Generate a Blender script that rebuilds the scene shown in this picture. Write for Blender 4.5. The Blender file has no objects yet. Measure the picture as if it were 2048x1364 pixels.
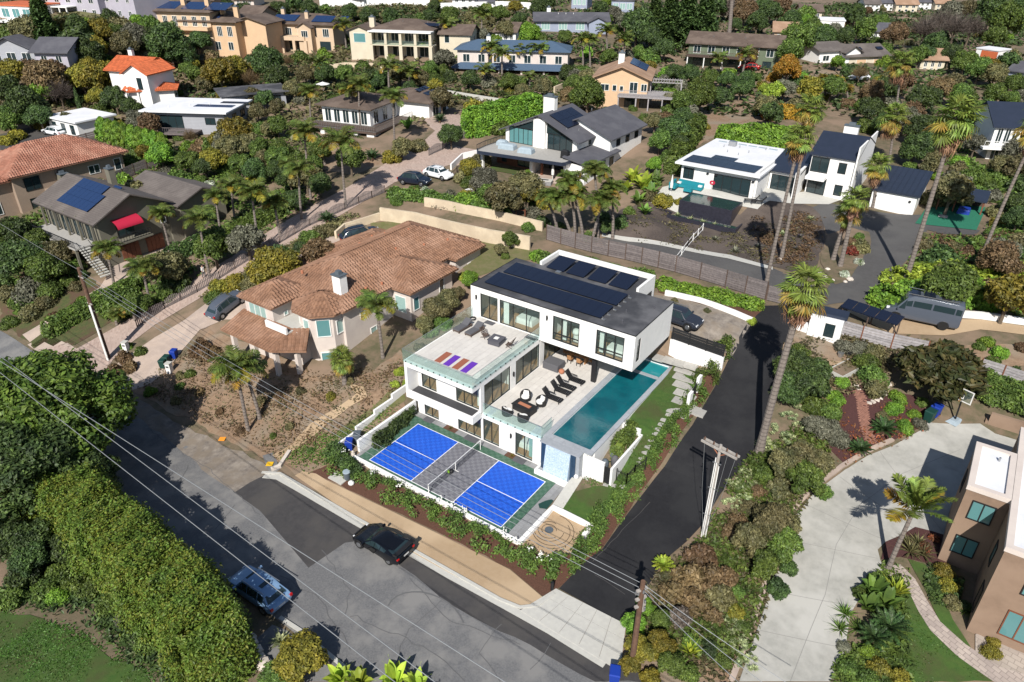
import bpy, math, random
import numpy as np
from mathutils import Matrix, Vector
R = math.radians
SC = bpy.context.scene
COL = SC.collection
random.seed(7)
# ---------------------------------------------------------------- camera
FPX = 1437.07166
CAM = np.array([36.1178982, -31.7625362, 38.4381442])
PITCH, YAW, ROLL = R(-30.0260664), R(-34.5126667), R(0.375100436)
_f = np.array([math.sin(YAW)*math.cos(PITCH), math.cos(YAW)*math.cos(PITCH), math.sin(PITCH)])
_r = np.array([math.cos(YAW), -math.sin(YAW), 0.0]); _u = np.cross(_r, _f)
_r2 = _r*math.cos(ROLL)+_u*math.sin(ROLL); _u2 = -_r*math.sin(ROLL)+_u*math.cos(ROLL)
CM = np.array([_r2, _u2, _f])
cd = bpy.data.cameras.new('camera'); cam = bpy.data.objects.new('camera', cd); COL.objects.link(cam)
cd.sensor_width = 36; cd.lens = FPX/2048*36; cd.clip_start = .5; cd.clip_end = 6000
mw = Matrix.Identity(4)
for i in range(3):
    mw[i][0] = _r2[i]; mw[i][1] = _u2[i]; mw[i][2] = -_f[i]; mw[i][3] = CAM[i]
cam.matrix_world = mw; SC.camera = cam
# ---------------------------------------------------------------- sky and sun
SUN_EL = 41; SUNX, SUNY = .37, -.929          # horizontal direction towards the sun
W = bpy.data.worlds.new('World'); SC.world = W; W.use_nodes = True
nt = W.node_tree; sky = nt.nodes.new('ShaderNodeTexSky'); sky.sky_type = 'NISHITA'; sky.sun_disc = False
sky.sun_elevation = R(SUN_EL); sky.sun_rotation = math.atan2(SUNX, SUNY)
sky.altitude = 60; sky.air_density = 1.0; sky.dust_density = .6
bg = nt.nodes['Background']; nt.links.new(sky.outputs[0], bg.inputs[0]); bg.inputs[1].default_value = .075
sl = bpy.data.lights.new('sun', 'SUN'); sl.energy = 5.0; sl.angle = R(.5); sl.color = (1, .955, .88)
so = bpy.data.objects.new('sun', sl); COL.objects.link(so)
_h = math.hypot(SUNX, SUNY); _c = math.cos(R(SUN_EL))
so.rotation_euler = Vector((SUNX/_h*_c, SUNY/_h*_c, math.sin(R(SUN_EL)))).to_track_quat('Z', 'Y').to_euler()
so.location = (60, -90, 90)
SC.view_settings.view_transform = 'Standard'; SC.view_settings.look = 'None'
SC.view_settings.exposure = 0.3; SC.view_settings.gamma = 1
SC.cycles.max_bounces = 6; SC.cycles.diffuse_bounces = 2; SC.cycles.glossy_bounces = 2
SC.cycles.transmission_bounces = 3; SC.cycles.transparent_max_bounces = 10
SC.cycles.caustics_reflective = False; SC.cycles.caustics_refractive = False
# ---------------------------------------------------------------- materials
MATS = {}
def _n(t, k, **kw):
    n = t.nodes.new(k)
    for a, b in kw.items(): setattr(n, a, b)
    return n
def mixc(t, f, a, b, bt='MIX'):
    m = _n(t, 'ShaderNodeMix', data_type='RGBA', blend_type=bt)
    for s, v in ((m.inputs[0], f), (m.inputs[6], a), (m.inputs[7], b)):
        if isinstance(v, bpy.types.NodeSocket): t.links.new(v, s)
        elif isinstance(v, (int, float)): s.default_value = v
        else: s.default_value = (*v[:3], 1)
    return m.outputs[2]
def ramp(t, src, a, b):
    r = _n(t, 'ShaderNodeMapRange'); t.links.new(src, r.inputs[0]); r.inputs[1].default_value = a; r.inputs[2].default_value = b
    return r.outputs[0]
def noise(t, scale, detail=3, rough=.55, vec=None, dist=0):
    n = _n(t, 'ShaderNodeTexNoise'); n.inputs['Scale'].default_value = scale; n.inputs['Detail'].default_value = detail
    n.inputs['Roughness'].default_value = rough; n.inputs['Distortion'].default_value = dist
    t.links.new(vec if vec is not None else _n(t, 'ShaderNodeNewGeometry').outputs['Position'], n.inputs['Vector'])
    return n.outputs[0]
def mat(name, c, rough=.7, metal=0, c2=None, ns=1.5, c3=None, ns2=.15, bump=0, bs=20, spec=.4, stripe=None, obj=False, isl=0):
    """principled surface; c..c2 mottled at ns per metre, towards c3 in large patches; isl = per-piece brightness spread"""
    m = bpy.data.materials.new(name); m.use_nodes = True; t = m.node_tree; p = t.nodes['Principled BSDF']
    p.inputs['Roughness'].default_value = rough; p.inputs['Metallic'].default_value = metal
    p.inputs['Specular IOR Level'].default_value = spec
    col = None
    vec = _n(t, 'ShaderNodeTexCoord').outputs['Object'] if obj else None
    if c2 is not None: col = mixc(t, ramp(t, noise(t, ns, 5, .65, vec), .35, .65), c, c2)
    if c3 is not None: col = mixc(t, ramp(t, noise(t, ns2, 4, .6, vec), .45, .62), col if col is not None else c, c3)
    if stripe:
        ax, per, w, cs = stripe
        s = _n(t, 'ShaderNodeSeparateXYZ'); t.links.new(_n(t, 'ShaderNodeTexCoord').outputs['Object'], s.inputs[0])
        q = _n(t, 'ShaderNodeMath', operation='WRAP'); t.links.new(s.outputs[ax], q.inputs[0]); q.inputs[1].default_value = per; q.inputs[2].default_value = 0
        l = _n(t, 'ShaderNodeMath', operation='LESS_THAN'); t.links.new(q.outputs[0], l.inputs[0]); l.inputs[1].default_value = w
        col = mixc(t, l.outputs[0], col if col is not None else c, cs)
    if isl:
        g = _n(t, 'ShaderNodeObjectInfo') if isl < 0 else _n(t, 'ShaderNodeNewGeometry')
        src = g.outputs['Random'] if isl < 0 else g.outputs['Random Per Island']
        k = abs(isl); mr = _n(t, 'ShaderNodeMapRange'); t.links.new(src, mr.inputs[0]); mr.inputs[3].default_value = 1-k; mr.inputs[4].default_value = 1+k
        h = _n(t, 'ShaderNodeHueSaturation'); t.links.new(mr.outputs[0], h.inputs['Value'])
        if col is not None: t.links.new(col, h.inputs['Color'])
        else: h.inputs['Color'].default_value = (*c, 1)
        col = h.outputs[0]
    if col is not None: t.links.new(col, p.inputs['Base Color'])
    else: p.inputs['Base Color'].default_value = (*c, 1)
    if bump:
        b = _n(t, 'ShaderNodeBump'); b.inputs['Strength'].default_value = bump; b.inputs['Distance'].default_value = .05
        t.links.new(noise(t, bs, 4, .6, vec), b.inputs['Height']); t.links.new(b.outputs[0], p.inputs['Normal'])
    MATS[name] = m; return m
def leafmat(name, a, b, d=None, tr=.25, gloss=.5):
    """a..b per leaf, with larger drifts, some light through the leaf"""
    m = bpy.data.materials.new(name); m.use_nodes = True; t = m.node_tree; p = t.nodes['Principled BSDF']
    g = _n(t, 'ShaderNodeNewGeometry'); col = mixc(t, g.outputs['Random Per Island'], a, b)
    col = mixc(t, ramp(t, noise(t, .9, 3), .42, .68), col, d if d else a)
    oi = _n(t, 'ShaderNodeObjectInfo'); mr = _n(t, 'ShaderNodeMapRange'); t.links.new(oi.outputs['Random'], mr.inputs[0]); mr.inputs[3].default_value = .75; mr.inputs[4].default_value = 1.25
    wn = _n(t, 'ShaderNodeTexWhiteNoise', noise_dimensions='1D'); t.links.new(g.outputs['Random Per Island'], wn.inputs['W']); wr_ = _n(t, 'ShaderNodeMapRange'); t.links.new(wn.outputs['Value'], wr_.inputs[0]); wr_.inputs[3].default_value = .55; wr_.inputs[4].default_value = 1.5
    hv = _n(t, 'ShaderNodeHueSaturation'); t.links.new(wr_.outputs[0], hv.inputs['Value']); t.links.new(col, hv.inputs['Color']); col = hv.outputs[0]
    h = _n(t, 'ShaderNodeHueSaturation'); t.links.new(mr.outputs[0], h.inputs['Value']); t.links.new(col, h.inputs['Color'])
    mh = _n(t, 'ShaderNodeMapRange'); t.links.new(oi.outputs['Random'], mh.inputs[0]); mh.inputs[3].default_value = .485; mh.inputs[4].default_value = .515
    t.links.new(mh.outputs[0], h.inputs['Hue']); col = h.outputs[0]
    t.links.new(col, p.inputs['Base Color']); p.inputs['Roughness'].default_value = gloss; p.inputs['Specular IOR Level'].default_value = .3
    tl = _n(t, 'ShaderNodeBsdfTranslucent'); t.links.new(col, tl.inputs[0])
    mx = _n(t, 'ShaderNodeMixShader'); mx.inputs[0].default_value = tr
    t.links.new(p.outputs[0], mx.inputs[1]); t.links.new(tl.outputs[0], mx.inputs[2]); t.links.new(mx.outputs[0], t.nodes['Material Output'].inputs[0])
    MATS[name] = m; return m
def glassmat(name, tint, alpha, rough=.02):
    m = bpy.data.materials.new(name); m.use_nodes = True; t = m.node_tree
    t.nodes.remove(t.nodes['Principled BSDF'])
    tr = _n(t, 'ShaderNodeBsdfTransparent'); tr.inputs[0].default_value = (*tint, 1)
    gl = _n(t, 'ShaderNodeBsdfGlossy'); gl.inputs[0].default_value = (.9, .95, .95, 1); gl.inputs['Roughness'].default_value = rough
    df = _n(t, 'ShaderNodeBsdfDiffuse'); df.inputs[0].default_value = (.55, .75, .70, 1)
    lw = _n(t, 'ShaderNodeLayerWeight'); pw = _n(t, 'ShaderNodeMath', operation='POWER'); t.links.new(lw.outputs['Facing'], pw.inputs[0]); pw.inputs[1].default_value = 4
    fr = _n(t, 'ShaderNodeMath', operation='MULTIPLY_ADD'); t.links.new(pw.outputs[0], fr.inputs[0]); fr.inputs[1].default_value = .6; fr.inputs[2].default_value = .05
    m1 = _n(t, 'ShaderNodeMixShader'); m1.inputs[0].default_value = alpha; t.links.new(tr.outputs[0], m1.inputs[1]); t.links.new(df.outputs[0], m1.inputs[2])
    m2 = _n(t, 'ShaderNodeMixShader'); t.links.new(fr.outputs[0], m2.inputs[0]); t.links.new(m1.outputs[0], m2.inputs[1]); t.links.new(gl.outputs[0], m2.inputs[2])
    t.links.new(m2.outputs[0], t.nodes['Material Output'].inputs[0]); MATS[name] = m; return m
# ground and paving
mat('scrub_soil', (.17,.125,.085), .95, c2=(.09,.085,.045), ns=1.2, c3=(.24,.17,.12), ns2=.12, bump=.6, bs=5)
mat('dry_soil', (.28,.19,.125), .95, c2=(.19,.125,.08), ns=2.2, c3=(.24,.19,.14), ns2=.3, bump=.7, bs=6)
mat('brown_mulch', (.13,.062,.04), .95, c2=(.075,.035,.022), ns=14, bump=.8, bs=25)
mat('red_mulch', (.085,.035,.032), .95, c2=(.05,.02,.02), ns=14, bump=.8, bs=25)
mat('grey_mulch', (.10,.078,.066), .95, c2=(.05,.04,.036), ns=9, c3=(.12,.095,.08), bump=.8, bs=16)
mat('tan_gravel', (.38,.275,.175), .95, c2=(.36,.255,.155), ns=3, c3=(.46,.34,.22), bump=.4, bs=40)
mat('old_asphalt', (.165,.165,.168), .9, c2=(.115,.115,.12), ns=9, c3=(.205,.20,.195), ns2=.45, bump=.3, bs=40)
mat('dark_asphalt', (.045,.043,.045), .85, c2=(.058,.055,.056), ns=2.5, c3=(.07,.065,.062), ns2=.3, bump=.3, bs=40)
mat('new_asphalt', (.016,.016,.018), .75, c2=(.020,.020,.023), ns=5, c3=(.026,.026,.028), ns2=.35, bump=.3, bs=50, spec=.25)
mat('grey_asphalt', (.085,.082,.083), .9, c2=(.072,.07,.07), ns=2, c3=(.10,.097,.095), bump=.3, bs=40)
mat('street_dirt', (.27,.235,.20), .95, c2=(.14,.12,.105), ns=1.3, c3=(.20,.165,.13), ns2=.6, bump=.3)
mat('concrete', (.37,.36,.33), .85, c2=(.30,.295,.27), ns=1.6, c3=(.42,.41,.38), ns2=.3, bump=.15)
mat('pale_concrete', (.50,.49,.45), .85, c2=(.45,.44,.41), ns=3, bump=.15)
mat('pink_concrete', (.46,.37,.31), .85, c2=(.41,.325,.27), ns=1.1, c3=(.36,.29,.25), ns2=.4, bump=.15)
mat('deck_tile', (.62,.59,.55), .6, c2=(.56,.53,.50), ns=2.5, isl=-.05)
mat('grey_tile', (.27,.27,.275), .7, c2=(.23,.23,.235), ns=3, isl=-.1)
mat('stepping', (.40,.385,.36), .8, c2=(.34,.33,.31), ns=3, isl=-.08)
mat('coping', (.36,.38,.41), .6, c2=(.30,.32,.35), ns=3, isl=-.08)
mat('cream_wall', (.62,.52,.38), .85, c2=(.56,.46,.33), ns=1.2, c3=(.50,.41,.30), ns2=.3)
mat('white_paint', (.80,.79,.77), .6, c2=(.77,.76,.74), ns=1.2)
mat('white_stucco', (.80,.79,.78), .8, c2=(.74,.735,.72), ns=.7, c3=(.80,.79,.775), ns2=1.7, bump=.1, bs=30)
mat('pink_stucco', (.62,.55,.50), .9, c2=(.56,.49,.45), ns=.9, bump=.1)
mat('tan_stucco', (.33,.25,.19), .9, c2=(.29,.22,.17), ns=.8, bump=.1)
mat('cream_stucco', (.60,.54,.42), .9, c2=(.55,.49,.38), ns=.8)
mat('peach_stucco', (.62,.43,.27), .9, c2=(.56,.39,.25), ns=.8)
mat('beige_stucco', (.58,.44,.31), .9, c2=(.53,.40,.28), ns=.8)
mat('lilac_stucco', (.42,.40,.46), .9, c2=(.38,.36,.42), ns=.8)
mat('bluegrey_siding', (.30,.34,.44), .8, c2=(.27,.31,.40), ns=.8, stripe=(2,.22,.03,(.18,.2,.27)))
mat('brown_stucco', (.25,.17,.12), .9, c2=(.20,.135,.095), ns=1.6, c3=(.28,.195,.14), bump=.15)
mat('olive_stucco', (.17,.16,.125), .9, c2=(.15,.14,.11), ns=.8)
mat('grey_siding', (.36,.37,.40), .8, c2=(.33,.34,.37), ns=.8, stripe=(2,.25,.03,(.2,.2,.22)))
mat('green_siding', (.13,.16,.11), .9, c2=(.11,.14,.09), ns=1)
mat('shade_blue_stucco', (.55,.56,.62), .9)
mat('roof_clay', (.27,.145,.088), .8, c2=(.18,.095,.058), ns=1.5, c3=(.31,.18,.12), ns2=.4, isl=.12)
mat('roof_clay_pale', (.31,.135,.09), .8, c2=(.24,.10,.065), ns=1.5, c3=(.36,.18,.125), ns2=.5, isl=.14)
mat('roof_orange', (.52,.13,.05), .8, c2=(.45,.11,.04), ns=1.5, isl=.2)
mat('roof_shingle', (.125,.108,.10), .95, c2=(.10,.085,.08), ns=4, c3=(.15,.13,.12), ns2=.4, stripe=(1,.28,.03,(.07,.06,.055)))
mat('roof_grey', (.085,.085,.10), .95, c2=(.07,.07,.085), ns=4, c3=(.10,.10,.115), ns2=.4)
mat('roof_brown', (.11,.08,.065), .95, c2=(.085,.062,.05), ns=4, c3=(.14,.105,.085), ns2=.4)
mat('roof_tan', (.32,.20,.13), .95, c2=(.27,.17,.11), ns=4, c3=(.36,.235,.16), ns2=.4)
mat('roof_blue', (.06,.10,.16), .6, c2=(.075,.115,.175), ns=2)
mat('roof_slate', (.05,.052,.06), .95, c2=(.04,.042,.05), ns=1.2, c3=(.12,.12,.13), ns2=.22)
mat('roof_metal', (.035,.045,.075), .45, metal=.3, c2=(.03,.04,.065), ns=1)
mat('roof_white', (.72,.73,.76), .7, c2=(.64,.65,.69), ns=1.2, c3=(.76,.76,.78), ns2=.3)
mat('solar', (.010,.014,.030), .25, spec=.6)
mat('solar_blue', (.015,.035,.10), .25, spec=.6)
mat('solar_line', (.30,.32,.36), .5, metal=.5)
mat('frame_black', (.018,.018,.02), .5)
mat('frame_white', (.75,.75,.73), .6)
mat('dark_metal', (.03,.03,.033), .45, metal=.3)
mat('steel', (.45,.46,.47), .35, metal=.8)
mat('glass_dark', (.02,.035,.04), .06, spec=.8)
mat('glass_teal', (.10,.24,.25), .1, spec=.7)
mat('glass_pale', (.28,.42,.40), .1, spec=.7)
glassmat('glass_clear', (.80,.90,.87), .06)
glassmat('glass_rail', (.90,.97,.96), .03)
mat('court_blue', (.012,.105,.62), .55, stripe=None, c2=(.014,.12,.70), ns=6)
mat('court_grey', (.17,.17,.19), .6)
mat('court_green', (.055,.125,.085), .6)
mat('line_white', (.82,.82,.82), .5)
mat('fountain_mosaic', (.30,.42,.56), .4, c2=(.56,.64,.72), ns=9)
mat('pool_tile', (.30,.62,.66), .5, c2=(.25,.55,.60), ns=1)
mat('navy_tile', (.02,.045,.085), .3, c2=(.03,.06,.11), ns=6)
mat('black_tile', (.022,.022,.032), .3, c2=(.035,.035,.05), ns=5)
mat('wood_weathered', (.19,.165,.16), .9, c2=(.13,.11,.11), ns=4, isl=-.18)
mat('wood_grey_pale', (.36,.34,.35), .9, c2=(.25,.235,.24), ns=4, isl=-.18)
mat('wood_dark', (.11,.075,.06), .9, c2=(.08,.055,.045), ns=4, isl=-.15)
mat('wood_red', (.20,.075,.04), .7, c2=(.15,.055,.03), ns=3)
mat('wood_warm', (.38,.20,.09), .6, c2=(.30,.15,.07), ns=4)
mat('pole_wood', (.15,.085,.055), .9, c2=(.09,.05,.035), ns=3)
mat('pole_grey', (.40,.37,.34), .9, c2=(.28,.255,.235), ns=3)
mat('wire', (.30,.31,.32), .5, metal=.4)
mat('black_plastic', (.015,.015,.017), .5)
mat('black_wicker', (.02,.019,.02), .7)
mat('cushion_white', (.72,.71,.69), .9)
mat('cushion_grey', (.10,.10,.11), .9)
mat('cover_grey', (.33,.40,.45), .9, c2=(.28,.34,.39), ns=3)
mat('teal_cushion', (.01,.21,.26), .8)
mat('red_cloth', (.42,.012,.045), .8)
mat('orange_cloth', (.8,.3,.03), .8)
mat('purple_mat', (.12,.03,.38), .8)
mat('rust_mat', (.30,.10,.06), .8)
mat('bin_blue', (.01,.04,.30), .5)
mat('bin_green', (.012,.05,.04), .5)
mat('bin_grey', (.09,.11,.13), .5)
mat('terracotta', (.40,.16,.09), .8)
mat('stone_white', (.62,.56,.50), .9, c2=(.5,.44,.38), ns=6, isl=-.12)
mat('stone_dark', (.08,.08,.085), .9, c2=(.03,.03,.035), ns=20, bump=.8)
mat('brick_red', (.30,.15,.11), .9, c2=(.24,.12,.09), ns=5, isl=-.15)
mat('turf_green', (.02,.17,.10), .95, c2=(.018,.14,.085), ns=4)
mat('yellow_thing', (.75,.45,.02), .6)
mat('lime_thing', (.30,.62,.03), .6)
mat('skin', (.45,.26,.18), .6)
mat('skirt_brown', (.20,.125,.075), .95, isl=.3)
mat('bark', (.15,.115,.085), .95, c2=(.09,.07,.05), ns=6)
mat('bark_grey', (.25,.22,.195), .95, c2=(.17,.15,.135), ns=5)
mat('palm_bark', (.24,.205,.18), .95, c2=(.16,.135,.12), ns=6, stripe=(2,.35,.09,(.12,.10,.09)), bump=.5, bs=12)
mat('flower_white', (.75,.75,.70), .8)
for nm, c in dict(car_black=(.006,.007,.010), car_darkblue=(.012,.018,.035), car_white=(.75,.77,.80), car_bluegrey=(.09,.105,.135), car_lightblue=(.20,.33,.52), car_silverblue=(.16,.20,.27), car_red=(.35,.02,.02), car_charcoal=(.03,.035,.05)).items(): mat(nm, c, .22, spec=.7, metal=.15 if 'white' not in nm else 0)
mat('tyre', (.012,.012,.012), .9); mat('rim', (.35,.36,.38), .3, metal=.8); mat('lamp_red', (.45,.01,.01), .3); mat('lamp_clear', (.7,.72,.75), .15)
# leaves
leafmat('leaf_dark', (.046,.079,.027), (.106,.161,.041), (.034,.056,.023))
leafmat('leaf_mid', (.076,.128,.027), (.160,.225,.045), (.059,.098,.024))
leafmat('leaf_bright', (.126,.240,.027), (.235,.360,.045), (.084,.165,.024))
leafmat('leaf_yellow', (.175,.156,.024), (.296,.240,.036), (.108,.114,.024))
leafmat('leaf_hedge', (.17,.17,.025), (.12,.205,.032), (.08,.14,.022))
leafmat('leaf_tree', (.08,.145,.024), (.15,.22,.036), (.05,.10,.018))
leafmat('leaf_lime', (.228,.300,.036), (.376,.432,.060), (.148,.216,.030))
leafmat('leaf_olive', (.143,.128,.057), (.202,.180,.083), (.084,.090,.042))
leafmat('leaf_grey', (.134,.138,.096), (.202,.198,.144), (.094,.096,.066))
leafmat('leaf_brown', (.15,.095,.05), (.22,.15,.08), (.11,.08,.04))
leafmat('leaf_twig', (.085,.065,.055), (.13,.105,.09), (.06,.05,.042), tr=.05)
leafmat('leaf_orange', (.430,.180,.024), (.296,.192,.030), (.215,.144,.024))
leafmat('leaf_red', (.336,.060,.036), (.188,.084,.036), (.108,.072,.036))
leafmat('leaf_purple', (.134,.096,.156), (.094,.120,.060), (.081,.084,.060))
leafmat('leaf_agave', (.269,.312,.156), (.363,.384,.192), (.188,.240,.120), tr=.1)
leafmat('leaf_magnolia', (.047,.066,.022), (.148,.120,.042), (.027,.042,.014), gloss=.5)
leafmat('leaf_white', (.70,.70,.66), (.55,.60,.45), (.08,.13,.04))
leafmat('frond_green', (.081,.132,.030), (.148,.204,.042), (.121,.132,.030), tr=.3)
leafmat('frond_yellow', (.269,.204,.030), (.175,.180,.030), (.296,.180,.024), tr=.3)
leafmat('frond_fan', (.134,.204,.042), (.228,.288,.060), (.161,.192,.036), tr=.3)
leafmat('frond_orange', (.33,.23,.045), (.22,.23,.05), (.30,.18,.05), tr=.3)
leafmat('frond_dead', (.323,.180,.108), (.202,.114,.072), (.255,.144,.096), tr=.1)
leafmat('frond_cycad', (.027,.066,.022), (.067,.108,.030), (.027,.060,.018), tr=.15)
leafmat('banana_green', (.108,.204,.036), (.175,.264,.048), (.081,.144,.036), tr=.3)
leafmat('banana_lime', (.296,.396,.042), (.430,.456,.060), (.215,.312,.036), tr=.3)
leafmat('lawn_blades', (.04,.095,.015), (.075,.14,.023), (.048,.085,.015), tr=.2)
mat('road_mark', (.115,.115,.118), .9)
mat('slab_line', (.235,.23,.22), .9)
mat('lawn', (.04,.09,.015), .95, c2=(.06,.11,.02), ns=2.5, c3=(.06,.075,.022), ns2=.4, bump=.6, bs=30)
mat('dry_lawn', (.11,.12,.04), .95, c2=(.16,.14,.07), ns=1.5, bump=.5, bs=20)
mat('iceplant', (.05,.07,.022), .95, c2=(.085,.085,.03), ns=3, c3=(.09,.055,.035), ns2=.5, bump=.8, bs=8)

def bricks_mat(name, a, b, mo, w, h, rot=0, metres=1.0):
    m = mat(name, a, .9); t = m.node_tree; p = t.nodes['Principled BSDF']
    mp = _n(t, 'ShaderNodeMapping'); mp.inputs['Rotation'].default_value = (0, 0, rot)
    t.links.new(_n(t, 'ShaderNodeNewGeometry').outputs['Position'], mp.inputs[0])
    br = _n(t, 'ShaderNodeTexBrick'); t.links.new(mp.outputs[0], br.inputs[0])
    br.inputs['Color1'].default_value = (*a, 1); br.inputs['Color2'].default_value = (*b, 1); br.inputs['Mortar'].default_value = (*mo, 1)
    br.inputs['Scale'].default_value = 1; br.inputs['Brick Width'].default_value = w; br.inputs['Row Height'].default_value = h
    br.inputs['Mortar Size'].default_value = .02*metres; br.inputs['Bias'].default_value = 0
    c = mixc(t, ramp(t, noise(t, .8, 4), .35, .7), br.outputs[0], mo)
    c = mixc(t, .55, br.outputs[0], c); t.links.new(c, p.inputs['Base Color'])
    return m
bricks_mat('paver_pink', (.44,.33,.28), (.31,.22,.185), (.36,.29,.25), .42, .21, .6)
bricks_mat('paver_path', (.46,.39,.34), (.36,.30,.27), (.24,.20,.18), .45, .3, .4)
bricks_mat('paver_yard', (.42,.36,.31), (.34,.29,.25), (.26,.22,.19), .5, .33, .2)
def checker_mat(name, a, b, s):
    m = mat(name, a, .55); t = m.node_tree; p = t.nodes['Principled BSDF']
    ck = _n(t, 'ShaderNodeTexChecker'); t.links.new(_n(t, 'ShaderNodeNewGeometry').outputs['Position'], ck.inputs[0])
    ck.inputs[1].default_value = (*a, 1); ck.inputs[2].default_value = (*b, 1); ck.inputs[3].default_value = 1/s
    t.links.new(mixc(t, ramp(t, noise(t, 30, 3), .4, .6), ck.outputs[0], a), p.inputs['Base Color'])
checker_mat('court_blue', (.014,.085,.50), (.022,.135,.68), .305)
checker_mat('court_grey', (.145,.145,.165), (.235,.235,.255), .305)
checker_mat('court_green', (.05,.115,.075), (.10,.17,.125), .305)
# pool water
def water(name, tint, deep):
    m = bpy.data.materials.new(name); m.use_nodes = True; t = m.node_tree; p = t.nodes['Principled BSDF']
    t.links.new(mixc(t, ramp(t, noise(t, .5, 3), .4, .6), tint, deep), p.inputs['Base Color'])
    p.inputs['Roughness'].default_value = .04; p.inputs['Specular IOR Level'].default_value = .6
    b = _n(t, 'ShaderNodeBump'); b.inputs['Strength'].default_value = .25; b.inputs['Distance'].default_value = .06
    t.links.new(noise(t, 4, 4), b.inputs['Height']); t.links.new(b.outputs[0], p.inputs['Normal'])
    MATS[name] = m
water('pool_water', (.003,.078,.105), (.006,.115,.14)); water('spa_water', (.02,.25,.28), (.02,.22,.25)); water('dark_water', (.015,.035,.03), (.02,.05,.04))
# ---------------------------------------------------------------- mesh helpers
class MB:
    def __init__(s): s.v = []; s.f = []
    def quad(s, *p): n = len(s.v); s.v += [tuple(q) for q in p]; s.f.append(tuple(range(n, n+len(p)))); return s
    def hexa(s, b, t):
        """b, t: four points each, counter-clockwise seen from above"""
        n = len(s.v); s.v += [tuple(q) for q in b]+[tuple(q) for q in t]
        s.f += [(n+3,n+2,n+1,n), (n+4,n+5,n+6,n+7)]+[(n+i, n+(i+1)%4, n+4+(i+1)%4, n+4+i) for i in range(4)]; return s
    def box(s, x0, y0, z0, x1, y1, z1):
        return s.hexa([(x0,y0,z0),(x1,y0,z0),(x1,y1,z0),(x0,y1,z0)], [(x0,y0,z1),(x1,y0,z1),(x1,y1,z1),(x0,y1,z1)])
    def rbox(s, x, y, z0, w, d, h, a=0, tx=0, ty=0):
        """box centred on x,y turned by a; tx/ty shrink of the top"""
        c, q = math.cos(a), math.sin(a)
        P = lambda w, d, z: [(x+i*c-j*q, y+i*q+j*c, z) for i, j in ((-w/2,-d/2),(w/2,-d/2),(w/2,d/2),(-w/2,d/2))]
        return s.hexa(P(w, d, z0), P(w-tx, d-ty, z0+h))
    def bar(s, a, b, w, h=None):
        h = h or w; a = Vector(a); b = Vector(b); d = (b-a).normalized()
        up = Vector((0,0,1)) if abs(d.z) < .95 else Vector((1,0,0))
        r = d.cross(up).normalized()*w/2; u = r.cross(d).normalized()*h/2
        return s.hexa([a-r-u, b-r-u, b+r-u, a+r-u][::1], [a-r+u, b-r+u, b+r+u, a+r+u])
    def prism(s, pts, z0, z1):
        n = len(s.v); k = len(pts); s.v += [(p[0],p[1],z0) for p in pts]+[(p[0],p[1],z1) for p in pts]
        s.f.append(tuple(range(n+k-1, n-1, -1))); s.f.append(tuple(range(n+k, n+2*k)))
        s.f += [(n+i, n+(i+1)%k, n+k+(i+1)%k, n+k+i) for i in range(k)]; return s
    def tube(s, pts, rad, n=8, cap=True):
        pts = [Vector(p) for p in pts]; k = len(pts); base = len(s.v)
        rad = rad if hasattr(rad, '__len__') else [rad]*k
        for i, p in enumerate(pts):
            d = (pts[min(i+1,k-1)]-pts[max(i-1,0)]).normalized()
            up = Vector((0,0,1)) if abs(d.z) < .9 else Vector((1,0,0))
            a = d.cross(up).normalized(); b = a.cross(d).normalized()
            for j in range(n):
                t = 2*math.pi*j/n; s.v.append(tuple(p+(a*math.cos(t)+b*math.sin(t))*rad[i]))
        for i in range(k-1):
            for j in range(n):
                s.f.append((base+i*n+j, base+i*n+(j+1)%n, base+(i+1)*n+(j+1)%n, base+(i+1)*n+j))
        if cap: s.f.append(tuple(base+j for j in range(n))[::-1]); s.f.append(tuple(base+(k-1)*n+j for j in range(n)))
        return s
    def ball(s, c, r, n=8, m=5, sz=1):
        base = len(s.v)
        for i in range(m+1):
            t = math.pi*i/m
            for j in range(n):
                a = 2*math.pi*j/n; s.v.append((c[0]+r*math.sin(t)*math.cos(a), c[1]+r*math.sin(t)*math.sin(a), c[2]+r*sz*math.cos(t)))
        for i in range(m):
            for j in range(n): s.f.append((base+i*n+j, base+(i+1)*n+j, base+(i+1)*n+(j+1)%n, base+i*n+(j+1)%n))
        return s
    def mesh(s, name):
        me = bpy.data.meshes.new(name); me.from_pydata(s.v, [], s.f); return me
    def build(s, name, m=None, parent=None, off=None, smooth=False):
        o = obj(name, s.mesh(name), m, parent)
        if off is not None: o.location = -Vector(off)
        if smooth: o.data.shade_smooth()
        return o
def obj(name, me, m=None, parent=None, loc=None, rz=0):
    o = bpy.data.objects.new(name, me); COL.objects.link(o)
    if m is not None and not me.materials: me.materials.append(MATS[m] if isinstance(m, str) else m)
    if parent is not None: o.parent = parent
    if loc is not None: o.location = loc
    if rz: o.rotation_euler.z = rz
    return o
def setmat(o, m):
    """object-level material on shared mesh data"""
    if not o.data.materials: o.data.materials.append(None)
    o.material_slots[0].link = 'OBJECT'; o.material_slots[0].material = MATS[m]
def tag(o, label=None, cat=None, group=None, kind=None):
    if label: o['label'] = label
    if cat: o['category'] = cat
    if group: o['group'] = group
    if kind: o['kind'] = kind
    return o
def thing(name, label, cat, loc=(0,0,0), rz=0, group=None):
    o = bpy.data.objects.new(name, None); COL.objects.link(o); o.location = loc; o.rotation_euler.z = rz
    o.empty_display_size = .3
    return tag(o, label, cat, group)
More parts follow.
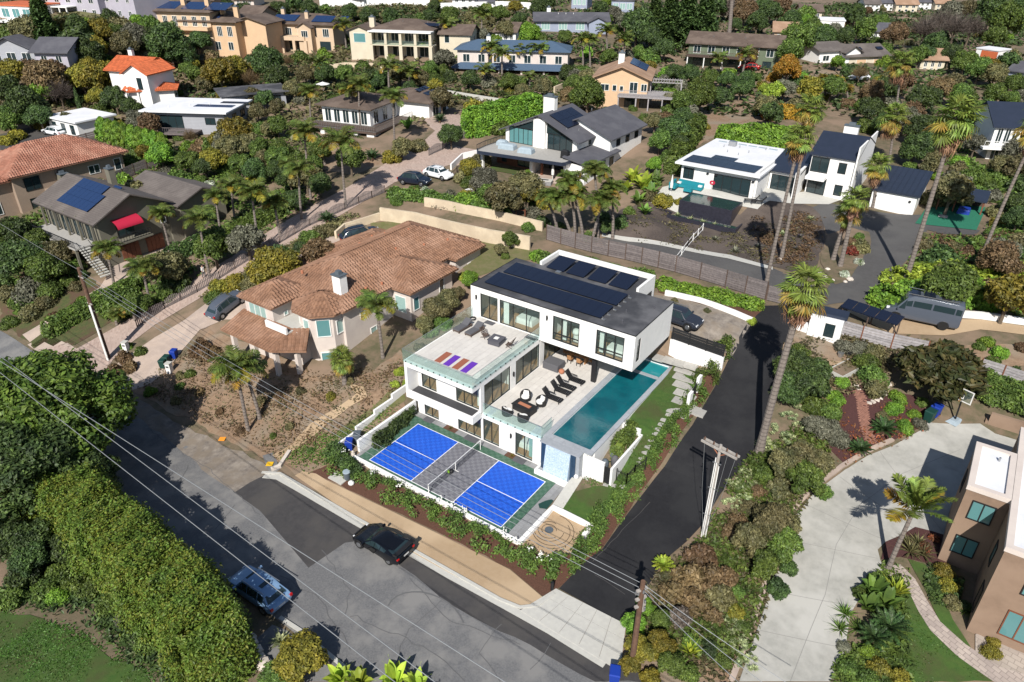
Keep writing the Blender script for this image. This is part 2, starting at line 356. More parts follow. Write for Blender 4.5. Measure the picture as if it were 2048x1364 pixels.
def dup(root, loc=None, rz=None, label=None, group=None, scale=None):
    r = root.copy(); COL.objects.link(r)
    if loc is not None: r.location = loc
    if rz is not None: r.rotation_euler.z = rz
    if label: r['label'] = label
    if group: r['group'] = group
    if scale: r.scale = (scale,)*3 if not hasattr(scale, '__len__') else scale
    for ch in list(root.children):
        c = ch.copy(); COL.objects.link(c); c.parent = r
        for g in ch.children:
            d = g.copy(); COL.objects.link(d); d.parent = c
    return r
def ray(px, py):
    return np.array([(px-1024)/FPX, -(py-682)/FPX, 1.0])@CM
def plane(px, py, z):
    r = ray(px, py); t = (z-CAM[2])/r[2]; p = CAM+r*t; return (float(p[0]), float(p[1]), z)
def pix(x, y, z):
    d = CM@(np.array([x, y, z], float)-CAM); return 1024+FPX*d[0]/d[2], 682-FPX*d[1]/d[2]
CP = [(60,705,-3.0),(215,775,-2.5),(395,890,-2),(530,945,-1.0),(700,1030,-.6),(1085,1212,-.35),(560,1250,-.6),(900,1364,-.4),(1200,1364,-.3),(0,640,-3.2),(330,860,-2.2),(250,900,-2.2),
(1120,1175,-.4),(1205,1100,0),(1290,985,.5),(1330,935,1),(1420,790,3),(1465,700,4.7),(1500,640,6),(1590,625,6.3),(1255,1225,-.3),(1372,1085,.5),(1500,910,2),(1535,830,3.2),(1562,680,5.5),
(1480,1364,-.2),(1660,1364,0),(1590,1030,1.5),(1770,1130,1.2),(1690,940,2),(1770,900,2.5),(1900,860,3),(1850,1000,2),(2040,900,3),(2000,1364,.5),
(1450,1200,.5),(1560,930,2.5),(1600,800,4),(1700,720,5),(1850,700,5.5),(2000,680,6),(1840,640,6),(2000,640,6.3),(1700,590,6.3),
(1700,500,6.8),(1800,430,7),(1600,540,6.2),(1350,515,5.9),(1250,490,5.6),(2000,480,8),(1360,650,5.8),(1480,660,5.8),(1450,590,6),
(1300,440,7),(1361,366,7.5),(1500,385,7.5),(1129,366,7),(1050,350,7),(1280,290,9),(870,355,6.5),
(700,400,5.5),(600,450,4.5),(500,510,3),(400,570,1),(300,640,-.8),(120,690,-2.3),(850,250,8.5),(780,320,7.2),
(657,744,1.2),(745,755,1.4),(560,720,.8),(520,760,.3),(800,700,2),(900,620,3.5),(940,570,4.5),(720,470,4.5),(450,620,1.5),(600,520,3.5),(340,700,-1),(400,720,-.6),(600,850,-.3),(700,800,.8),(760,780,1.6),(760,420,5.5),(1000,480,5.6),(850,440,5.5),(900,410,6.3),
(300,505,.7),(150,520,1),(345,480,.9),(50,430,2),(100,400,3),(80,600,-1),(0,540,0),(0,600,-1.5),
(100,1300,-.5),(350,1300,-.5),(0,1000,-.8),(450,1340,-.4),(150,800,-2),
(400,250,6),(100,260,5),(620,280,7),(300,150,9),(700,200,8.5),(560,100,11),(800,110,12),(1050,140,10.5),(1100,70,14),(1250,200,9),(1400,120,11),(1650,130,12),(1850,100,12.5),(2000,300,8.5),(1900,220,9),(1560,230,9.5),(130,130,11),(30,60,17.5),(130,50,18.7),(20,45,18.6),(230,45,18.8),(330,70,14),(500,20,17),(800,30,16),(1000,10,17),(1500,10,14),(1700,50,13),(1900,20,11),(2040,10,11),(2040,150,11),(1200,20,16),(0,5,22),(230,25,20)]
EXTRA = [(-1.2,-1,-.2),(8,-1,-.2),(15,-1,-.2),(19,0,-.2),(19,8,.7),(-1.5,7,.3),(17,8.5,.7),(18.6,11,1.6),(18,14,2.6),(17,18,2.75),(17,23,2.85),(19.6,18,2.6),(19.6,22,2.9),(-2,14,2.5),(-2,22,4.5),(5,28,5.8),(12,28,5.8),(18,27.5,5.8),(-52,12,.6),(-52,17,.7),(-60,20,1.5),(3,53.8,5.0),(9,54.2,5.0),(6,50,5.4),(-5,53,5.6),(12.5,56,5.5),(1.5,59.8,7.4),(11.5,60.2,7.4),(6,60,7.45),(14,57,6.2),(30,-15,-.4),(45,-30,-.3),(-20,-40,-1),(-70,-30,-4),(60,20,3),(70,60,8),(800,800,20),(-800,800,30),(-900,100,10),(800,-300,0),(-600,-600,-5),(300,-900,-3),(0,1200,20)]
# ---------------------------------------------------------------- terrain: heights surveyed at points, spread between them
TP = np.array([plane(px, py, z) for px, py, z in CP]+EXTRA)
_N = len(TP); _K = np.hypot(TP[:,None,0]-TP[None,:,0], TP[:,None,1]-TP[None,:,1])
_A = np.zeros((_N+1,_N+1)); _A[:_N,:_N] = -_K; _A[:_N,_N] = 1; _A[_N,:_N] = 1
_w = np.linalg.solve(_A, np.r_[TP[:,2], 0])
def _rbf(x, y):
    r = np.hypot(x[...,None]-TP[:,0], y[...,None]-TP[:,1]); return -(r@_w[:_N])+_w[_N]
def _axis(a, b, lo, hi, ex):
    near = np.arange(a, b+.01, 1.0); out1 = []; q = a; st = 1.5
    while q > lo: q -= st; out1.append(q); st *= 1.06
    out2 = []; q = b; st = 1.5
    while q < hi: q += st; out2.append(q); st *= 1.06
    g = np.array(sorted(set(np.round(list(out1)+list(near)+out2+ex, 3))))
    keep = [g[0]]
    for v in g[1:]:
        if v-keep[-1] > .01: keep.append(v)
    return np.array(keep)
LOTS = [(-1.5,7.54,16.4,23.8,-.4), (-1.4,-.55,15.25,7.56,-.22), (1.2,23.8,12.0,27.4,5.0)]
GX = _axis(-75, 50, -1500, 1300, [-1.5,-1.48,-1.4,-1.38,15.23,15.25,16.38,16.4,1.2,1.22,11.98,12.0])
GY = _axis(-30, 112, -900, 1500, [-.55,-.53,7.53,7.55,23.78,23.8,27.38,27.4])
_xx, _yy = np.meshgrid(GX, GY, indexing='ij')
GZ = np.zeros_like(_xx)
for i in range(len(GX)): GZ[i] = _rbf(_xx[i], _yy[i])
PADS = []   # (x, y, half w, half d, angle, z) levelled ground under houses
def pad(x, y, hw, hd, a, z):
    c, s = math.cos(a), math.sin(a); dx, dy = _xx-x, _yy-y
    u = np.abs(dx*c+dy*s)-hw; v = np.abs(-dx*s+dy*c)-hd
    d = np.hypot(np.maximum(u, 0), np.maximum(v, 0)); w = np.clip(1-d/4.0, 0, 1); w = w*w*(3-2*w)
    GZ[:] = GZ*(1-w)+z*w
def lots():
    for x0, y0, x1, y1, z in LOTS:
        m = (_xx > x0+.001)&(_xx < x1-.001)&(_yy > y0+.001)&(_yy < y1-.001); GZ[m] = np.minimum(GZ[m], z)
def TZ(x, y):
    i = np.clip(np.searchsorted(GX, x)-1, 0, len(GX)-2); j = np.clip(np.searchsorted(GY, y)-1, 0, len(GY)-2)
    u = (x-GX[i])/(GX[i+1]-GX[i]); v = (y-GY[j])/(GY[j+1]-GY[j])
    return GZ[i,j]*(1-u)*(1-v)+GZ[i+1,j]*u*(1-v)+GZ[i,j+1]*(1-u)*v+GZ[i+1,j+1]*u*v
def at(px, py, dz=0.0):
    """where the sight line through a pixel meets the ground (dz above it)"""
    r = ray(px, py); t = 15.0; X = CAM+r*t
    while t < 2500:
        X = CAM+r*t
        if X[2] < TZ(X[0], X[1])+dz: break
        t *= 1.015
    a, b = t/1.015, t
    for _ in range(22):
        m = (a+b)/2; X = CAM+r*m
        if X[2] < TZ(X[0], X[1])+dz: b = m
        else: a = m
    return (float(X[0]), float(X[1]), float(X[2])-dz)
def on(x, y, dz=0.0): return (x, y, float(TZ(x, y))+dz)
def height_at(base, py):
    """height of a vertical standing on base whose top shows at picture row py"""
    lo, hi = 0, 60
    for _ in range(30):
        m = (lo+hi)/2
        if pix(base[0], base[1], base[2]+m)[1] > py: lo = m
        else: hi = m
    return lo
def _clip(poly, ax, val, keep_lo):
    out = []; n = len(poly)
    for i in range(n):
        p, q = poly[i], poly[(i+1)%n]
        a = (p[ax] <= val) if keep_lo else (p[ax] >= val); b = (q[ax] <= val) if keep_lo else (q[ax] >= val)
        if a: out.append(p)
        if a != b:
            t = (val-p[ax])/(q[ax]-p[ax]); out.append((p[0]+(q[0]-p[0])*t, p[1]+(q[1]-p[1])*t))
    return out
def drape(name, m, poly, off=.04, kind='structure', parent=None, side=True, label=None, cat=None):
    """a sheet laid on the ground, cut along the ground's own grid"""
    mb = MB(); xs = [p[0] for p in poly]; ys = [p[1] for p in poly]
    i0 = max(np.searchsorted(GX, min(xs))-1, 0); i1 = np.searchsorted(GX, max(xs))
    j0 = max(np.searchsorted(GY, min(ys))-1, 0); j1 = np.searchsorted(GY, max(ys))
    vi = {}
    def V(p):
        k = (round(p[0],3), round(p[1],3))
        if k not in vi: vi[k] = len(mb.v); mb.v.append((p[0], p[1], float(TZ(p[0], p[1]))+off))
        return vi[k]
    for i in range(i0, i1):
        if i+1 >= len(GX): break
        strip = _clip(_clip(poly, 0, GX[i], False), 0, GX[i+1], True)
        if len(strip) < 3: continue
        for j in range(j0, j1):
            c = _clip(_clip(strip, 1, GY[j], False), 1, GY[j+1], True)
            if len(c) < 3: continue
            f = []
            for p in c:
                k = V(p)
                if not f or f[-1] != k: f.append(k)
            if len(f) > 1 and f[0] == f[-1]: f.pop()
            if len(set(f)) == len(f) >= 3:
                ar = sum(mb.v[f[a]][0]*mb.v[f[(a+1)%len(f)]][1]-mb.v[f[(a+1)%len(f)]][0]*mb.v[f[a]][1] for a in range(len(f)))
                if abs(ar) > 1e-5: mb.f.append(tuple(f) if ar > 0 else tuple(f[::-1]))
    o = mb.build(name, m, parent)
    if kind and parent is None: o['kind'] = kind
    if label: tag(o, label, cat)
    return o
def G(pts): return [at(*p)[:2] for p in pts]
def wob(pts, amp=.12, step=1.0, seed=1):
    """resample an outline with a slightly uneven edge"""
    rg = random.Random(seed); out = []
    for i, p in enumerate(pts):
        q = pts[(i+1)%len(pts)]; L = math.dist(p, q); n = max(1, int(L/step))
        for k in range(n):
            t = k/n; w = amp if k else 0; out.append((p[0]+(q[0]-p[0])*t+rg.uniform(-w,w), p[1]+(q[1]-p[1])*t+rg.uniform(-w,w)))
    return out
def strip_wall(name, m, pts, th, h, label=None, cat=None, parent=None, base=-.3, level=False, step=1.5, kind=None, cap=None):
    """a wall following the ground (or level = absolute top) along world points"""
    mb = MB(); P = []
    for p, q in zip(pts[:-1], pts[1:]):
        n = max(1, int(math.dist(p[:2], q[:2])/step))
        for k in range(n): P.append((p[0]+(q[0]-p[0])*k/n, p[1]+(q[1]-p[1])*k/n))
    P.append(tuple(pts[-1][:2])); rows = []
    for i, p in enumerate(P):
        a = Vector(P[max(i-1,0)]); b = Vector(P[min(i+1,len(P)-1)]); d = (b-a).normalized(); nx, ny = -d.y*th/2, d.x*th/2
        z = float(TZ(*p)); zt = h if level else z+h
        rows.append([(p[0]+nx,p[1]+ny,z+base),(p[0]-nx,p[1]-ny,z+base),(p[0]-nx,p[1]-ny,zt),(p[0]+nx,p[1]+ny,zt)])
    for r in rows: mb.v += r
    for i in range(len(rows)-1):
        for k in range(4): mb.f.append((4*i+k, 4*i+(k+1)%4, 4*i+4+(k+1)%4, 4*i+4+k))
    mb.f.append((0,3,2,1)); e = 4*(len(rows)-1); mb.f.append((e,e+1,e+2,e+3))
    o = mb.build(name, m, parent)
    if label: tag(o, label, cat)
    if kind: o['kind'] = kind
    return o
lots()
tm = MB(); nX, nY = len(GX), len(GY)
tm.v = [(float(GX[i]), float(GY[j]), float(GZ[i,j])) for i in range(nX) for j in range(nY)]
tm.f = [(i*nY+j, (i+1)*nY+j, (i+1)*nY+j+1, i*nY+j+1) for i in range(nX-1) for j in range(nY-1)]
tag(tm.build('ground', 'scrub_soil'), kind='structure')
# --- street
drape('street', 'old_asphalt', [(-110,-12.0),(-60,-12.5),(-30,-14),(7,-14.6),(20,-15.4),(60,-15.4),(60,-4.9),(19.5,-4.6),(-5,-5.9),(-30,-5.9),(-60,-5.2),(-110,-5.2)], .03)
drape('asphalt_patch', 'dark_asphalt', G([(466,984),(527,947),(560,949),(745,1050),(720,1082),(690,1086),(617,1136),(520,1022)]), .036)
drape('asphalt_patch', 'dark_asphalt', wob(G([(725,1080),(740,1048),(800,1080),(1000,1190),(1150,1268),(1240,1322),(1330,1364),(1190,1364),(1060,1290),(940,1232),(880,1195),(830,1152),(790,1125)]), .10, 1.0, 4), .04)
drape('dirt_shoulder', 'street_dirt', wob(G([(262,795),(330,830),(430,882),(525,925),(548,945),(527,952),(470,985),(440,965),(380,915),(320,865),(250,822)]), .2, 1.2, 5), .042)
drape('tarmac_edge', 'old_asphalt', wob(G([(525,912),(548,905),(560,940),(540,950)]), .05), .046)
# sidewalk, kerb, gutter
KB = [(19.9,-4.35),(12,-4.75),(4,-5.2),(-4.2,-5.75)]
drape('footpath', 'tan_gravel', G([(590,952),(605,943),(632,948),(655,962),(760,1012),(900,1080),(1020,1140),(1085,1195),(1068,1207),(1040,1213),(1005,1206),(900,1150),(760,1072)]), .05)
kb = G([(524,946),(560,948),(640,995),(760,1064),(900,1143),(1000,1200),(1040,1216),(1075,1212),(1108,1188)])
strip_wall('kerb', 'pale_concrete', kb, .22, .13, kind='structure', step=.8)
gut = G([(528,952),(556,955),(640,1003),(760,1072),(900,1152),(1010,1212),(1100,1262),(1210,1330)])
strip_wall('gutter', 'pale_concrete', gut, .55, .055, kind='structure', step=.8, base=-.1)
strip_wall('kerb', 'pale_concrete', G([(560,1236),(600,1262),(700,1345),(730,1375)]), .25, .12, kind='structure')
drape('roadside_strip', 'old_asphalt', G([(545,1250),(575,1262),(690,1364),(560,1364),(500,1290)]), .03)
# apron of concrete panels
apron = tag(MB().build('driveway_apron', 'pale_concrete'), kind='structure')
A0, A1, A2, A3 = at(1112,1178), at(1252,1250), at(1240,1345), at(1040,1222)
def bil(u, v):
    p = [A0[k]*(1-u)*(1-v)+A1[k]*u*(1-v)+A2[k]*u*v+A3[k]*(1-u)*v for k in (0,1)]; return p
for i in range(5):
    for j in range(3):
        g = .003; c = [bil(i/5+g*.6, j/3+g), bil((i+1)/5-g*.6, j/3+g), bil((i+1)/5-g*.6, (j+1)/3-g), bil(i/5+g*.6, (j+1)/3-g)]
        mb = MB(); mb.hexa([on(p[0], p[1], -.1) for p in c][::-1], [on(p[0], p[1], .075) for p in c][::-1])
        mb.build('concrete_panel', 'pale_concrete', apron)
drape('apron_bed', 'street_dirt', [A0[:2], A1[:2], A2[:2], A3[:2]], .045)
# --- lane beside the main house, up to the gate
lane = G([(1118,1178),(1165,1128),(1205,1098),(1250,1035),(1290,983),(1330,932),(1385,850),(1420,790),(1450,735),(1468,695),(1500,640),(1530,612),(1600,612),(1598,640),(1585,668),(1566,690),(1562,730),(1558,775),(1540,830),(1505,905),(1440,990),(1400,1055),(1372,1085),(1330,1120),(1262,1225),(1252,1252)])
drape('lane', 'new_asphalt', lane, .05)
# upper road behind the slatted fence, loop to the garage
drape('upper_road', 'grey_asphalt', G([(1200,478),(1235,472),(1330,488),(1420,505),(1500,522),(1548,538),(1600,560),(1650,585),(1665,560),(1640,520),(1655,470),(1640,430),(1625,415),(1650,405),(1700,415),(1760,425),(1850,430),(1905,440),(1960,462),(1950,470),(1880,468),(1855,460),(1835,500),(1790,545),(1770,585),(1770,612),(1690,605),(1640,612),(1600,614),(1540,600),(1480,570),(1400,548),(1300,522),(1210,496)]), .05)
drape('planting_island', 'scrub_soil', wob(G([(1655,470),(1700,455),(1738,465),(1742,485),(1725,520),(1700,560),(1670,570),(1648,545),(1640,520)]), .15), .09)
# garage court, bed behind
drape('garage_court', 'street_dirt', G([(1300,590),(1350,595),(1506,645),(1465,712),(1330,660),(1290,625)]), .05)
drape('planting_bed', 'brown_mulch', wob(G([(1318,570),(1500,600),(1530,612),(1505,643),(1340,592),(1316,585)]), .1), .06)
# right: concrete drive
drive = G([(1478,1364),(1500,1300),(1528,1220),(1550,1150),(1580,1060),(1592,1030),(1625,990),(1690,940),(1735,912),(1790,890),(1840,862),(1850,845),(1960,848),(1990,868),(2048,885),(2048,1100),(1960,1110),(1830,1060),(1770,1085),(1755,1100),(1760,1120),(1768,1140),(1740,1160),(1700,1230),(1690,1300),(1660,1364)])
drape('concrete_drive', 'concrete', drive, .05)
strip_wall('stone_edging', 'pink_concrete', G([(1462,1364),(1490,1290),(1518,1205),(1540,1140),(1570,1055),(1585,1022),(1620,982),(1685,932),(1740,900),(1785,880)]), .35, .14, kind='structure', step=.8)
drape('front_lawn', 'lawn', wob(G([(1790,1125),(1830,1180),(1865,1250),(1920,1300),(1990,1364),(1790,1364),(1775,1250),(1770,1180)]), .05), .06)
drape('front_lawn', 'lawn', wob(G([(1815,1118),(1850,1130),(1880,1180),(1905,1240),(1950,1310),(1940,1312),(1885,1255),(1850,1180)]), .05), .06)
# garden path of pavers
pth = [(1768,1135),(1800,1130),(1830,1160),(1855,1205),(1880,1245),(1930,1290),(2000,1335),(2048,1350)]
pb = [(1780,1165),(1800,1160),(1815,1180),(1835,1222),(1860,1262),(1915,1315),(1985,1364),(2048,1390)]
drape('garden_path', 'paver_path', G(pth+pb[::-1]), .085)
drape('courtyard', 'paver_yard', G([(1950,1270),(1985,1262),(2048,1285),(2048,1364),(1990,1345),(1950,1305)]), .08)
drape('planting_bed', 'red_mulch', wob(G([(1640,800),(1720,770),(1850,800),(1860,850),(1790,880),(1735,905),(1690,930),(1660,900),(1650,850)]), .2), .04)
drape('planting_bed', 'red_mulch', wob(G([(1770,1085),(1830,1055),(1900,1075),(1890,1140),(1820,1120),(1800,1115),(1762,1120)]), .1), .07)
drape('bank', 'dry_soil', wob(G([(1545,700),(1640,640),(1760,670),(1860,690),(1850,720),(1740,760),(1640,800),(1600,860),(1560,900),(1500,1000),(1420,1080),(1370,1110),(1290,1200),(1262,1240),(1262,1364),(1465,1364),(1520,1200),(1570,1050),(1590,1015),(1650,950),(1650,860),(1640,790)]), .3), .02)
drape('van_parking', 'tan_gravel', G([(1690,622),(1790,605),(1915,640),(1960,640),(2060,655),(2060,672),(1960,660),(1890,672),(1780,668)]), .07)
drape('planting_bed', 'dry_soil', wob(G([(1640,640),(1690,650),(1800,690),(1900,690),(2060,690),(2060,730),(1900,740),(1780,720),(1700,700),(1620,690)]), .2), .05)
# mulch slope of the pool house
drape('mulch_slope', 'grey_mulch', wob(G([(1215,470),(1240,420),(1290,400),(1480,430),(1510,400),(1560,390),(1640,420),(1650,470),(1635,530),(1600,548),(1450,510),(1330,485)]), .2), .04)
drape('kerb_strip', 'pale_concrete', G([(1205,468),(1330,486),(1460,511),(1545,535),(1545,541),(1455,518),(1325,493),(1203,474)]), .10)
# brick lane to the left of the tiled house
bl = G([(85,700),(185,760),(250,695),(310,650),(420,585),(480,548),(560,500),(640,455),(720,408),(790,365),(840,350),(900,330),(950,335),(952,300),(900,290),(880,270),(935,245),(920,228),(860,230),(845,245),(870,262),(840,290),(780,322),(700,372),(620,415),(540,462),(470,510),(380,565),(290,620),(200,672),(150,700),(120,690)])
drape('brick_lane', 'paver_pink', bl, .05)
drape('lane_apron', 'pink_concrete', G([(55,690),(100,665),(165,705),(235,700),(200,770),(170,760)]), .04)
drape('garage_court', 'pink_concrete', G([(255,500),(300,470),(345,465),(400,480),(395,500),(330,520),(270,560),(210,600),(100,655),(60,685),(45,670),(130,620),(200,575)]), .05)
drape('tiled_house_drive', 'pink_concrete', G([(217,752),(240,722),(310,675),(370,640),(425,598),(470,575),(520,590),(530,640),(450,640),(400,660),(365,700),(330,745),(300,768),(262,782),(235,770)]), .05)
drape('back_drive', 'pink_concrete', G([(575,515),(640,480),(680,465),(700,490),(650,530),(600,530)]), .06)
drape('dirt_slope', 'dry_soil', wob(G([(240,770),(320,745),(380,700),(420,660),(540,700),(640,760),(745,745),(800,700),(815,720),(800,790),(740,830),(640,880),(560,925),(520,915),(400,850),(300,800)]), .3), .035)
drape('dirt_slope', 'dry_soil', wob(G([(560,925),(640,880),(740,830),(800,790),(818,830),(735,910),(735,935),(690,960),(630,945),(590,950)]), .2), .037)
drape('side_lawn', 'dry_lawn', wob(G([(690,850),(745,815),(800,770),(812,800),(760,840),(715,870),(660,880)]), .15), .045)
drape('planting_bed', 'brown_mulch', wob(G([(620,945),(690,915),(735,940),(1030,1090),(1090,1115),(1165,1065),(1230,985),(1260,955),(1320,880),(1410,745),(1440,755),(1365,862),(1325,925),(1285,980),(1205,1096),(1120,1175),(1085,1193),(1020,1138),(900,1078),(760,1010),(655,960)]), .08), .04)
drape('dry_bank', 'dry_lawn', wob(G([(960,480),(1030,490),(1080,500),(1060,520),(940,560),(920,530)]), .3), .04)
drape('dry_bank', 'dry_lawn', wob(G([(740,445),(850,440),(960,470),(965,485),(870,470),(740,470)]), .3), .045)
drape('dry_bank', 'dry_soil', wob(G([(640,280),(760,300),(770,330),(700,350),(600,330)]), .4), .03)
drape('dry_bank', 'dry_soil', wob(G([(560,100),(640,120),(700,125),(680,160),(590,150)]), .4), .03)
drape('dry_bank', 'dry_soil', wob(G([(850,180),(1000,190),(1010,210),(860,205)]), .3), .03)
drape('dry_bank', 'dry_soil', wob(G([(1380,240),(1500,190),(1560,200),(1460,260),(1400,290),(1345,320)]), .4), .03)
drape('dry_bank', 'dry_soil', wob(G([(1500,140),(1620,140),(1800,150),(1790,175),(1640,170),(1520,165)]), .4), .03)
drape('dry_bank', 'dry_soil', wob(G([(1790,20),(1850,22),(1860,45),(1800,45)]), .4), .03)
drape('cul_de_sac', 'dark_asphalt', G([(0,270),(60,255),(140,258),(170,285),(90,300),(0,300)]), .06)
drape('yard_lawn', 'lawn', wob(G([(0,1225),(60,1230),(130,1262),(200,1300),(290,1345),(310,1380),(0,1420),(-60,1364),(-60,1240)]), .2), .04)
drape('garden_slope', 'iceplant', wob(G([(20,655),(120,590),(230,640),(150,690),(70,700)]), .3), .04)
drape('garden_slope', 'iceplant', wob(G([(0,480),(160,540),(240,600),(120,640),(0,640)]), .3), .03)
drape('hill_meadow', 'dry_lawn', wob(G([(100,35),(260,35),(255,70),(110,60)]), .5), .03)
drape('hill_meadow', 'lawn', wob(G([(560,12),(680,10),(660,28),(580,30)]), .5), .03)
# --- main house garden: lawn, stepping pads, court surround
drape('side_lawn', 'lawn', wob([(16.45,23.4),(16.45,13.2),(18.3,13.2),(18.3,8.0),(17.2,7.3),(15.7,5.4),(15.6,.4),(18.2,-.6),(19.3,3),(19.7,9),(19.8,18),(19.2,23.4)], .03), .07)
drape('paving', 'pale_concrete', G([(1105,1010),(1125,1020),(1178,958),(1160,950)]), .075)

# boundary strip of pale trampled soil, joints and cracks
drape('soil_path', 'tan_gravel', wob(G([(560,925),(620,880),(660,845),(700,815),(735,795),(728,775),(700,770),(712,790),(670,820),(620,850),(585,890),(545,912)]), .12, .8, 9), .11)
def seam(name, m, pts, w, off=.062, amp=.06, seed=1, step=.8):
    """thin sealed joint or crack along world points"""
    rg = random.Random(seed); L = []; R_ = []
    P = []
    for p, q in zip(pts[:-1], pts[1:]):
        n = max(1, int(math.dist(p, q)/step)); P += [(p[0]+(q[0]-p[0])*k/n+rg.uniform(-amp,amp), p[1]+(q[1]-p[1])*k/n+rg.uniform(-amp,amp)) for k in range(n)]
    P.append(pts[-1])
    mb = MB()
    for a, b in zip(P[:-1], P[1:]):
        d = (Vector(b)-Vector(a)).normalized(); nx, ny = -d.y*w/2, d.x*w/2; mb.quad(on(a[0]+nx,a[1]+ny,off),on(a[0]-nx,a[1]-ny,off),on(b[0]-nx,b[1]-ny,off),on(b[0]+nx,b[1]+ny,off))
    tag(mb.build(name, m), kind='structure')
for k, q in enumerate(([(1520,1262),(1692,1298)], [(1553,1185),(1712,1215)], [(1568,1080),(1755,1118)], [(1612,1010),(1770,1082)], [(1680,955),(1850,1075)], [(1760,905),(1905,1090)], [(1580,1364),(1620,1262),(1650,1190),(1672,1090),(1720,1010),(1800,950),(1920,900)])):
    seam('slab_joint', 'slab_line', G(q), .03, .062, .01, k, 1)
rj = random.Random(8)
for k, q in enumerate(([(640,1100),(700,1180),(690,1230)], [(820,1160),(900,1240),(1040,1290)], [(700,1230),(860,1300),(930,1364)], [(880,1200),(820,1260),(790,1330)], [(1000,1250),(960,1310),(1000,1364)], [(1100,1290),(1060,1340)], [(560,1150),(640,1200),(700,1300)], [(300,860),(420,940),(520,1030)], [(380,930),(350,985)], [(470,1010),(430,1060)])): seam('road_crack', 'road_mark', G(q), .045, .048, .14, k+20, .6)
for k, (px, py, r0) in enumerate(((850,1240,1.9),)):
    c = at(px, py); a0_ = rj.uniform(0, 3); seam('tyre_mark', 'road_mark', [(c[0]+r0*math.cos(a0_+t*.25)*1.5, c[1]+r0*math.sin(a0_+t*.25)) for t in range(12)], .11, .046, .015, k, .5)
for k, q in enumerate(([(1185,1125),(1300,1005)], [(1190,1150),(1250,1190)])): seam('lane_joint', 'dark_asphalt', G(q), .045, .063, .05, k+40, .7)
# short names for the materials used most
WST, FWH, FBL, GDK, BLP = 'white_stucco', 'frame_white', 'frame_black', 'glass_dark', 'black_plastic'
CWH, CGR, PCO, RGR, RBR = 'cushion_white', 'cushion_grey', 'pale_concrete', 'roof_grey', 'roof_brown'
SLD, RMT, SBL, WDK, PGY = 'sliding_door', 'roof_metal', 'solar_blue', 'wood_dark', 'pole_grey'
LMI, LDK, LBR, LBN, BGR = 'leaf_mid', 'leaf_dark', 'leaf_bright', 'banana_green', 'banana_lime'
# ================================================================ the white house
HO = (5.0, 12.0, 0.0)
H = thing('modern_house', 'white three-storey modern house with overhanging top floor, roof deck and pool terrace', 'house', HO)
def hb(name, m, mb, par=None, label=None, kind=None):
    o = mb.build(name, m, par or H, HO if par is None else None)
    if label: o['label'] = label
    if kind: o['kind'] = kind
    return o
def wall_open(mb, ax, c0, c1, u0, u1, z0, z1, ops):
    """solid wall slab between c0..c1 on axis ax, spanning u and z, with openings (ua, ub, za, zb)"""
    def b(ua, ub, za, zb):
        if ub-ua < .005 or zb-za < .005: return
        if ax == 'y': mb.box(ua, c0, za, ub, c1, zb)
        else: mb.box(c0, ua, za, c1, ub, zb)
    cur = u0
    for ua, ub, za, zb in sorted(ops):
        b(cur, ua, z0, z1); b(ua, ub, z0, za); b(ua, ub, zb, z1); cur = ub
    b(cur, u1, z0, z1)
def glazing(par, off, ax, c, ua, ub, za, zb, cols, rows=None, gm='glass_clear', fm=FBL, name='window', fw=.05, d=.10):
    """a frame with mullions and its panes; c = plane position, world coordinates"""
    def P(u, w, z): return (u-off[0], c+w-off[1], z-off[2]) if ax == 'y' else (c+w-off[0], u-off[1], z-off[2])
    mb = MB()
    def bx(a, b_, lo, hi, dd=d):
        p, q = P(a, -dd/2, lo), P(b_, dd/2, hi); mb.box(min(p[0],q[0]), min(p[1],q[1]), lo-off[2], max(p[0],q[0]), max(p[1],q[1]), hi-off[2])
    bx(ua, ua+fw, za, zb); bx(ub-fw, ub, za, zb); bx(ua+fw, ub-fw, za, za+fw); bx(ua+fw, ub-fw, zb-fw, zb)
    W_ = (ub-ua)/cols
    for i in range(1, cols): bx(ua+W_*i-fw/2, ua+W_*i+fw/2, za+fw, zb-fw, d*.9)
    rz = [za+(zb-za)*r for r in (rows or [])]
    for z in rz:
        for i in range(cols): bx(ua+W_*i+fw*.5+(fw*.5 if i == 0 else 0), ua+W_*(i+1)-fw*.5-(fw*.5 if i == cols-1 else 0), z-fw/2, z+fw/2, d*.8)
    f = mb.build(name, fm, par)
    for i in range(cols):
        g = MB(); a, b_ = ua+W_*i+fw/2, ua+W_*(i+1)-fw/2; o = .012*(i % 2)
        p = [P(a, o, za+fw*.5), P(b_, o, za+fw*.5), P(b_, o, zb-fw*.5), P(a, o, zb-fw*.5)]; g.quad(*p)
        g.build('pane', gm, f)
    return f
# --- ground level
w = MB()
lows = [(-.45,1.22,.02,2.35), (3.4,5.93,.02,2.35), (6.15,7.83,.02,2.35), (9.47,11.2,.02,2.35)]
wall_open(w, 'y', 7.55, 7.8, -1.15, 12.0, -.3, 2.72, lows)
w.box(11.75, 7.8, -.3, 12.0, 23.8, 2.72); w.box(-1.45, 7.8, -.3, -1.2, 23.8, 2.72)
wall_open(w, 'y', 12.0, 12.2, -1.2, 11.7, -.3, 2.72, [])
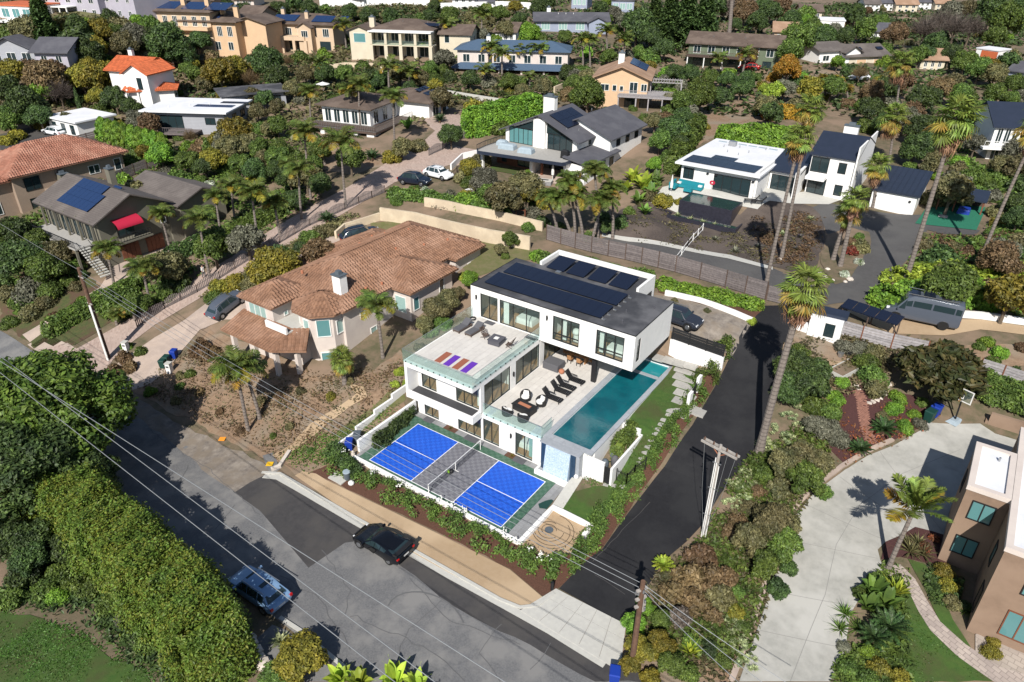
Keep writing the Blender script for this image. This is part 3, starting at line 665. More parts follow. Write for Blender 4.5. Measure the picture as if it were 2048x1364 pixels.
# --- middle level
mids = [(-.57,1.12,3.0,5.5), (3.29,5.78,3.0,5.5)]
wall_open(w, 'y', 7.56, 7.8, -.95, 5.95, 3.0, 5.6, mids)
sl_ = [(7.8,11.62,3.0,5.52), (12.45,16.3,3.0,5.52)]
wall_open(w, 'x', 5.95, 6.15, 7.4, 16.75, 3.0, 5.6, sl_)
wall_open(w, 'x', 5.96, 6.14, 16.75, 23.8, 3.0, 5.9, [(17.1,20.2,3.02,5.5)])
w.box(-1.25, 6.2, 2.4, -.96, 16.2, 5.6)                       # blade wall of the left side
w.box(-.9, 12.2, 3.0, 5.9, 12.35, 5.6)
hb('wall', WST, w)
ledge = MB(); ledge.box(-.96, 6.2, 2.42, 6.1, 6.4, 3.12); ledge.box(-.96, 6.4, 2.42, 6.1, 7.55, 2.72); ledge.box(5.88, 6.4, 2.72, 6.1, 7.4, 3.12)
hb('planter_ledge', WST, ledge)
st = MB(); st.box(-.95, 6.41, 2.725, 5.87, 7.54, 2.95); hb('stone_bed', 'stone_dark', st)
dk = MB(); dk.box(-1.25, 6.2, 5.6, 6.15, 16.2, 6.18); hb('deck_slab', WST, dk)
sb = MB(); sb.box(6.15, 7.5, 2.72, 12.0, 23.8, 2.95); sb.box(-1.4, 7.56, 2.72, 6.15, 23.8, 2.98); hb('terrace_slab', WST, sb)
fl = MB(); fl.box(-.95, 7.81, 2.985, 5.94, 23.7, 3.01); fl.box(-1.1, 7.81, -.2, 11.7, 11.9, -.01); hb('floor', 'wood_warm', fl)
# --- top level
w3 = MB()
tops = [(-.5,1.5,6.27,8.75), (1.72,6.12,6.27,8.75), (7.5,10.2,6.45,8.85), (11.85,14.5,6.45,8.85)]
wall_open(w3, 'y', 16.2, 16.4, -1.6, 15.45, 5.9, 9.3, tops)
wall_open(w3, 'x', 15.25, 15.45, 16.4, 23.8, 5.9, 9.3, [(16.75,17.4,6.5,8.7)])
w3.box(-1.6, 16.4, 5.9, -1.4, 23.8, 9.3); w3.box(-1.4, 23.6, 5.9, 15.25, 23.8, 9.3); w3.box(-1.4, 16.4, 5.9, 15.25, 23.6, 6.1)
w3.box(-1.4, 20.0, 6.1, 15.25, 20.12, 9.2); w3.box(6.8, 16.4, 6.1, 6.95, 20, 9.2)
hb('upper_wall', WST, w3)
f3 = MB(); f3.box(-1.4, 16.4, 6.1, 15.25, 20, 6.13); hb('upper_floor', 'wood_warm', f3)
rf = MB(); rf.box(-1.58, 16.22, 9.22, 15.43, 23.79, 9.34); hb('roof', 'roof_slate', rf)
cp = MB(); cp.box(-1.62, 16.18, 9.3, 15.47, 16.22, 9.38); cp.box(15.43, 16.22, 9.3, 15.47, 23.8, 9.38); cp.box(-1.62, 16.22, 9.3, -1.58, 23.8, 9.38); hb('roof_edge', 'dark_metal', cp)
rw = MB(); rw.box(1.2, 23.8, 5.0, 1.45, 27.4, 9.7); rw.box(11.75, 23.8, 5.0, 12.0, 27.4, 9.7); rw.box(1.45, 27.15, 5.0, 11.75, 27.4, 9.7); hb('rear_wing', WST, rw)
rr = MB(); rr.box(1.45, 23.8, 9.1, 11.75, 27.15, 9.25); hb('rear_roof', 'roof_slate', rr)
gd = MB(); gd.box(12.0, 24.6, 5.7, 12.04, 26.8, 8.3); hb('garage_door', 'dark_metal', gd)
# low blocks under the overhang at the back of the terrace
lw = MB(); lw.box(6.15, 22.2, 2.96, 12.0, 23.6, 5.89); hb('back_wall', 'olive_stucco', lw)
# columns
cm = MB(); cm.box(11.25, 16.9, 2.98, 11.7, 17.15, 5.89); hb('column', BLP, cm)
cm = MB(); cm.box(5.96, 7.3, 3.0, 6.16, 7.4, 5.6); hb('column', WST, cm)
# glazing
for (a, b_, z0, z1), n in zip(lows, (2, 3, 2, 2)): glazing(H, HO, 'y', 7.66, a, b_, z0, z1, n, name=SLD)
for (a, b_, z0, z1), n in zip(mids, (2, 3)): glazing(H, HO, 'y', 7.66, a, b_, z0, z1, n)
for (a, b_, z0, z1), n in zip(sl_, (3, 3)): glazing(H, HO, 'x', 6.06, a, b_, z0, z1, n, name=SLD)
glazing(H, HO, 'x', 6.06, 17.1, 20.2, 3.02, 5.5, 3, name=SLD)
for (a, b_, z0, z1), n in zip(tops[:2], (2, 3)): glazing(H, HO, 'y', 16.3, a, b_, z0, z1, n, name=SLD)
for (a, b_, z0, z1) in tops[2:]: glazing(H, HO, 'y', 16.28, a, b_, z0, z1, 3, [.28], fw=.09)
glazing(H, HO, 'x', 15.37, 16.75, 17.4, 6.5, 8.7, 1, fw=.07, gm=GDK)
# curtains and interior pieces seen through the glass
for x0, x1, y, z0, z1 in ((1.9,2.5,16.62,6.15,8.7), (8.3,8.7,16.62,6.5,8.8), (12.0,12.4,16.62,6.5,8.8), (5.3,5.7,7.95,3.05,5.4), (10.6,11.15,7.95,.05,2.3)):
    mb = MB(); n = 8
    for i in range(n):
        xa, xb = x0+(x1-x0)*i/n, x0+(x1-x0)*(i+1)/n; ya, yb = y+.05*(i % 2), y+.05*((i+1) % 2); mb.quad((xa,ya,z0),(xb,yb,z0),(xb,yb,z1),(xa,ya,z1))
    hb('curtain', 'glass_pale' if z0 < 1 else CWH, mb)
for x, y, z, w_, d_, h_, m_ in ((9.9,9.6,0,1.5,2.0,.55,CWH), (13.2,18.3,6.13,2.0,1.9,.55,CWH), (3.6,18.4,6.13,1.9,2.0,.55,CWH), (3,10,3.01,2.2,.9,.75,'wood_warm'), (1.5,9.6,3.01,1.8,.8,.7,CGR)):
    mb = MB(); mb.rbox(x, y, z, w_, d_, h_*.6, 0, .05, .05); mb.rbox(x, y, z+h_*.6, w_*.96, d_*.96, h_*.4, 0, .1, .1); hb('bed' if h_ == .55 else 'cabinet', m_, mb)
mb = MB(); mb.ball((9.2,17.6,7.1), .45, 12, 8, .7); mb.tube([(9.2,17.6,6.13),(9.2,17.6,6.9)], .3, 12); hb('bathtub', CWH, mb)
# wall lights
for ax, x, y, z in (('y',9.06,7.55,1.55), ('y',-.95,16.2,8.0), ('y',6.9,16.2,8.2), ('x',6.15,12.05,4.2)):
    mb = MB()
    if ax == 'y': mb.box(x-.06, y-.11, z, x+.06, y-.002, z+.45); mb.box(x-.09, y-.03, z+.12, x+.09, y-.001, z+.33)
    else: mb.box(x+.002, y-.06, z, x+.11, y+.06, z+.45); mb.box(x+.001, y-.09, z+.12, x+.03, y+.09, z+.33)
    hb('wall_light', BLP, mb)
# doormats lie in front, separate things
# deck and terrace tiles
def tiles(par, off, x0, y0, x1, y1, z, tw, th, m, name='tile', t=.03, gap=.008, skip=None, stag=True):
    nx, ny = max(1, round((x1-x0)/tw)), max(1, round((y1-y0)/th)); tw, th = (x1-x0)/nx, (y1-y0)/ny
    me = MB().box(gap, gap, 0, tw-gap, th-gap, t).mesh(name); me.materials.append(MATS[m])
    for i in range(nx):
        for j in range(ny):
            x, y = x0+i*tw, y0+j*th
            if skip and skip(x+tw/2, y+th/2): continue
            o = bpy.data.objects.new(name, me); COL.objects.link(o); o.parent = par; o.location = (x-off[0], y-off[1], z-off[2]+random.uniform(0,.003))
tiles(H, HO, -1.1, 6.4, 6.0, 16.2, 6.18, .6, 1.2, 'deck_tile', 'deck_tile')
tiles(H, HO, 6.17, 7.6, 11.98, 22.2, 2.95, .6, 1.2, 'deck_tile', 'terrace_tile')
# glass balustrades: panels, clips
def rail(par, off, pts, z, h=1.1, base=-.12, name='glass_rail', seg=1.35, clips=True, gm='glass_rail'):
    for a, b_ in zip(pts[:-1], pts[1:]):
        a, b_ = Vector(a), Vector(b_); L = (b_-a).length; n = max(1, round(L/seg)); d = (b_-a)/L; nx, ny = d.y*.008, -d.x*.008
        for i in range(n):
            p, q = a+d*(L*i/n+.012), a+d*(L*(i+1)/n-.012); mb = MB()
            mb.hexa([(p.x+nx-off[0],p.y+ny-off[1],z+base-off[2]),(q.x+nx-off[0],q.y+ny-off[1],z+base-off[2]),(q.x-nx-off[0],q.y-ny-off[1],z+base-off[2]),(p.x-nx-off[0],p.y-ny-off[1],z+base-off[2])][::-1],
                    [(p.x+nx-off[0],p.y+ny-off[1],z+h-off[2]),(q.x+nx-off[0],q.y+ny-off[1],z+h-off[2]),(q.x-nx-off[0],q.y-ny-off[1],z+h-off[2]),(p.x-nx-off[0],p.y-ny-off[1],z+h-off[2])][::-1])
            mb.build(name, gm, par)
            if clips:
                for t in (.25, .75):
                    m_ = p+(q-p)*t; c = MB(); c.rbox(m_.x-off[0], m_.y-off[1], z-.09-off[2], .07, .07, .1); c.build('clip', 'dark_metal', par)
        c = MB(); c.bar((a.x-off[0],a.y-off[1],z+h+.012-off[2]), (b_.x-off[0],b_.y-off[1],z+h+.012-off[2]), .03, .02); c.build('top_rail', 'steel', par)
rail(H, HO, [(-1.29,15.9),(-1.29,6.15),(6.2,6.15),(6.2,16.15)], 6.2)
rail(H, HO, [(6.25,7.44),(12.05,7.44),(12.05,9.0)], 2.95)
# solar panels in rows
def solar(par, off, x, y, z, nx, ny, pw, ph, tilt=0, rz=0, m='solar', gap=.02, name='solar_panel'):
    """grid of panels; x,y,z = lower-left corner (world); tilt raises the far side"""
    me = MB().box(gap/2, gap/2, 0, pw-gap/2, ph-gap/2, .04).mesh(name); me.materials.append(MATS[m])
    for i in range(nx):
        for j in range(ny):
            o = bpy.data.objects.new(name, me); COL.objects.link(o); o.parent = par
            M = Matrix.Translation((x-off[0], y-off[1], z-off[2]))@Matrix.Rotation(rz, 4, 'Z')@Matrix.Rotation(tilt, 4, 'X')@Matrix.Translation((i*pw, j*ph, 0))
            o.matrix_local = M
solar(H, HO, -.65, 17.05, 9.5, 12, 1, 1.03, 2.35, R(4)); solar(H, HO, -.55, 19.95, 9.5, 12, 1, 1.02, 2.3, R(4))
for x in (2.2, 4.45, 6.8, 9.05): solar(H, HO, x, 23.4, 9.45, 1, 1, 1.95, 2.55, R(8))
for y in (17.2, 18.2, 19.3, 20.2, 21.2, 22.2):
    mb = MB(); mb.rbox(11.9, y, 9.34, .3, .12, .1); mb.tube([(11.8,y,9.34),(11.8,y,9.62)], .03, 6); hb('panel_bracket', 'steel', mb)
for x, y in ((12.9,19.5), (14.6,21.6), (13.5,17.6)):
    mb = MB(); mb.tube([(x,y,9.34),(x,y,9.6)], .05, 8); mb.ball((x,y,9.6), .07, 8, 4); hb('vent_pipe', RGR, mb)
mb = MB(); mb.rbox(3.9, 22.9, 9.34, .5, .4, .3); hb('roof_unit', 'steel', mb)
# --- pool on the terrace
PO = (14.2, 15.8, 0)
Pl = thing('swimming_pool', 'long raised swimming pool with grey stone coping beside the white terrace', 'pool', PO)
def pb_(name, m, mb, par=None): return mb.build(name, m, par or Pl, PO)
b = MB(); b.box(12.02, 7.8, -.4, 12.5, 24, 2.9); b.box(16.03, 8.35, -.4, 16.45, 24, 2.9); b.box(12.5, 7.8, -.4, 16.03, 8.35, 2.9); b.box(12.5, 23.4, -.4, 16.03, 24, 2.9); b.box(12.5, 8.35, 1.0, 16.03, 23.4, 1.2); b.box(12.5, 20.9, 1.2, 16.03, 21.3, 2.7)
pb_('basin', WST, b)
wt = MB(); wt.quad((12.5,8.35,2.78),(16.03,8.35,2.78),(16.03,20.9,2.78),(12.5,20.9,2.78)); pb_('pool_water', 'pool_water', wt)
wt = MB(); wt.quad((12.5,21.3,2.80),(16.03,21.3,2.80),(16.03,23.4,2.80),(12.5,23.4,2.80)); pb_('spa_water', 'spa_water', wt)
wd = MB(); wd.box(12.5, 20.9, 2.7, 16.03, 21.3, 2.84); pb_('spa_wall', 'coping', wd)
for x0, y0, x1, y1, nx, ny in ((12.0,8.35,12.5,24,1,13), (16.03,8.35,16.47,24,1,13), (12.0,7.78,16.47,8.35,5,1), (12.5,23.4,16.03,24,3,1)):
    tw, th = (x1-x0)/nx, (y1-y0)/ny; me = MB().box(.006, .006, 0, tw-.006, th-.006, .08).mesh('coping_stone'); me.materials.append(MATS['coping'])
    for i in range(nx):
        for j in range(ny): obj('coping_stone', me, None, Pl, (x0+i*tw-PO[0], y0+j*th-PO[1], 2.9))
# --- fountain wall
FO = (13.9, 7.2, 0)
F_ = thing('water_wall', 'water wall of pale blue mosaic between navy tiled piers over a white basin', 'fountain', FO)
def fb(name, m, mb): return mb.build(name, m, F_, FO)
b = MB(); b.box(12.1, 6.45, -.3, 15.45, 6.65, .45); b.box(12.1, 6.65, -.3, 12.3, 7.5, .45); b.box(15.25, 6.65, -.3, 15.45, 7.5, .45); fb('basin', WST, b)
b = MB(); b.quad((12.3,6.65,.3),(15.25,6.65,.3),(15.25,7.5,.3),(12.3,7.5,.3)); fb('water', 'coping', b)
for x0, x1 in ((12.3,12.75), (15.0,15.45)):
    k = 0
    for i in range(2):
        for j in range(8):
            w_ = (x1-x0)/2; b = MB(); b.box(x0+w_*i+.006, 7.1, .3+j*.32+.006, x0+w_*(i+1)-.006, 7.2, .3+(j+1)*.32-.006); fb('navy_tile', 'navy_tile', b)
b = MB(); b.box(12.3, 7.2, -.3, 15.75, 7.78, 2.88); fb('wall', 'coping', b)
b = MB(); b.hexa([(12.75,6.72,.3),(15.0,6.72,.3),(15.0,7.2,.3),(12.75,7.2,.3)], [(12.75,7.08,2.8),(15.0,7.08,2.8),(15.0,7.2,2.8),(12.75,7.2,2.8)]); fb('mosaic_panel', 'fountain_mosaic', b)
b = MB(); b.box(12.15, 7.05, 2.88, 15.8, 7.77, 2.97); fb('cap', 'coping', b)
# --- equipment yard right of the fountain
EO = (17, 10, 0)
E_ = thing('equipment_yard', 'white walled pool equipment yard with a black slatted gate', 'wall', EO)
def eb(name, m, mb): return mb.build(name, m, E_, EO)
b = MB(); b.box(15.76, 7.9, -.3, 17.55, 8.1, 2.6); b.box(18.1, 7.9, -.3, 18.28, 13.2, 2.4); b.box(16.48, 13.0, -.3, 18.1, 13.2, 2.9); eb('wall', WST, b)
b = MB(); b.box(16.48, 8.1, -.3, 18.1, 13.0, .95); eb('slab', PCO, b)
for j in range(12): b = MB(); b.box(17.56, 7.95, .05+j*.19, 18.09, 8.0, .05+j*.19+.16); eb('gate_slat', FBL, b)
for x, y, h_ in ((17.0,9.2,1.0), (17.5,9.9,1.1), (17.0,10.6,.8)):
    t = thing('pool_filter', {1.0:'round grey pool filter nearest the slatted gate', 1.1:'tall grey pool filter in the middle of the equipment yard', .8:'short grey pool pump by the terrace wall'}[h_], 'filter', (x, y, .95), 0, 'pool equipment')
    m_ = MB(); m_.tube([(0,0,0),(0,0,.1),(0,0,h_*.7),(0,0,h_*.9),(0,0,h_)], [.2,.3,.3,.22,.06], 12); m_.build('tank', CGR if h_ > 1 else 'bin_grey', t, smooth=True)
    m_ = MB(); m_.tube([(.3,0,.2),(.5,.1,.2),(.5,.4,.2)], .05, 6); m_.tube([(-.3,0,.3),(-.45,0,.3),(-.45,0,.05)], .05, 6); m_.build('pipe', BLP, t)
t = thing('wall_box', 'grey electrical box on the white yard wall', 'box', (17.5, 12.99, 1.9)); m_ = MB(); m_.box(-.3,-.22,0,.3,-.005,.6); m_.build('cabinet', 'bin_grey', t); m_ = MB(); m_.box(-.28,-.24,.02,.28,-.22,.58); m_.build('door', 'steel', t)
# --- ball court
court = MB(); court.box(-1.0, -.3, -.2, 14.15, 6.9, 0)
CT = thing('ball_court', 'blue and grey tiled pickleball court with white lines and green border', 'court', (6.7, 3.05, 0)); CO = (6.7, 3.05, 0)
court.build('border', 'court_green', CT, CO)
def cb(n, m, x0, y0, x1, y1, z): b = MB(); b.box(x0, y0, .001, x1, y1, z); b.build(n, m, CT, CO)
L_, W_c, a_ = 13.41, 6.1, 4.57
for x0, x1 in ((0, a_), (L_-a_, L_)):
    for y0, y1 in ((0, 3.05), (3.05, W_c)): cb('blue_field', 'court_blue', x0+.004, y0+.004, x1-.004, y1-.004, .008)
cb('grey_field', 'court_grey', a_+.004, .004, L_-a_-.004, W_c-.004, .008)
lw_ = .065
for x0, y0, x1, y1, dz in ((-.03,-.03,L_+.03,.03,0), (-.03,W_c-.03,L_+.03,W_c+.03,0), (-.03,.03,.03,W_c-.03,0), (L_-.03,.03,L_+.03,W_c-.03,0), (a_-.03,.03,a_+.03,W_c-.03,0), (L_-a_-.03,.03,L_-a_+.03,W_c-.03,0), (.03,3.02,a_-.03,3.08,0), (L_-a_+.03,3.02,L_-.03,3.08,0)):
    b = MB(); b.box(x0, y0, .0085, x1, y1, .0125); b.build('line', 'line_white', CT, CO)
tl = tag(MB().box(-1.4, -.5, -.4, 15.25, 7.54, -.205).build('court_slab', 'concrete'), kind='structure')
for x0, y0, x1, y1 in ((14.17,-.3,15.2,6.4), (-1.3,6.92,14.16,7.52), (-1.35,-.3,-1.02,6.9)):
    nx, ny = max(1, round((x1-x0)/.6)), max(1, round((y1-y0)/.6)); tw, th = (x1-x0)/nx, (y1-y0)/ny
    me = MB().box(.006, .006, 0, tw-.006, th-.006, .2).mesh('paving_stone'); me.materials.append(MATS['grey_tile'])
    for i in range(nx):
        for j in range(ny): obj('paving_stone', me, None, tl, (x0+i*tw, y0+j*th, -.204))
# low walls round the court
lwl = MB(); lwl.box(-1.35, -.62, -1.2, 15.3, -.34, .14); 
tag(lwl.build('court_wall', WST), 'low white wall along the street side of the blue court', 'wall')
b = MB(); b.box(-1.62, .3, -.3, -1.38, 7.5, 1.15); tag(b.build('garden_wall', WST), 'low white wall between the court and the narrow planter of shrubs', 'wall')
b = MB()
for k in range(5): b.box(-3.3, -.6+k*2.3, -1, -3.1, -.6+(k+1)*2.3, .55+k*.42)
tag(b.build('stepped_wall', WST), 'stepped white wall climbing the slope left of the planter', 'wall')
gp = [at(*k)[:2] for k in ((1040,1090),(1106,1020),(1182,1058),(1142,1108))]
strip_wall('planter_wall', WST, [gp[0], gp[1], gp[2], (gp[2][0]*.6+gp[3][0]*.4, gp[2][1]*.6+gp[3][1]*.4)], .32, .42, 'low white planter wall around the bare square bed by the lane', 'wall', step=.7)
drape('planter_bed', 'tan_gravel', [gp[0], gp[1], gp[2], gp[3], at(1095,1118)[:2]], .10)
ux = at(1098, 1062); t = MB(); t.tube([(ux[0],ux[1],ux[2]+.1),(ux[0],ux[1],ux[2]+.15)], .32, 18); tag(t.build('manhole_cover', 'bin_grey'), 'round grey cover set in the bare planter bed', 'cover')
for k in range(5):
    c = [on(ux[0]+(.55+.28*k)*math.cos(t_)+(.2 if k > 2 else 0), ux[1]+(.5+.27*k)*math.sin(t_*1.0), .125) for t_ in np.linspace(.4+k, 5.2+k*.7, 22)]
    t = MB(); t.tube(c, .018, 5); tag(t.build('drip_line', BLP), ['innermost','second','middle','fourth','outermost'][k]+' loop of thin drip hose round the grey cover in the bed', 'hose', 'drip hoses in the planter bed')
# ================================================================ other houses
def roof_flat(mb, x0, y0, x1, y1, z, th=.25, over=.5, slope=0):
    mb.hexa([(x0-over,y0-over,z),(x1+over,y0-over,z),(x1+over,y1+over,z+slope),(x0-over,y1+over,z+slope)], [(x0-over,y0-over,z+th),(x1+over,y0-over,z+th),(x1+over,y1+over,z+th+slope),(x0-over,y1+over,z+th+slope)])
    return [[(x0-over,y0-over,z+th),(x1+over,y0-over,z+th),(x1+over,y1+over,z+th+slope),(x0-over,y1+over,z+th+slope)]]
def roof_gable(mb, x0, y0, x1, y1, z, rise, axis='x', over=.5, th=.18):
    X0, X1, Y0, Y1 = x0-over, x1+over, y0-over, y1+over; pl = []
    if axis == 'x': ym = (Y0+Y1)/2; zl = z-over*rise/((y1-y0)/2); a, b, c = [(X0,Y0,zl),(X1,Y0,zl)], [(X1,ym,z+rise),(X0,ym,z+rise)], [(X1,Y1,zl),(X0,Y1,zl)]
    else: xm = (X0+X1)/2; zl = z-over*rise/((x1-x0)/2); a, b, c = [(X1,Y0,zl),(X1,Y1,zl)], [(xm,Y1,z+rise),(xm,Y0,z+rise)], [(X0,Y1,zl),(X0,Y0,zl)]
    up = lambda p: (p[0], p[1], p[2]+th)
    for q in ([a[0],a[1],b[0],b[1]], [c[0],c[1],b[1],b[0]]):
        n = len(mb.v); mb.v += q+[up(p) for p in q]; mb.f += [(n+3,n+2,n+1,n),(n+4,n+5,n+6,n+7)]+[(n+i,n+(i+1)%4,n+4+(i+1)%4,n+4+i) for i in range(4)]; pl.append([up(p) for p in q])
    return pl
def roof_hip(mb, x0, y0, x1, y1, z, rise, over=.5, th=.18):
    X0, X1, Y0, Y1 = x0-over, x1+over, y0-over, y1+over; w, d = X1-X0, Y1-Y0
    if w >= d: r0, r1 = (X0+d/2, (Y0+Y1)/2, z+rise+th), (X1-d/2, (Y0+Y1)/2, z+rise+th)
    else: r0, r1 = ((X0+X1)/2, Y0+w/2, z+rise+th), ((X0+X1)/2, Y1-w/2, z+rise+th)
    e = [(X0,Y0,z+th),(X1,Y0,z+th),(X1,Y1,z+th),(X0,Y1,z+th)]
    if w >= d: sl = [[e[0],e[1],r1,r0],[e[1],e[2],r1],[e[2],e[3],r0,r1],[e[3],e[0],r0]]
    else: sl = [[e[0],e[1],r0],[e[1],e[2],r1,r0],[e[2],e[3],r1],[e[3],e[0],r0,r1]]
    for q in sl: mb.quad(*q)
    mb.quad(*[(p[0],p[1],z) for p in e[::-1]])
    for i in range(4): p, q = e[i], e[(i+1)%4]; mb.quad((p[0],p[1],z),(q[0],q[1],z),q,p)
    return sl
def tile_cover(par, planes, m, tw=.34, tl=.46, name='roof_tile'):
    """barrel tiles laid row by row on each slope, real pieces"""
    mb = MB()
    for q in planes:
        q = [Vector(p) for p in q]; e = (q[1]-q[0]); W_ = e.length; e /= W_; n = e.cross(q[2]-q[0]).normalized()
        if n.z < 0: n = -n
        s = n.cross(e); 
        if s.z < 0: s = -s
        P2 = [((p-q[0]).dot(e), (p-q[0]).dot(s)) for p in q]; H_ = max(p[1] for p in P2); x0 = min(p[0] for p in P2); x1 = max(p[0] for p in P2)
        rows = int(H_/tl)+1
        for j in range(rows):
            v = (j+.5)*tl; xs = []
            if v > H_: continue
            for i in range(len(P2)):
                a, b = P2[i], P2[(i+1)%len(P2)]
                if (a[1] <= v) != (b[1] <= v): xs.append(a[0]+(b[0]-a[0])*(v-a[1])/(b[1]-a[1]))
            if len(xs) < 2: continue
            xa, xb = min(xs), max(xs); nx = int((xb-xa)/tw)
            if nx < 1: continue
            t_ = (xb-xa)/nx
            for i in range(nx):
                u0 = xa+i*t_; k = len(mb.v); h = .075
                for vv, up in ((j*tl-.04, .05), ((j+1)*tl, .015)):
                    for uu, hh in ((u0+.01, 0), (u0+t_*.5, h), (u0+t_-.01, 0)):
                        mb.v.append(tuple(q[0]+e*uu+s*min(vv, H_)+n*(hh+up)))
                mb.f += [(k,k+1,k+4,k+3),(k+1,k+2,k+5,k+4),(k,k+2,k+1)]
    o = mb.build(name, m, par); o['kind'] = 'stuff'; return o
class House:
    """local frame: x along the front seen in the photo, y away from it, z up from the ground"""
    def __init__(s, name, label, loc, rz=0, cat='house', group=None): s.o = thing(name, label, cat, loc, rz, group)
    def box(s, name, m, *b, label=None):
        o = MB().box(*b).build(name, m, s.o)
        if label: o['label'] = label
        return o
    def vol(s, x0, y0, x1, y1, z0, z1, wall, roof=None, kind='hip', rise=1.5, axis='x', over=.5, tile=None, slope=0, fascia=None, gablewall=True):
        mb = MB(); mb.box(x0, y0, z0, x1, y1, z1)
        if kind == 'gable':
            if axis == 'x': ym = (y0+y1)/2; n = len(mb.v); mb.v += [(x0,y0,z1),(x0,y1,z1),(x0,ym,z1+rise*.97),(x1,y0,z1),(x1,y1,z1),(x1,ym,z1+rise*.97)]; mb.f += [(n,n+2,n+1),(n+3,n+4,n+5)]
            else: xm = (x0+x1)/2; n = len(mb.v); mb.v += [(x0,y0,z1),(x1,y0,z1),(xm,y0,z1+rise*.97),(x0,y1,z1),(x1,y1,z1),(xm,y1,z1+rise*.97)]; mb.f += [(n,n+1,n+2),(n+3,n+5,n+4)]
        mb.build('wall', wall, s.o)
        if not roof: return None
        r = MB(); z = z1+.003
        pl = roof_hip(r, x0, y0, x1, y1, z, rise, over) if kind == 'hip' else roof_gable(r, x0, y0, x1, y1, z, rise, axis, over) if kind == 'gable' else roof_flat(r, x0, y0, x1, y1, z, .25, over, slope)
        ro = r.build('roof', roof, s.o)
        if tile: tile_cover(ro, pl, tile)
        return ro
    def win(s, face, c, u, z, w, h, cols=2, fm=FWH, gm=GDK, name='window', rows=None):
        """face F/B at y=c, R/L at x=c; u = centre along the wall"""
        sg = {'F': -1, 'B': 1, 'R': 1, 'L': -1}[face]; ax = 'y' if face in 'FB' else 'x'
        return glazing(s.o, (0,0,0), ax, c+sg*.02, u-w/2, u+w/2, z, z+h, cols, rows, gm, fm, name, .07, .09)
    def chimney(s, x, y, z0, z1, w=.9, d=.7, m=WST, par=None):
        c = MB().box(x-w/2, y-d/2, z0, x+w/2, y+d/2, z1).build('chimney', m, s.o)
        b = MB(); b.box(x-w/2-.08, y-d/2-.08, z1, x+w/2+.08, y+d/2+.08, z1+.12); b.rbox(x, y, z1+.12, w*.5, d*.6, .35, 0, .1, .1); b.build('chimney_cap', 'bin_grey', c)
    def solar(s, x, y, z, nx, ny, pw=1.05, ph=1.7, tilt=0, rz=0, m='solar'): solar(s.o, (0,0,0), x, y, z, nx, ny, pw, ph, tilt, rz, m)
    def railing(s, pts, z, h=1.0, m=FWH, step=.35, name='railing'):
        r = MB()
        for a, b in zip(pts[:-1], pts[1:]):
            L = math.dist(a, b); n = max(1, int(L/step)); r.bar((a[0],a[1],z+h),(b[0],b[1],z+h),.07); r.bar((a[0],a[1],z+.1),(b[0],b[1],z+.1),.05)
            for i in range(n+1): t = i/n; r.bar((a[0]+(b[0]-a[0])*t,a[1]+(b[1]-a[1])*t,z),(a[0]+(b[0]-a[0])*t,a[1]+(b[1]-a[1])*t,z+h-.04),.04)
        r.build(name, m, s.o)
    def posts(s, pts, z0, z1, w=.3, m=WST):
        for x, y in pts: MB().rbox(x, y, z0, w, w, z1-z0).build('post', m, s.o)
    def vents(s, pts, m='steel'):
        for x, y, z in pts: MB().tube([(x,y,z),(x,y,z+.35)], .07, 6).build('vent_pipe', m, s.o)
def slope_solar(h, px, py, z, nx, ny, axis, rise, run, pw=1.05, ph=1.7, m='solar'):
    t = math.atan2(rise, run)
    h.solar(px, py, z, nx, ny, pw, ph, t if axis == 'x' else 0, 0, m)
# --- tiled house next door (grid aligned)
MO = (-17.0, 15.0, 0)
M_ = House('tiled_house', 'white two-storey house with brown clay tile hip roofs and an octagonal bay', MO)
def mv(x0, y0, x1, y1, z0, z1, **k): return M_.vol(x0-MO[0], y0-MO[1], x1-MO[0], y1-MO[1], z0, z1, 'pink_stucco', 'roof_clay', tile='roof_clay', **k)
mv(-22.2, 9.5, -12.0, 30.4, -1, 6.3, kind='hip', rise=2.5, over=.55)
mv(-17.0, 16.3, -9.5, 23.0, 0, 6.2, kind='hip', rise=1.6, over=.55)
mv(-16.0, 25.4, -10.9, 30.0, 1, 6.25, kind='hip', rise=1.1, over=.5)
mv(-22.2, 5.9, -18.0, 10.5, -1, 6.35, kind='hip', rise=1.3, over=.5)
mv(-27.0, 16.5, -20.5, 29.0, 1, 4.9, kind='hip', rise=1.5, over=.5)
# lower porch roof
r = MB(); pr = [[(-22.8,3.0,3.75),(-15.4,3.0,3.75),(-15.4,6.0,4.75),(-22.8,6.0,4.75)], [(-15.4,3.0,3.75),(-12.6,5.0,3.75),(-14.2,7.0,4.75),(-15.4,6.0,4.75)], [(-22.8,9.5,3.75),(-22.8,3.0,3.75),(-21.9,6.0,4.75),(-21.9,9.5,4.75)]]
for q in pr:
    q = [(p[0]-MO[0], p[1]-MO[1], p[2]) for p in q]; r.quad(*q); r.quad(*[(p[0],p[1],p[2]-.2) for p in q[::-1]]); r.quad((q[0][0],q[0][1],q[0][2]-.2),(q[1][0],q[1][1],q[1][2]-.2),q[1],q[0])
ro = r.build('porch_roof', 'roof_clay', M_.o); tile_cover(ro, [[(p[0]-MO[0], p[1]-MO[1], p[2]+.01) for p in q] for q in pr[:2]], 'roof_clay')
def mbx(name, m, x0, y0, z0, x1, y1, z1): return M_.box(name, m, x0-MO[0], y0-MO[1], z0, x1-MO[0], y1-MO[1], z1)
mbx('wall', 'pink_stucco', -21.9, 5.2, -1, -18.1, 5.9, 3.6); mbx('wall', 'pink_stucco', -18.1, 5.9, -1, -14.6, 9.5, 4.6)
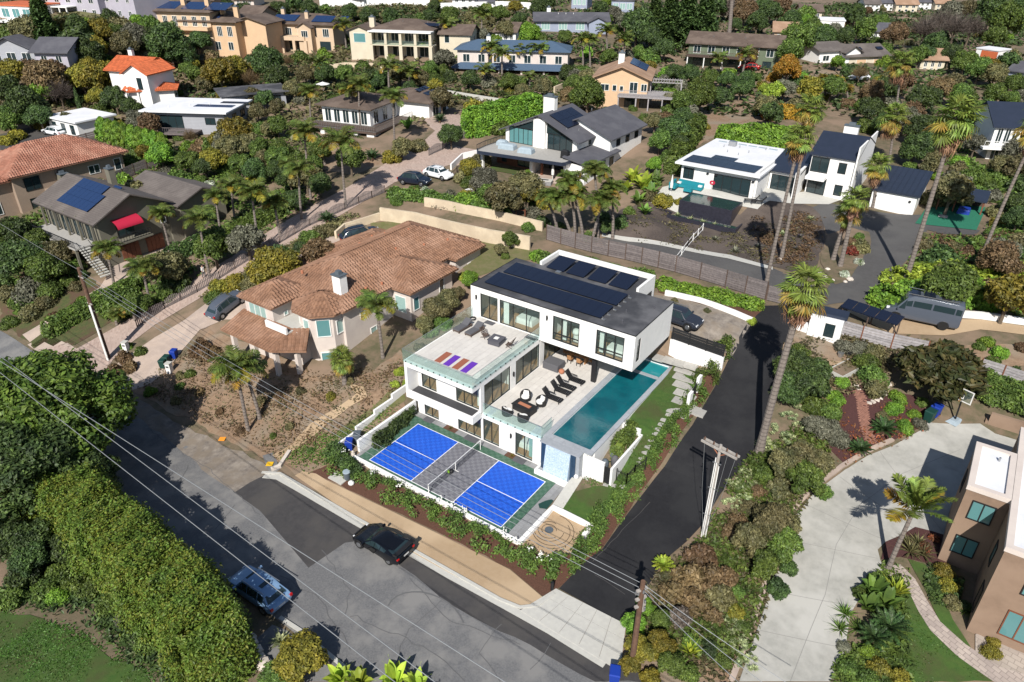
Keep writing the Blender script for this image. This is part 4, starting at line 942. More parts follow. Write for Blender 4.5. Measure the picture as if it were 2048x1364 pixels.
mbx('parapet', WST, -18.2, 5.0, 4.6, -15.2, 5.2, 5.3); mbx('balcony_floor', PCO, -18.1, 5.2, 4.6, -15.2, 9.4, 4.72)
for x, y in ((-15.7,3.8),(-13.9,4.9),(-18.5,3.6),(-21.6,3.5)): M_.posts([(x-MO[0],y-MO[1])], -.5, 3.7, .42, 'pink_stucco')
oc = (-14.6, 9.3); o8 = [(oc[0]+2.45*math.cos(R(22.5+45*i))-MO[0], oc[1]+2.45*math.sin(R(22.5+45*i))-MO[1]) for i in range(8)]
b = MB(); b.prism(o8, -.5, 6.25); b.build('bay_wall', 'pink_stucco', M_.o)
b = MB(); o9 = [(oc[0]+3.1*math.cos(R(22.5+45*i))-MO[0], oc[1]+3.1*math.sin(R(22.5+45*i))-MO[1]) for i in range(8)]; ap = (oc[0]-MO[0], oc[1]-MO[1], 7.75)
b.quad(*[(p[0],p[1],6.25) for p in o9[::-1]]); pls = []
for i in range(8): p, q = o9[i], o9[(i+1)%8]; b.quad((p[0],p[1],6.25),(q[0],q[1],6.25),(q[0],q[1],6.43),(p[0],p[1],6.43)); b.quad((p[0],p[1],6.43),(q[0],q[1],6.43),ap); pls.append([(p[0],p[1],6.43),(q[0],q[1],6.43),ap])
ro = b.build('bay_roof', 'roof_clay', M_.o); tile_cover(ro, pls, 'roof_clay')
# windows on the faces of the bay
for i, ww, hh, zz in ((4, 1.35, 1.9, 3.9), (5, .8, 1.8, 3.8), (6, 1.35, 1.9, 3.9), (7, 1.2, 1.5, 3.9), (4, 1.1, .9, 1.2), (6, 1.2, 1.1, 1.1)):
    p, q = o8[i], o8[(i+1)%8]; mx, my = (p[0]+q[0])/2, (p[1]+q[1])/2; a = math.atan2(q[1]-p[1], q[0]-p[0])
    f = glazing(M_.o, (0,0,0), 'y', 0, -ww/2, ww/2, zz, zz+hh, 1, None, 'glass_pale' if i != 6 else 'glass_teal', FWH, 'window', .08, .1)
    f.location = (mx+math.sin(a)*.03, my-math.cos(a)*.03, 0); f.rotation_euler.z = a
def mw_(face, c, u, z, w, h, cols=2, gm='glass_pale'): return M_.win(face, (c-MO[1]) if face in 'FB' else (c-MO[0]), (u-MO[0]) if face in 'FB' else (u-MO[1]), z, w, h, cols, gm=gm)
mw_('F', 5.9, -20.3, 4.6, 2.6, 1.4, 3); mw_('R', -18.0, 7.4, 4.9, .5, .5, 1); mw_('F', 16.3, -10.9, 3.6, 1.5, 1.8, 1, 'glass_pale'); mw_('R', -9.5, 17.1, 3.9, .9, 1.5, 1, 'glass_teal')
mw_('R', -12.0, 11.9, 4.4, .7, .9, 1); mw_('R', -12.0, 14.6, 4.3, .9, 1.4, 1, 'glass_teal'); mw_('R', -12.0, 13.2, 1.6, .9, 1.3, 1); mw_('R', -9.5, 21.2, 3.8, .8, 2.1, 1, GDK); mw_('R', -10.9, 27.8, 4.0, .6, 1, 1)
M_.chimney(-13.6-MO[0], 10.9-MO[1], 6.4, 9.1, 1.1, .9); 
b = MB(); b.rbox(0, 0, 0, 1.3, 1.0, .12); f = b.build('skylight', FBL, M_.o); sk = plane(703, 519, 8.2); f.location = (sk[0]-MO[0], sk[1]-MO[1], 7.75); f.rotation_euler = (0, R(24), 0)
b = MB(); b.rbox(0, 0, .125, 1.1, .8, .02); b.build('pane', 'glass_teal', f)
for px, py in ((718,478),(742,452),(770,462),(792,500),(818,472),(848,485),(605,548),(762,548),(730,560),(895,470)):
    p = plane(px, py, 8); z = 6.5+2.2*max(0, 1-abs(p[0]+17)/5.6); b = MB(); b.tube([(0,0,0),(0,0,.3),(0,0,.34)], [.14,.14,.05], 8); v = b.build('roof_vent', 'terracotta', M_.o); v.location = (p[0]-MO[0], p[1]-MO[1], z)
# --- gabled house up the hill
z0 = 7.0; g3 = (-20.5, 60, z0)
H3 = House('gabled_house', 'white gabled house with dark grey shingle roofs and a stone terrace deck', g3)
def L3(x, y): return x-g3[0], y-g3[1]
def v3(x0, y0, x1, y1, a, b, **k): p, q = L3(x0, y0), L3(x1, y1); return H3.vol(p[0], p[1], q[0], q[1], a, b, WST, RGR, **k)
v3(-27.2, 58.3, -14.8, 66.5, -1, 5.0, kind='gable', axis='y', rise=2.7, over=.8)
v3(-22.0, 62.5, -11.6, 73.0, -1, 4.9, kind='gable', axis='y', rise=2.1, over=.6)
r = MB(); r.hexa([(5.6,-5.4,3.35),(9.7,-5.4,2.65),(9.7,4.6,2.65),(5.6,4.6,3.35)], [(5.6,-5.4,3.55),(9.7,-5.4,2.85),(9.7,4.6,2.85),(5.6,4.6,3.55)]); r.build('lower_roof', RGR, H3.o)
H3.box('lower_wall', WST, 5.7, -5.0, -.5, 9.0, 4.2, 2.6)
dkk = MB(); dkk.prism([(-7.4,-7.8),(-6.6,-8.8),(6.4,-6.9),(6.7,-6.4),(6.7,-1.75),(-7.0,-1.75),(-7.6,-4)], 2.75, 3.05); dkk.build('deck', 'stepping', H3.o)
dkk = MB(); dkk.prism([(-7.6,-7.8),(-6.7,-9.0),(6.6,-7.1),(6.9,-6.6),(6.9,-1.75),(6.71,-1.75),(6.7,-6.39),(6.39,-6.91),(-6.6,-8.81),(-7.4,-7.79)][:10], 2.7, 3.12); dkk.build('deck_edge', RMT, H3.o)
H3.box('wall', 'wood_red', -6.6, -4.2, -.5, .2, -1.8, 2.74); H3.box('wall', WST, .2, -5.5, -.5, .7, -1.8, 2.72); H3.box('wall', WST, 6.2, -6.0, -.5, 6.6, -1.8, 2.72)
H3.box('post', WST, -7.1, -7.6, -.5, -6.7, -7.2, 2.7); H3.box('wall', 'olive_stucco', .7, -2.4, -.5, 6.2, -1.8, 2.72); H3.box('post', 'wood_red', 1.9, -5.2, -.5, 2.2, -4.9, 2.7)
H3.win('F', -4.2, -5.2, .7, .9, 1.6, 1, FBL); H3.win('F', -4.2, -1.6, .5, 2.4, 1.4, 2, FBL); H3.win('F', -2.4, 3.8, 0, 4.4, 2.5, 4, FBL, name=SLD)
H3.win('F', -1.7, -3.9, 3.05, 4.2, 2.4, 5, FBL, 'glass_teal', SLD); H3.win('F', -1.7, 2.9, 3.05, 4.2, 2.3, 4, FBL, name=SLD)
for sgn, xa, xb in ((1,-5.4,-1.6),(-1,.6,4.6)):
    b = MB(); y = -1.72; zt = lambda x: 5.0+2.7*(1-abs(x+.5)/6.2)-.45
    b.quad((xa,y,5.25),(xb,y,5.25),(xb,y,max(zt(xb),5.3)),(xa,y,max(zt(xa),5.3))); b.build('gable_window', GDK, H3.o)
H3.box('chimney_breast', WST, -1.5, -2.1, 3.05, .5, -1.72, 7.2)
H3.chimney(-1.2, 2.0, 6.5, 9.6, 1.9, .9)
H3.win('R', 5.7, 2.6, 3.6, 1.6, 1.1, 2, FBL); 
for u in (5.0, 8.0, 11.0): H3.win('R', 8.9, u, 3.3, 1.2, 1.2, 2, FBL)
for u in (-2.5, .5, 3): H3.win('R', 9.0, u, .6, 1.2, 1.5, 1, FBL)
tl_ = math.atan2(2.7, 6.2)
for i in range(2):
    for j in range(3):
        me = MB().box(0, 0, 0, 1.75, 2.05, .05).mesh('solar_panel'); me.materials.append(MATS['solar']); o = obj('solar_panel', me, None, H3.o)
        o.matrix_local = Matrix.Translation((-.5, -.8+j*2.1, 7.93))@Matrix.Rotation(tl_, 4, 'Y')@Matrix.Translation((.9+i*1.78, 0, .12))
H3.vents([(3.6,-1.2,6.0),(4.5,.8,5.7),(5.0,3.5,5.4),(2.0,9,6.8)])
H3.railing([(-7.0,-8.6),(-7.3,-6),(-7.1,-2)], 3.1, .8, 'dark_metal')
# --- white pool house complex
z0 = 7.5; P3 = House('pool_house', 'low white flat-roofed pool house with dark solar panels and glass doors', (5, 66, z0))
P3.vol(-5, -4.4, 5.2, 9.5, -1, 2.95, WST, 'roof_white', kind='flat', over=.75, slope=0)
P3.solar(-5.0, -4.2, 3.25, 9, 2, 1.1, 1.75, 0); P3.solar(-2.4, -.65, 3.25, 3, 1, 1.1, 1.75)
P3.win('F', -4.4, -3.9, 1.0, 1.5, 1.5, 2, FBL); P3.win('F', -4.4, 2.2, 0, 5.0, 2.35, 4, FBL, name=SLD)
P3.vents([(-3,6,3.2),(-1,7,3.2),(1,5,3.2),(-1.6,3.6,3.2),(2.5,8,3.2),(.2,3,3.2)])
b = MB(); b.rbox(-2.2, 7.4, 3.2, 1.0, .8, .7); b.build('roof_unit', 'steel', P3.o)
for j in range(6): b = MB(); b.rbox(-4.2+j*1.5, 8.8, 3.2, 1.2, .5, .06); b.build('roof_patch', 'cover_grey', P3.o)
P3.box('parapet', WST, 5.3, -4.6, 0, 5.6, 2.0, 3.6)
P3.vol(5.7, .3, 9.3, 8.0, -1, 2.7, WST, RMT, kind='flat', over=.4, slope=1.1)
P3.win('F', .3, 7.5, 0, 3.0, 2.3, 3, FBL, name=SLD); P3.box('wall', WST, 9.4, -1.5, -1, 9.7, 2.5, 3.4)
P3.vol(10.2, 2.0, 15.6, 12.0, -1, 5.3, WST, RMT, kind='gable', axis='x', rise=1.8, over=.3)
P3.box('balcony', WST, 10.2, .4, 2.3, 12.6, 1.99, 2.7); P3.win('F', 2.0, 11.4, 3.0, 2.2, 2.0, 2, FBL); P3.win('F', 2.0, 11.5, .1, 2.3, 2.2, 2, FBL, name=SLD)
P3.win('F', 2.0, 14.2, 3.3, 1.0, 1.4, 1, FBL); P3.win('F', 2.0, 14.3, .4, 1.0, 1.4, 1, FBL); P3.chimney(13, 9.0, 6.3, 7.9, 1.8, .8)
P3.box('wall', WST, 15.7, 1.6, -1, 15.9, 12.2, 7.0)
for x in (-1.2, .0, 5.0): b = MB(); b.rbox(x, -4.52, 2.1, .3, .2, .18); b.build('wall_light', BLP, P3.o)
G3 = House('garage', 'detached white garage with a dark ribbed metal roof beside the asphalt loop', (26, 68, 7.0), cat='garage')
G3.vol(-2.6, 0, 2.6, 8.4, -.6, 2.5, WST, RMT, kind='flat', over=.3, slope=.9)
b = MB(); b.box(-1.6, -.06, .02, 1.2, -.005, 2.1); b.build('garage_door', 'white_paint', G3.o)
for x in (-2.1, 1.9): b = MB(); b.rbox(x, -.1, 1.7, .25, .16, .2); b.build('wall_light', BLP, G3.o)
for i in range(9): b = MB(); b.hexa([(-2.7+i*.67,-.28,2.755),(-2.66+i*.67,-.28,2.755),(-2.66+i*.67,8.68,3.655),(-2.7+i*.67,8.68,3.655)], [(-2.7+i*.67,-.28,2.82),(-2.66+i*.67,-.28,2.82),(-2.66+i*.67,8.68,3.72),(-2.7+i*.67,8.68,3.72)]); b.build('seam', RMT, G3.o)
V3 = thing('garden_pavilion', 'dark metal-roofed open pavilion over green turf at the lane end', 'pavilion', (33.2, 70.8, 7.3))
r = MB(); r.hexa([(-2.6,-.2,2.1),(2.7,-.2,2.1),(2.7,3.6,2.5),(-2.6,3.6,2.5)],[(-2.6,-.2,2.25),(2.7,-.2,2.25),(2.7,3.6,2.65),(-2.6,3.6,2.65)]); r.build('roof', RMT, V3)
for x, y in ((-2.4,0),(-.6,0),(2.4,0),(-2.4,3.3),(2.4,3.3)): b = MB(); b.rbox(x, y, -.5, .16, .16, 2.62); b.build('post', 'wood_red', V3)
b = MB(); b.box(-2.4, 3.3, -.4, 2.5, 3.5, 1.9); b.build('back_wall', WDK, V3)
drape('turf', 'turf_green', [(29.4,64.6),(35.8,64.6),(36,74),(29.8,74)], .10)
b = MB(); b.rbox(0, 0, 0, 1.4, 1.6, .45, 0, .1, .1); b.rbox(0, 0, .45, 1.3, 1.5, .15, 0, .15, .15); o = b.build('daybed', 'bin_blue'); o.location = on(33.8, 70.8, .1); tag(o, 'dark blue daybed under the dark garden pavilion', 'daybed')
b = MB(); b.rbox(0, 0, 0, 1.0, 1.0, .05); o = b.build('mat', 'stepping'); o.location = on(31.9, 68.4, .12); tag(o, 'pale square mat on the green turf before the pavilion', 'mat')
# raised black pool and its trough
BP = thing('black_pool', 'raised black-tiled infinity pool with a lower catch trough', 'pool', (6.2, 57.2, 5))
b = MB(); b.box(-3.5,-1.9,-.5,3.6,-1.75,2.5); b.box(-3.5,1.9,-.5,3.6,2.05,2.5); b.box(-3.5,-1.75,-.5,-3.3,1.9,2.5); b.box(3.4,-1.75,-.5,3.6,1.9,2.5); b.build('pool_wall', 'black_tile', BP)
b = MB(); b.quad((-3.3,-1.75,2.47),(3.4,-1.75,2.47),(3.4,1.9,2.47),(-3.3,1.9,2.47)); b.build('pool_water', 'dark_water', BP)
b = MB(); b.box(-4.4,-3.4,-.8,4.9,-3.2,.75); b.box(4.7,-3.2,-.8,4.9,1.5,.75); b.box(-4.4,-3.2,-.8,-4.2,-1.9,.75); b.box(-7.6,-2.4,-.8,-4.4,-2.2,.9); b.build('trough_wall', 'black_tile', BP)
b = MB(); b.quad((-4.2,-3.2,.5),(4.7,-3.2,.5),(4.7,-1.9,.5),(-4.2,-1.9,.5)); b.quad((3.6,-1.9,.5),(4.7,-1.9,.5),(4.7,1.5,.5),(3.6,1.5,.5)); b.build('trough_water', 'dark_water', BP)
for k in range(14): b = MB(); b.rbox(-3.2+k*.52, -2.05, .52, .4, .1, .08); b.build('spout', 'steel', BP)
drape('pool_terrace', PCO, [(-1.5,55.8),(2.6,55.4),(2.6,59.3),(11.8,59.2),(12.4,62),(15.2,63),(19,65.5),(20,68.2),(15.5,68.2),(14,66.5),(10,66.5),(10,61.5),(-.5,61.5),(-1.8,60)], .07)
drape('turf_patch', 'lawn', [(-26.5,52.4),(-20.5,53.4),(-20.8,55.0),(-26.6,54.2)], .08)
drape('terrace', 'pink_concrete', [(-20.4,51.8),(-13.2,53.4),(-13.4,57.5),(-20.7,57.5),(-20.7,54)], .07)
# --- generic builder from two eave corners in the photograph
def hpx(name, label, a, b, ze, depth, Hh, wall, roof, kind='hip', rise=1.6, axis='x', over=.5, tile=None, cat='house', dp=True, **k):
    A, B = plane(*a, ze), plane(*b, ze); ang = math.atan2(B[1]-A[1], B[0]-A[0]); w = math.hypot(B[0]-A[0], B[1]-A[1])
    h = House(name, label, (A[0], A[1], ze-Hh), ang, cat); h.w = w-2*over; h.d = depth; h.H = Hh; h.ov = over
    q = over; c, s = math.cos(ang), math.sin(ang); h.o.location = (A[0]+q*c-q*s, A[1]+q*s+q*c, ze-Hh)
    h.vol(0, 0, h.w, depth, -2.5, Hh, wall, roof, kind=kind, rise=rise, axis=axis, over=over, tile=tile, **k); return h
def row(h, z, hgt, n, cols=2, wfrac=.5, fm=FWH, gm=GDK, face='F', c=0, x0=None, x1=None, name='window'):
    x0 = .3 if x0 is None else x0; x1 = (h.w if face in 'FB' else h.d)-.3 if x1 is None else x1; p = (x1-x0)/n
    for i in range(n): h.win(face, c, x0+p*(i+.5), z, p*wfrac, hgt, cols, fm, gm, name)
# olive house across the brick lane
h = House('olive_house', 'olive house with brown gable roof, blue solar panels and wooden garage doors', (-60, 12.5, .6))
h.vol(-6.6, -4.4, 6.6, 4.6, -2.5, 6.3, 'olive_stucco', 'roof_shingle', kind='gable', axis='x', rise=2.1, over=.9)
h.vol(-4.5, 6.2, 7.5, 13, -1, 5.6, 'olive_stucco', 'roof_shingle', kind='gable', axis='x', rise=1.3, over=.7)
h.vol(-2, 4.62, 7.0, 6.2, -1, 5.2, 'olive_stucco', 'roof_shingle', kind='flat', over=.2, slope=.3)
t_ = math.atan2(2.1, 4.5)
for i in range(7):
    for j in range(3 if i != 6 else 2):
        me = MB().box(0, 0, 0, 1.02, 1.5, .05).mesh('solar_panel'); me.materials.append(MATS[SBL]); o = obj('solar_panel', me, None, h.o)
        o.matrix_local = Matrix.Translation((-3.0+i*1.05, -4.1, 6.72))@Matrix.Rotation(t_, 4, 'X')@Matrix.Translation((0, j*1.53, .06))
for c_ in (-1.2, 2.2):
    d = MB().box(6.61, c_-1.2, .1, 6.68, c_+1.2, 2.2).build('garage_door', 'wood_red', h.o)
    for k in range(4): MB().box(6.69, c_-1.1+k*.56, .2, 6.72, c_-1.1+k*.56+.46, 2.1).build('door_panel', 'wood_red', d)
h.win('R', 6.6, 4.0, 3.4, .8, 1.2, 1); h.win('R', 6.6, -1.2, 3.2, 2.2, 1.9, 2, FBL, name=SLD)
h.box('balcony', 'olive_stucco', 6.6, -3.6, 2.85, 8.2, 1.4, 3.05); h.railing([(8.1,-3.5),(8.1,1.3)], 3.05, .9, FBL)
b = MB(); n = 8
for i in range(n): a0, a1 = i/n, (i+1)/n; b.quad((6.62+1.5*math.sin(a0*1.57),-2.8,5.7-.9*(1-math.cos(a0*1.57))),(6.62+1.5*math.sin(a1*1.57),-2.8,5.7-.9*(1-math.cos(a1*1.57))),(6.62+1.5*math.sin(a1*1.57),.6,5.7-.9*(1-math.cos(a1*1.57))),(6.62+1.5*math.sin(a0*1.57),.6,5.7-.9*(1-math.cos(a0*1.57))))
b.build('awning', 'red_cloth', h.o); h.chimney(-2.8, 3.4, 6, 9.2, 1.0, .8, 'olive_stucco')
h.box('deck', 'stepping', -6.6, -7.2, 2.8, 5.2, -4.4, 3.0); h.railing([(-6.5,-7.1),(5.1,-7.1)], 3.0, .9, FBL); h.posts([(-6,-7),(-2,-7),(2,-7),(5,-7)], -1.5, 2.8, .25, 'olive_stucco'); h.posts([(-6,-5.0),(-3,-5.0),(0,-5.0),(3,-5.0),(6.2,-5.0)], 3.0, 6.25, .22, 'olive_stucco')
for u in (-4.5,-1.5,1.5,4.5): h.win('F', -4.4, u, 3.0, 1.9, 2.1, 2, FBL)
for k in range(12): h.box('stair_step', PCO, 5.4+k*.3, -6.8, 2.72-k*.24, 5.7+k*.3, -5.5, 2.84-k*.24)
for y in (-6.85,-5.45): b = MB(); b.bar((5.4,y,3.8),(9.0,y,.9),.06); b.build('handrail', FBL, h.o)
b = MB(); b.rbox(-1.2, 1.0, 0, 1.6, 1, .06); o = b.build('skylight', SBL, h.o); o.location = (3.6, .2, 7.55); o.rotation_euler = (t_, 0, 0)
h.vents([(2,8.6,6.1),(3,8.2,6.0),(4,7.9,5.9),(5,8.4,6.0)], 'white_paint')
# tan house with pale tile roof at the left edge
h = House('tan_house', 'tan two-storey house with a broad pale clay tile roof at the lane end', (-83.5, 17.5, 2.2))
h.vol(-5, -8, 5.6, 8.2, -2, 5.2, 'tan_stucco', 'roof_clay_pale', kind='hip', rise=2.9, over=.8, tile='roof_clay_pale')
h.vol(-2, -15, 4.8, -8.01, -2, 4.6, 'tan_stucco', 'roof_clay_pale', kind='hip', rise=2.0, over=.7, tile='roof_clay_pale')
h.win('R', 5.6, 3.5, 3.0, 1.7, 1.3, 2); h.win('R', 5.6, -5.5, 2.8, 2.2, 1.9, 2, FBL); h.win('R', 5.6, 7.2, 2.7, 1.1, 1.8, 1); h.win('R', 5.6, -5.6, .2, 1.9, 1.5, 1, FBL); h.win('R', 4.8, -13, .6, 1.9, 1.5, 3); h.win('R', 4.8, -10.5, .3, .9, 1.8, 1); h.win('R', 4.8, -12, 2.9, 3.2, 1.3, 4, gm='glass_teal')
b = MB(); b.prism([(6.8,-4.2),(6.8,-2.0),(5.6,-2.0),(5.6,-4.2)][::-1], -1, 2.6); b.build('bay', 'tan_stucco', h.o)
h.chimney(5.9, -1.5, 2, 4.3, 2.0, 1.2, 'olive_stucco')
# flat-roofed house with white roof
h = hpx('flat_roof_house', 'low flat-roofed house with wide white roof and a shaded patio', (277,224), (452,229), 9.6, 9.5, 3.0, 'grey_siding', 'roof_white', 'flat', over=1.0)
h.solar(7.0, 3.2, 3.28, 6, 1, 1.2, 1.8, 0, 0, SBL); h.solar(10.5, 6.5, 3.28, 4, 1, 1.2, 1.5)
h.win('F', 0, 11.4, .9, 1.9, 1.2, 2, FBL); h.win('R', h.w, 4, 1, 1.6, 1.1, 2, FBL); h.win('F', 0, 3.6, .05, 5.5, 2.3, 4, FBL, name=SLD); h.win('R', h.w, 7.5, .8, 1.8, 1.3, 2, FBL)
h.vents([(3,2,3.2),(6,4,3.2),(5,7,3.2),(9,5.5,3.2)], 'white_paint'); h.box('deck', 'wood_weathered', 0, -3.2, -.3, 9.5, 0, .0); h.railing([(0,-3.1),(9.4,-3.1)], 0, .9, 'wood_weathered')
h = hpx('long_low_house', 'long low dark-roofed house behind the white flat roof', (440,195), (580,183), 10.2, 7, 2.8, 'grey_siding', 'roof_slate', 'flat', over=.8); row(h, .8, 1.4, 4, 2, .5, FBL)
h = hpx('carport_house', 'small white outbuilding with flat grey roof beside the white wagon', (86,234), (150,248), 7.6, 7, 2.6, WST, 'roof_white', 'flat', over=.5); row(h, .2, 1.9, 3, 1, .55, FWH, GDK, 'F', 0)
# low house with deck on columns above the brick lane
h = hpx('deck_house', 'white house with brown hip roof above a railed deck on white columns', (628,210), (742,222), 11.4, 9.5, 2.8, WST, RBR, 'hip', 1.6, over=.9)
row(h, .1, 2.2, 5, 2, .7, FWH, GDK, name=SLD); row(h, .1, 2.2, 3, 2, .5, FWH, GDK, 'R', h.w)
dW = h.w
h.box('deck', WDK, -1.5, -3.6, -.35, dW+3.2, -.01, -.05); h.box('deck', WDK, dW+.01, -.01, -.35, dW+3.2, 9, -.05)
h.railing([(-1.4,-3.5),(dW+3.1,-3.5),(dW+3.1,8.9)], -.05, 1.0, 'steel')
for x in (1.5, 5, dW-1.5): h.box('column', WST, x, -3.2, -4.2, x+.8, -2.0, -.36)
h.box('lower_wall', WST, 0, -1.5, -4.4, dW, -.02, -.36); h.box('column', WST, dW+1.2, -3.3, -4.4, dW+2.6, -1.2, -.36); h.box('column', WST, dW+2.0, 4.0, -4, dW+2.6, 6, -.36)
h.vol(dW-3.0, 9.0, dW+6.5, 16.5, -3.5, 2.7, WST, RBR, kind='hip', rise=1.4, over=.8)
h.win('R', dW+6.5, 14.6, -.2, 1.9, 2.2, 1, FWH, name='garage_door'); h.win('R', dW+6.5, 11.4, -.2, 2.2, 2.2, 2, FWH); 
t2 = math.atan2(1.4, 4.6)
for i in range(3):
    for j in range(2):
        me = MB().box(0, 0, 0, 1.05, 1.7, .05).mesh('solar_panel'); me.materials.append(MATS['solar']); o = obj('solar_panel', me, None, h.o)
        o.matrix_local = Matrix.Translation((dW+5.9, 11.0, 3.25))@Matrix.Rotation(math.atan2(1.4, 4.6), 4, 'Y')@Matrix.Translation((-1.7*(j+1), i*1.1, .1))
h.vents([(4,3,3.9),(6,5,4.3),(dW+1,12,3.9)])
# cream two-storey house with long balcony
h = hpx('cream_villa', 'cream two-storey house with brown hip roof and full-width covered balconies', (740,58), (868,62), 17.6, 9.5, 6.0, 'cream_stucco', RBR, 'hip', 1.7, over=.8)
w_ = h.w; row(h, 3.3, 2.2, 4, 3, .8, FWH, GDK, c=0, name=SLD); row(h, .2, 2.2, 4, 2, .7, FWH, GDK, name=SLD)
h.box('balcony', 'cream_stucco', -.3, -3.2, 2.85, w_+1, -.01, 3.1); h.posts([(.1+i*(w_+.4)/4, -3.0) for i in range(5)], -1.5, 2.85, .8, 'cream_stucco'); h.posts([(.1+i*(w_+.4)/4, -3.0) for i in range(5)], 3.1, 5.95, .6, 'cream_stucco')
h.box('eave', 'white_paint', -.4, -3.6, 5.7, w_+.8, -.85, 5.98); rail(h.o, (0,0,0), [(.2,-3.25),(w_+.9,-3.25)], 3.1, .9, 0, seg=2.4, clips=False)
h.vol(-5.2, -2.6, -.4, 6, -2, 5.9, 'cream_stucco', RBR, kind='gable', axis='y', rise=.9, over=.5); h.win('F', -2.6, -2.8, 3.3, 2.9, 2.0, 1, FWH, 'glass_teal'); h.chimney(-.6, .6, 5.5, 8.4, 1.2, 1.1, 'cream_stucco')
h.vol(w_+1.2, 2, w_+8.5, 10, -2, 5.2, 'cream_stucco', RBR, kind='gable', axis='x', rise=1.5, over=.6); h.win('R', w_+8.5, 6, 3.3, 1, 1.3, 1); h.win('F', 2, w_+3, 3.2, 1.2, 1.8, 1)
h.solar(9.5, 1.6, 6.75, 5, 1, 1.1, 1.5, math.atan2(1.7, 4.7)*.9); h.vents([(3,2,6.9),(6,3,7.2),(12,3,7.2),(15,2,6.9)])
# beige two-storey with blue solar arrays
h = hpx('beige_villa', 'beige two-storey house with three blue solar arrays and arched ground floor porch', (527,47), (668,52), 17.2, 10, 6.0, 'beige_stucco', RBR, 'hip', 1.9, over=.8)
w_ = h.w; row(h, 3.3, 1.9, 5, 3, .5, FWH, GDK); row(h, .1, 2.2, 4, 1, .7, 'olive_stucco', GDK)
h.box('balcony', 'beige_stucco', -2.2, -2.6, 2.6, w_*.62, -.01, 3.5); h.posts([(-1.6+i*3.1, -2.4) for i in range(5)], -1.5, 2.6, .7, 'beige_stucco')
h.vol(w_*.52, -2.2, w_*.72, 3, -2, 5.6, 'beige_stucco', RBR, kind='gable', axis='y', rise=1.0, over=.4); h.win('F', -2.2, w_*.62, 3.4, 1.7, 1.5, 3)
tt = math.atan2(1.9, 5.8); h.solar(.9, .2, 6.7, 6, 2, 1.05, 1.7, tt, 0, SBL); h.solar(11.5, .2, 6.7, 5, 2, 1.05, 1.7, tt, 0, SBL); h.solar(18.2, .4, 6.8, 2, 2, 1.05, 1.6, tt, 0, SBL); h.chimney(1.8, 5, 6.8, 8.9, .9, .8, 'beige_stucco'); h.chimney(9.5, 2.4, 6.8, 8.6, .9, .8, 'beige_stucco')
# blue-roofed house
h = hpx('blue_roof_house', 'cream house with blue ribbed roofs on two levels behind palms', (907,100), (1142,106), 14.6, 8, 5.4, 'pink_stucco', 'roof_blue', 'hip', 1.6, over=.7)
w_ = h.w; row(h, 2.9, 1.7, 7, 2, .45, FWH, GDK); h.vol(-.5, -3.2, w_+.3, -.05, 1.9, 2.0, 'white_paint', 'roof_blue', kind='hip', rise=.9, over=.6); h.posts([(i*w_/5, -2.9) for i in range(6)], -2, 1.9, .4, 'pink_stucco'); row(h, -.4, 2.0, 5, 2, .6, FWH, GDK); h.chimney(w_*.28, 1.5, 5.5, 8.2, .9, .9)
h.win('F', 0, w_*.3, 2.8, .9, 1.8, 1, 'wood_red', GDK)
# blue-grey house near the top
h = hpx('bluegrey_house', 'blue-grey sided house with low grey gable roof and white-framed windows', (1066,41), (1222,42), 17.0, 9, 3.0, 'bluegrey_siding', RGR, 'gable', 1.4, 'x', .8)
w_ = h.w; row(h, .7, 1.9, 4, 3, .5, FWH, 'glass_pale'); h.chimney(3.5, 5, 3.5, 5.6, 1, .9); h.vents([(6,3,4.2),(8,3,4.2),(10,3,4.2)], 'white_paint'); h.box('deck', WDK, 3, -3, -.4, w_, -.02, -.1); h.vol(w_-5, -1.6, w_-.3, 2, -2, 2.8, 'bluegrey_siding', RGR, kind='gable', axis='y', rise=1.1, over=.5); h.box('lower_wall', FWH, 4, -2.6, -3.2, w_-2, -2.4, -.45)
# peach house with timber deck
h = hpx('peach_house', 'peach two-storey house with tan roof, solar panels and grey timber deck', (1182,154), (1304,160), 14.3, 11, 5.7, 'peach_stucco', 'roof_tan', 'gable', 1.9, 'y', .7)
w_ = h.w; h.win('F', 0, 1.9, 3.3, 1.6, 1.2, 2); h.win('F', 0, 3.7, 3.3, .8, 1.1, 1); h.win('F', 0, 5.0, 3.3, .7, 1, 1); h.win('F', 0, 7.2, 3.05, 1.5, 2.0, 2, name=SLD); h.win('F', 0, 9.1, 3.4, 1.1, 1.4, 2); h.win('F', 0, 6.8, .1, 2.2, 2.1, 3, FBL); h.win('F', 0, 9.2, .1, 1.4, 2.0, 2, FBL)
h.box('deck', 'wood_grey_pale', 4.6, -2.6, 2.75, w_+6.2, -.02, 3.0); h.box('deck', 'wood_grey_pale', w_+.02, -.02, 2.75, w_+6.2, 4, 3.0); h.railing([(4.6,-2.5),(w_+6.1,-2.5),(w_+6.1,3.9)], 3.0, 1.0, 'wood_grey_pale', .25); h.posts([(4.8,-2.4),(8,-2.4),(w_+.5,-2.4),(w_+3,-2.4),(w_+6,-2.4)], -2, 2.75, .22, 'wood_grey_pale')
b = MB()
for i in range(12): b.box(w_+.4+i*.48, .4, 5.2, w_+.48+i*.48, 4, 5.35)
for y in (.6, 3.8): b.box(w_+.3, y-.06, 5.05, w_+6.1, y+.06, 5.19); 
for x in (w_+.5, w_+6): 
    for y in (.6, 3.8): b.box(x-.07, y-.07, 3, x+.07, y+.07, 5.04)
b.build('pergola', 'wood_grey_pale', h.o); h.chimney(w_*.42, 5.5, 6.5, 9.2, 1.1, 1.0); t4 = math.atan2(1.9, w_/2)
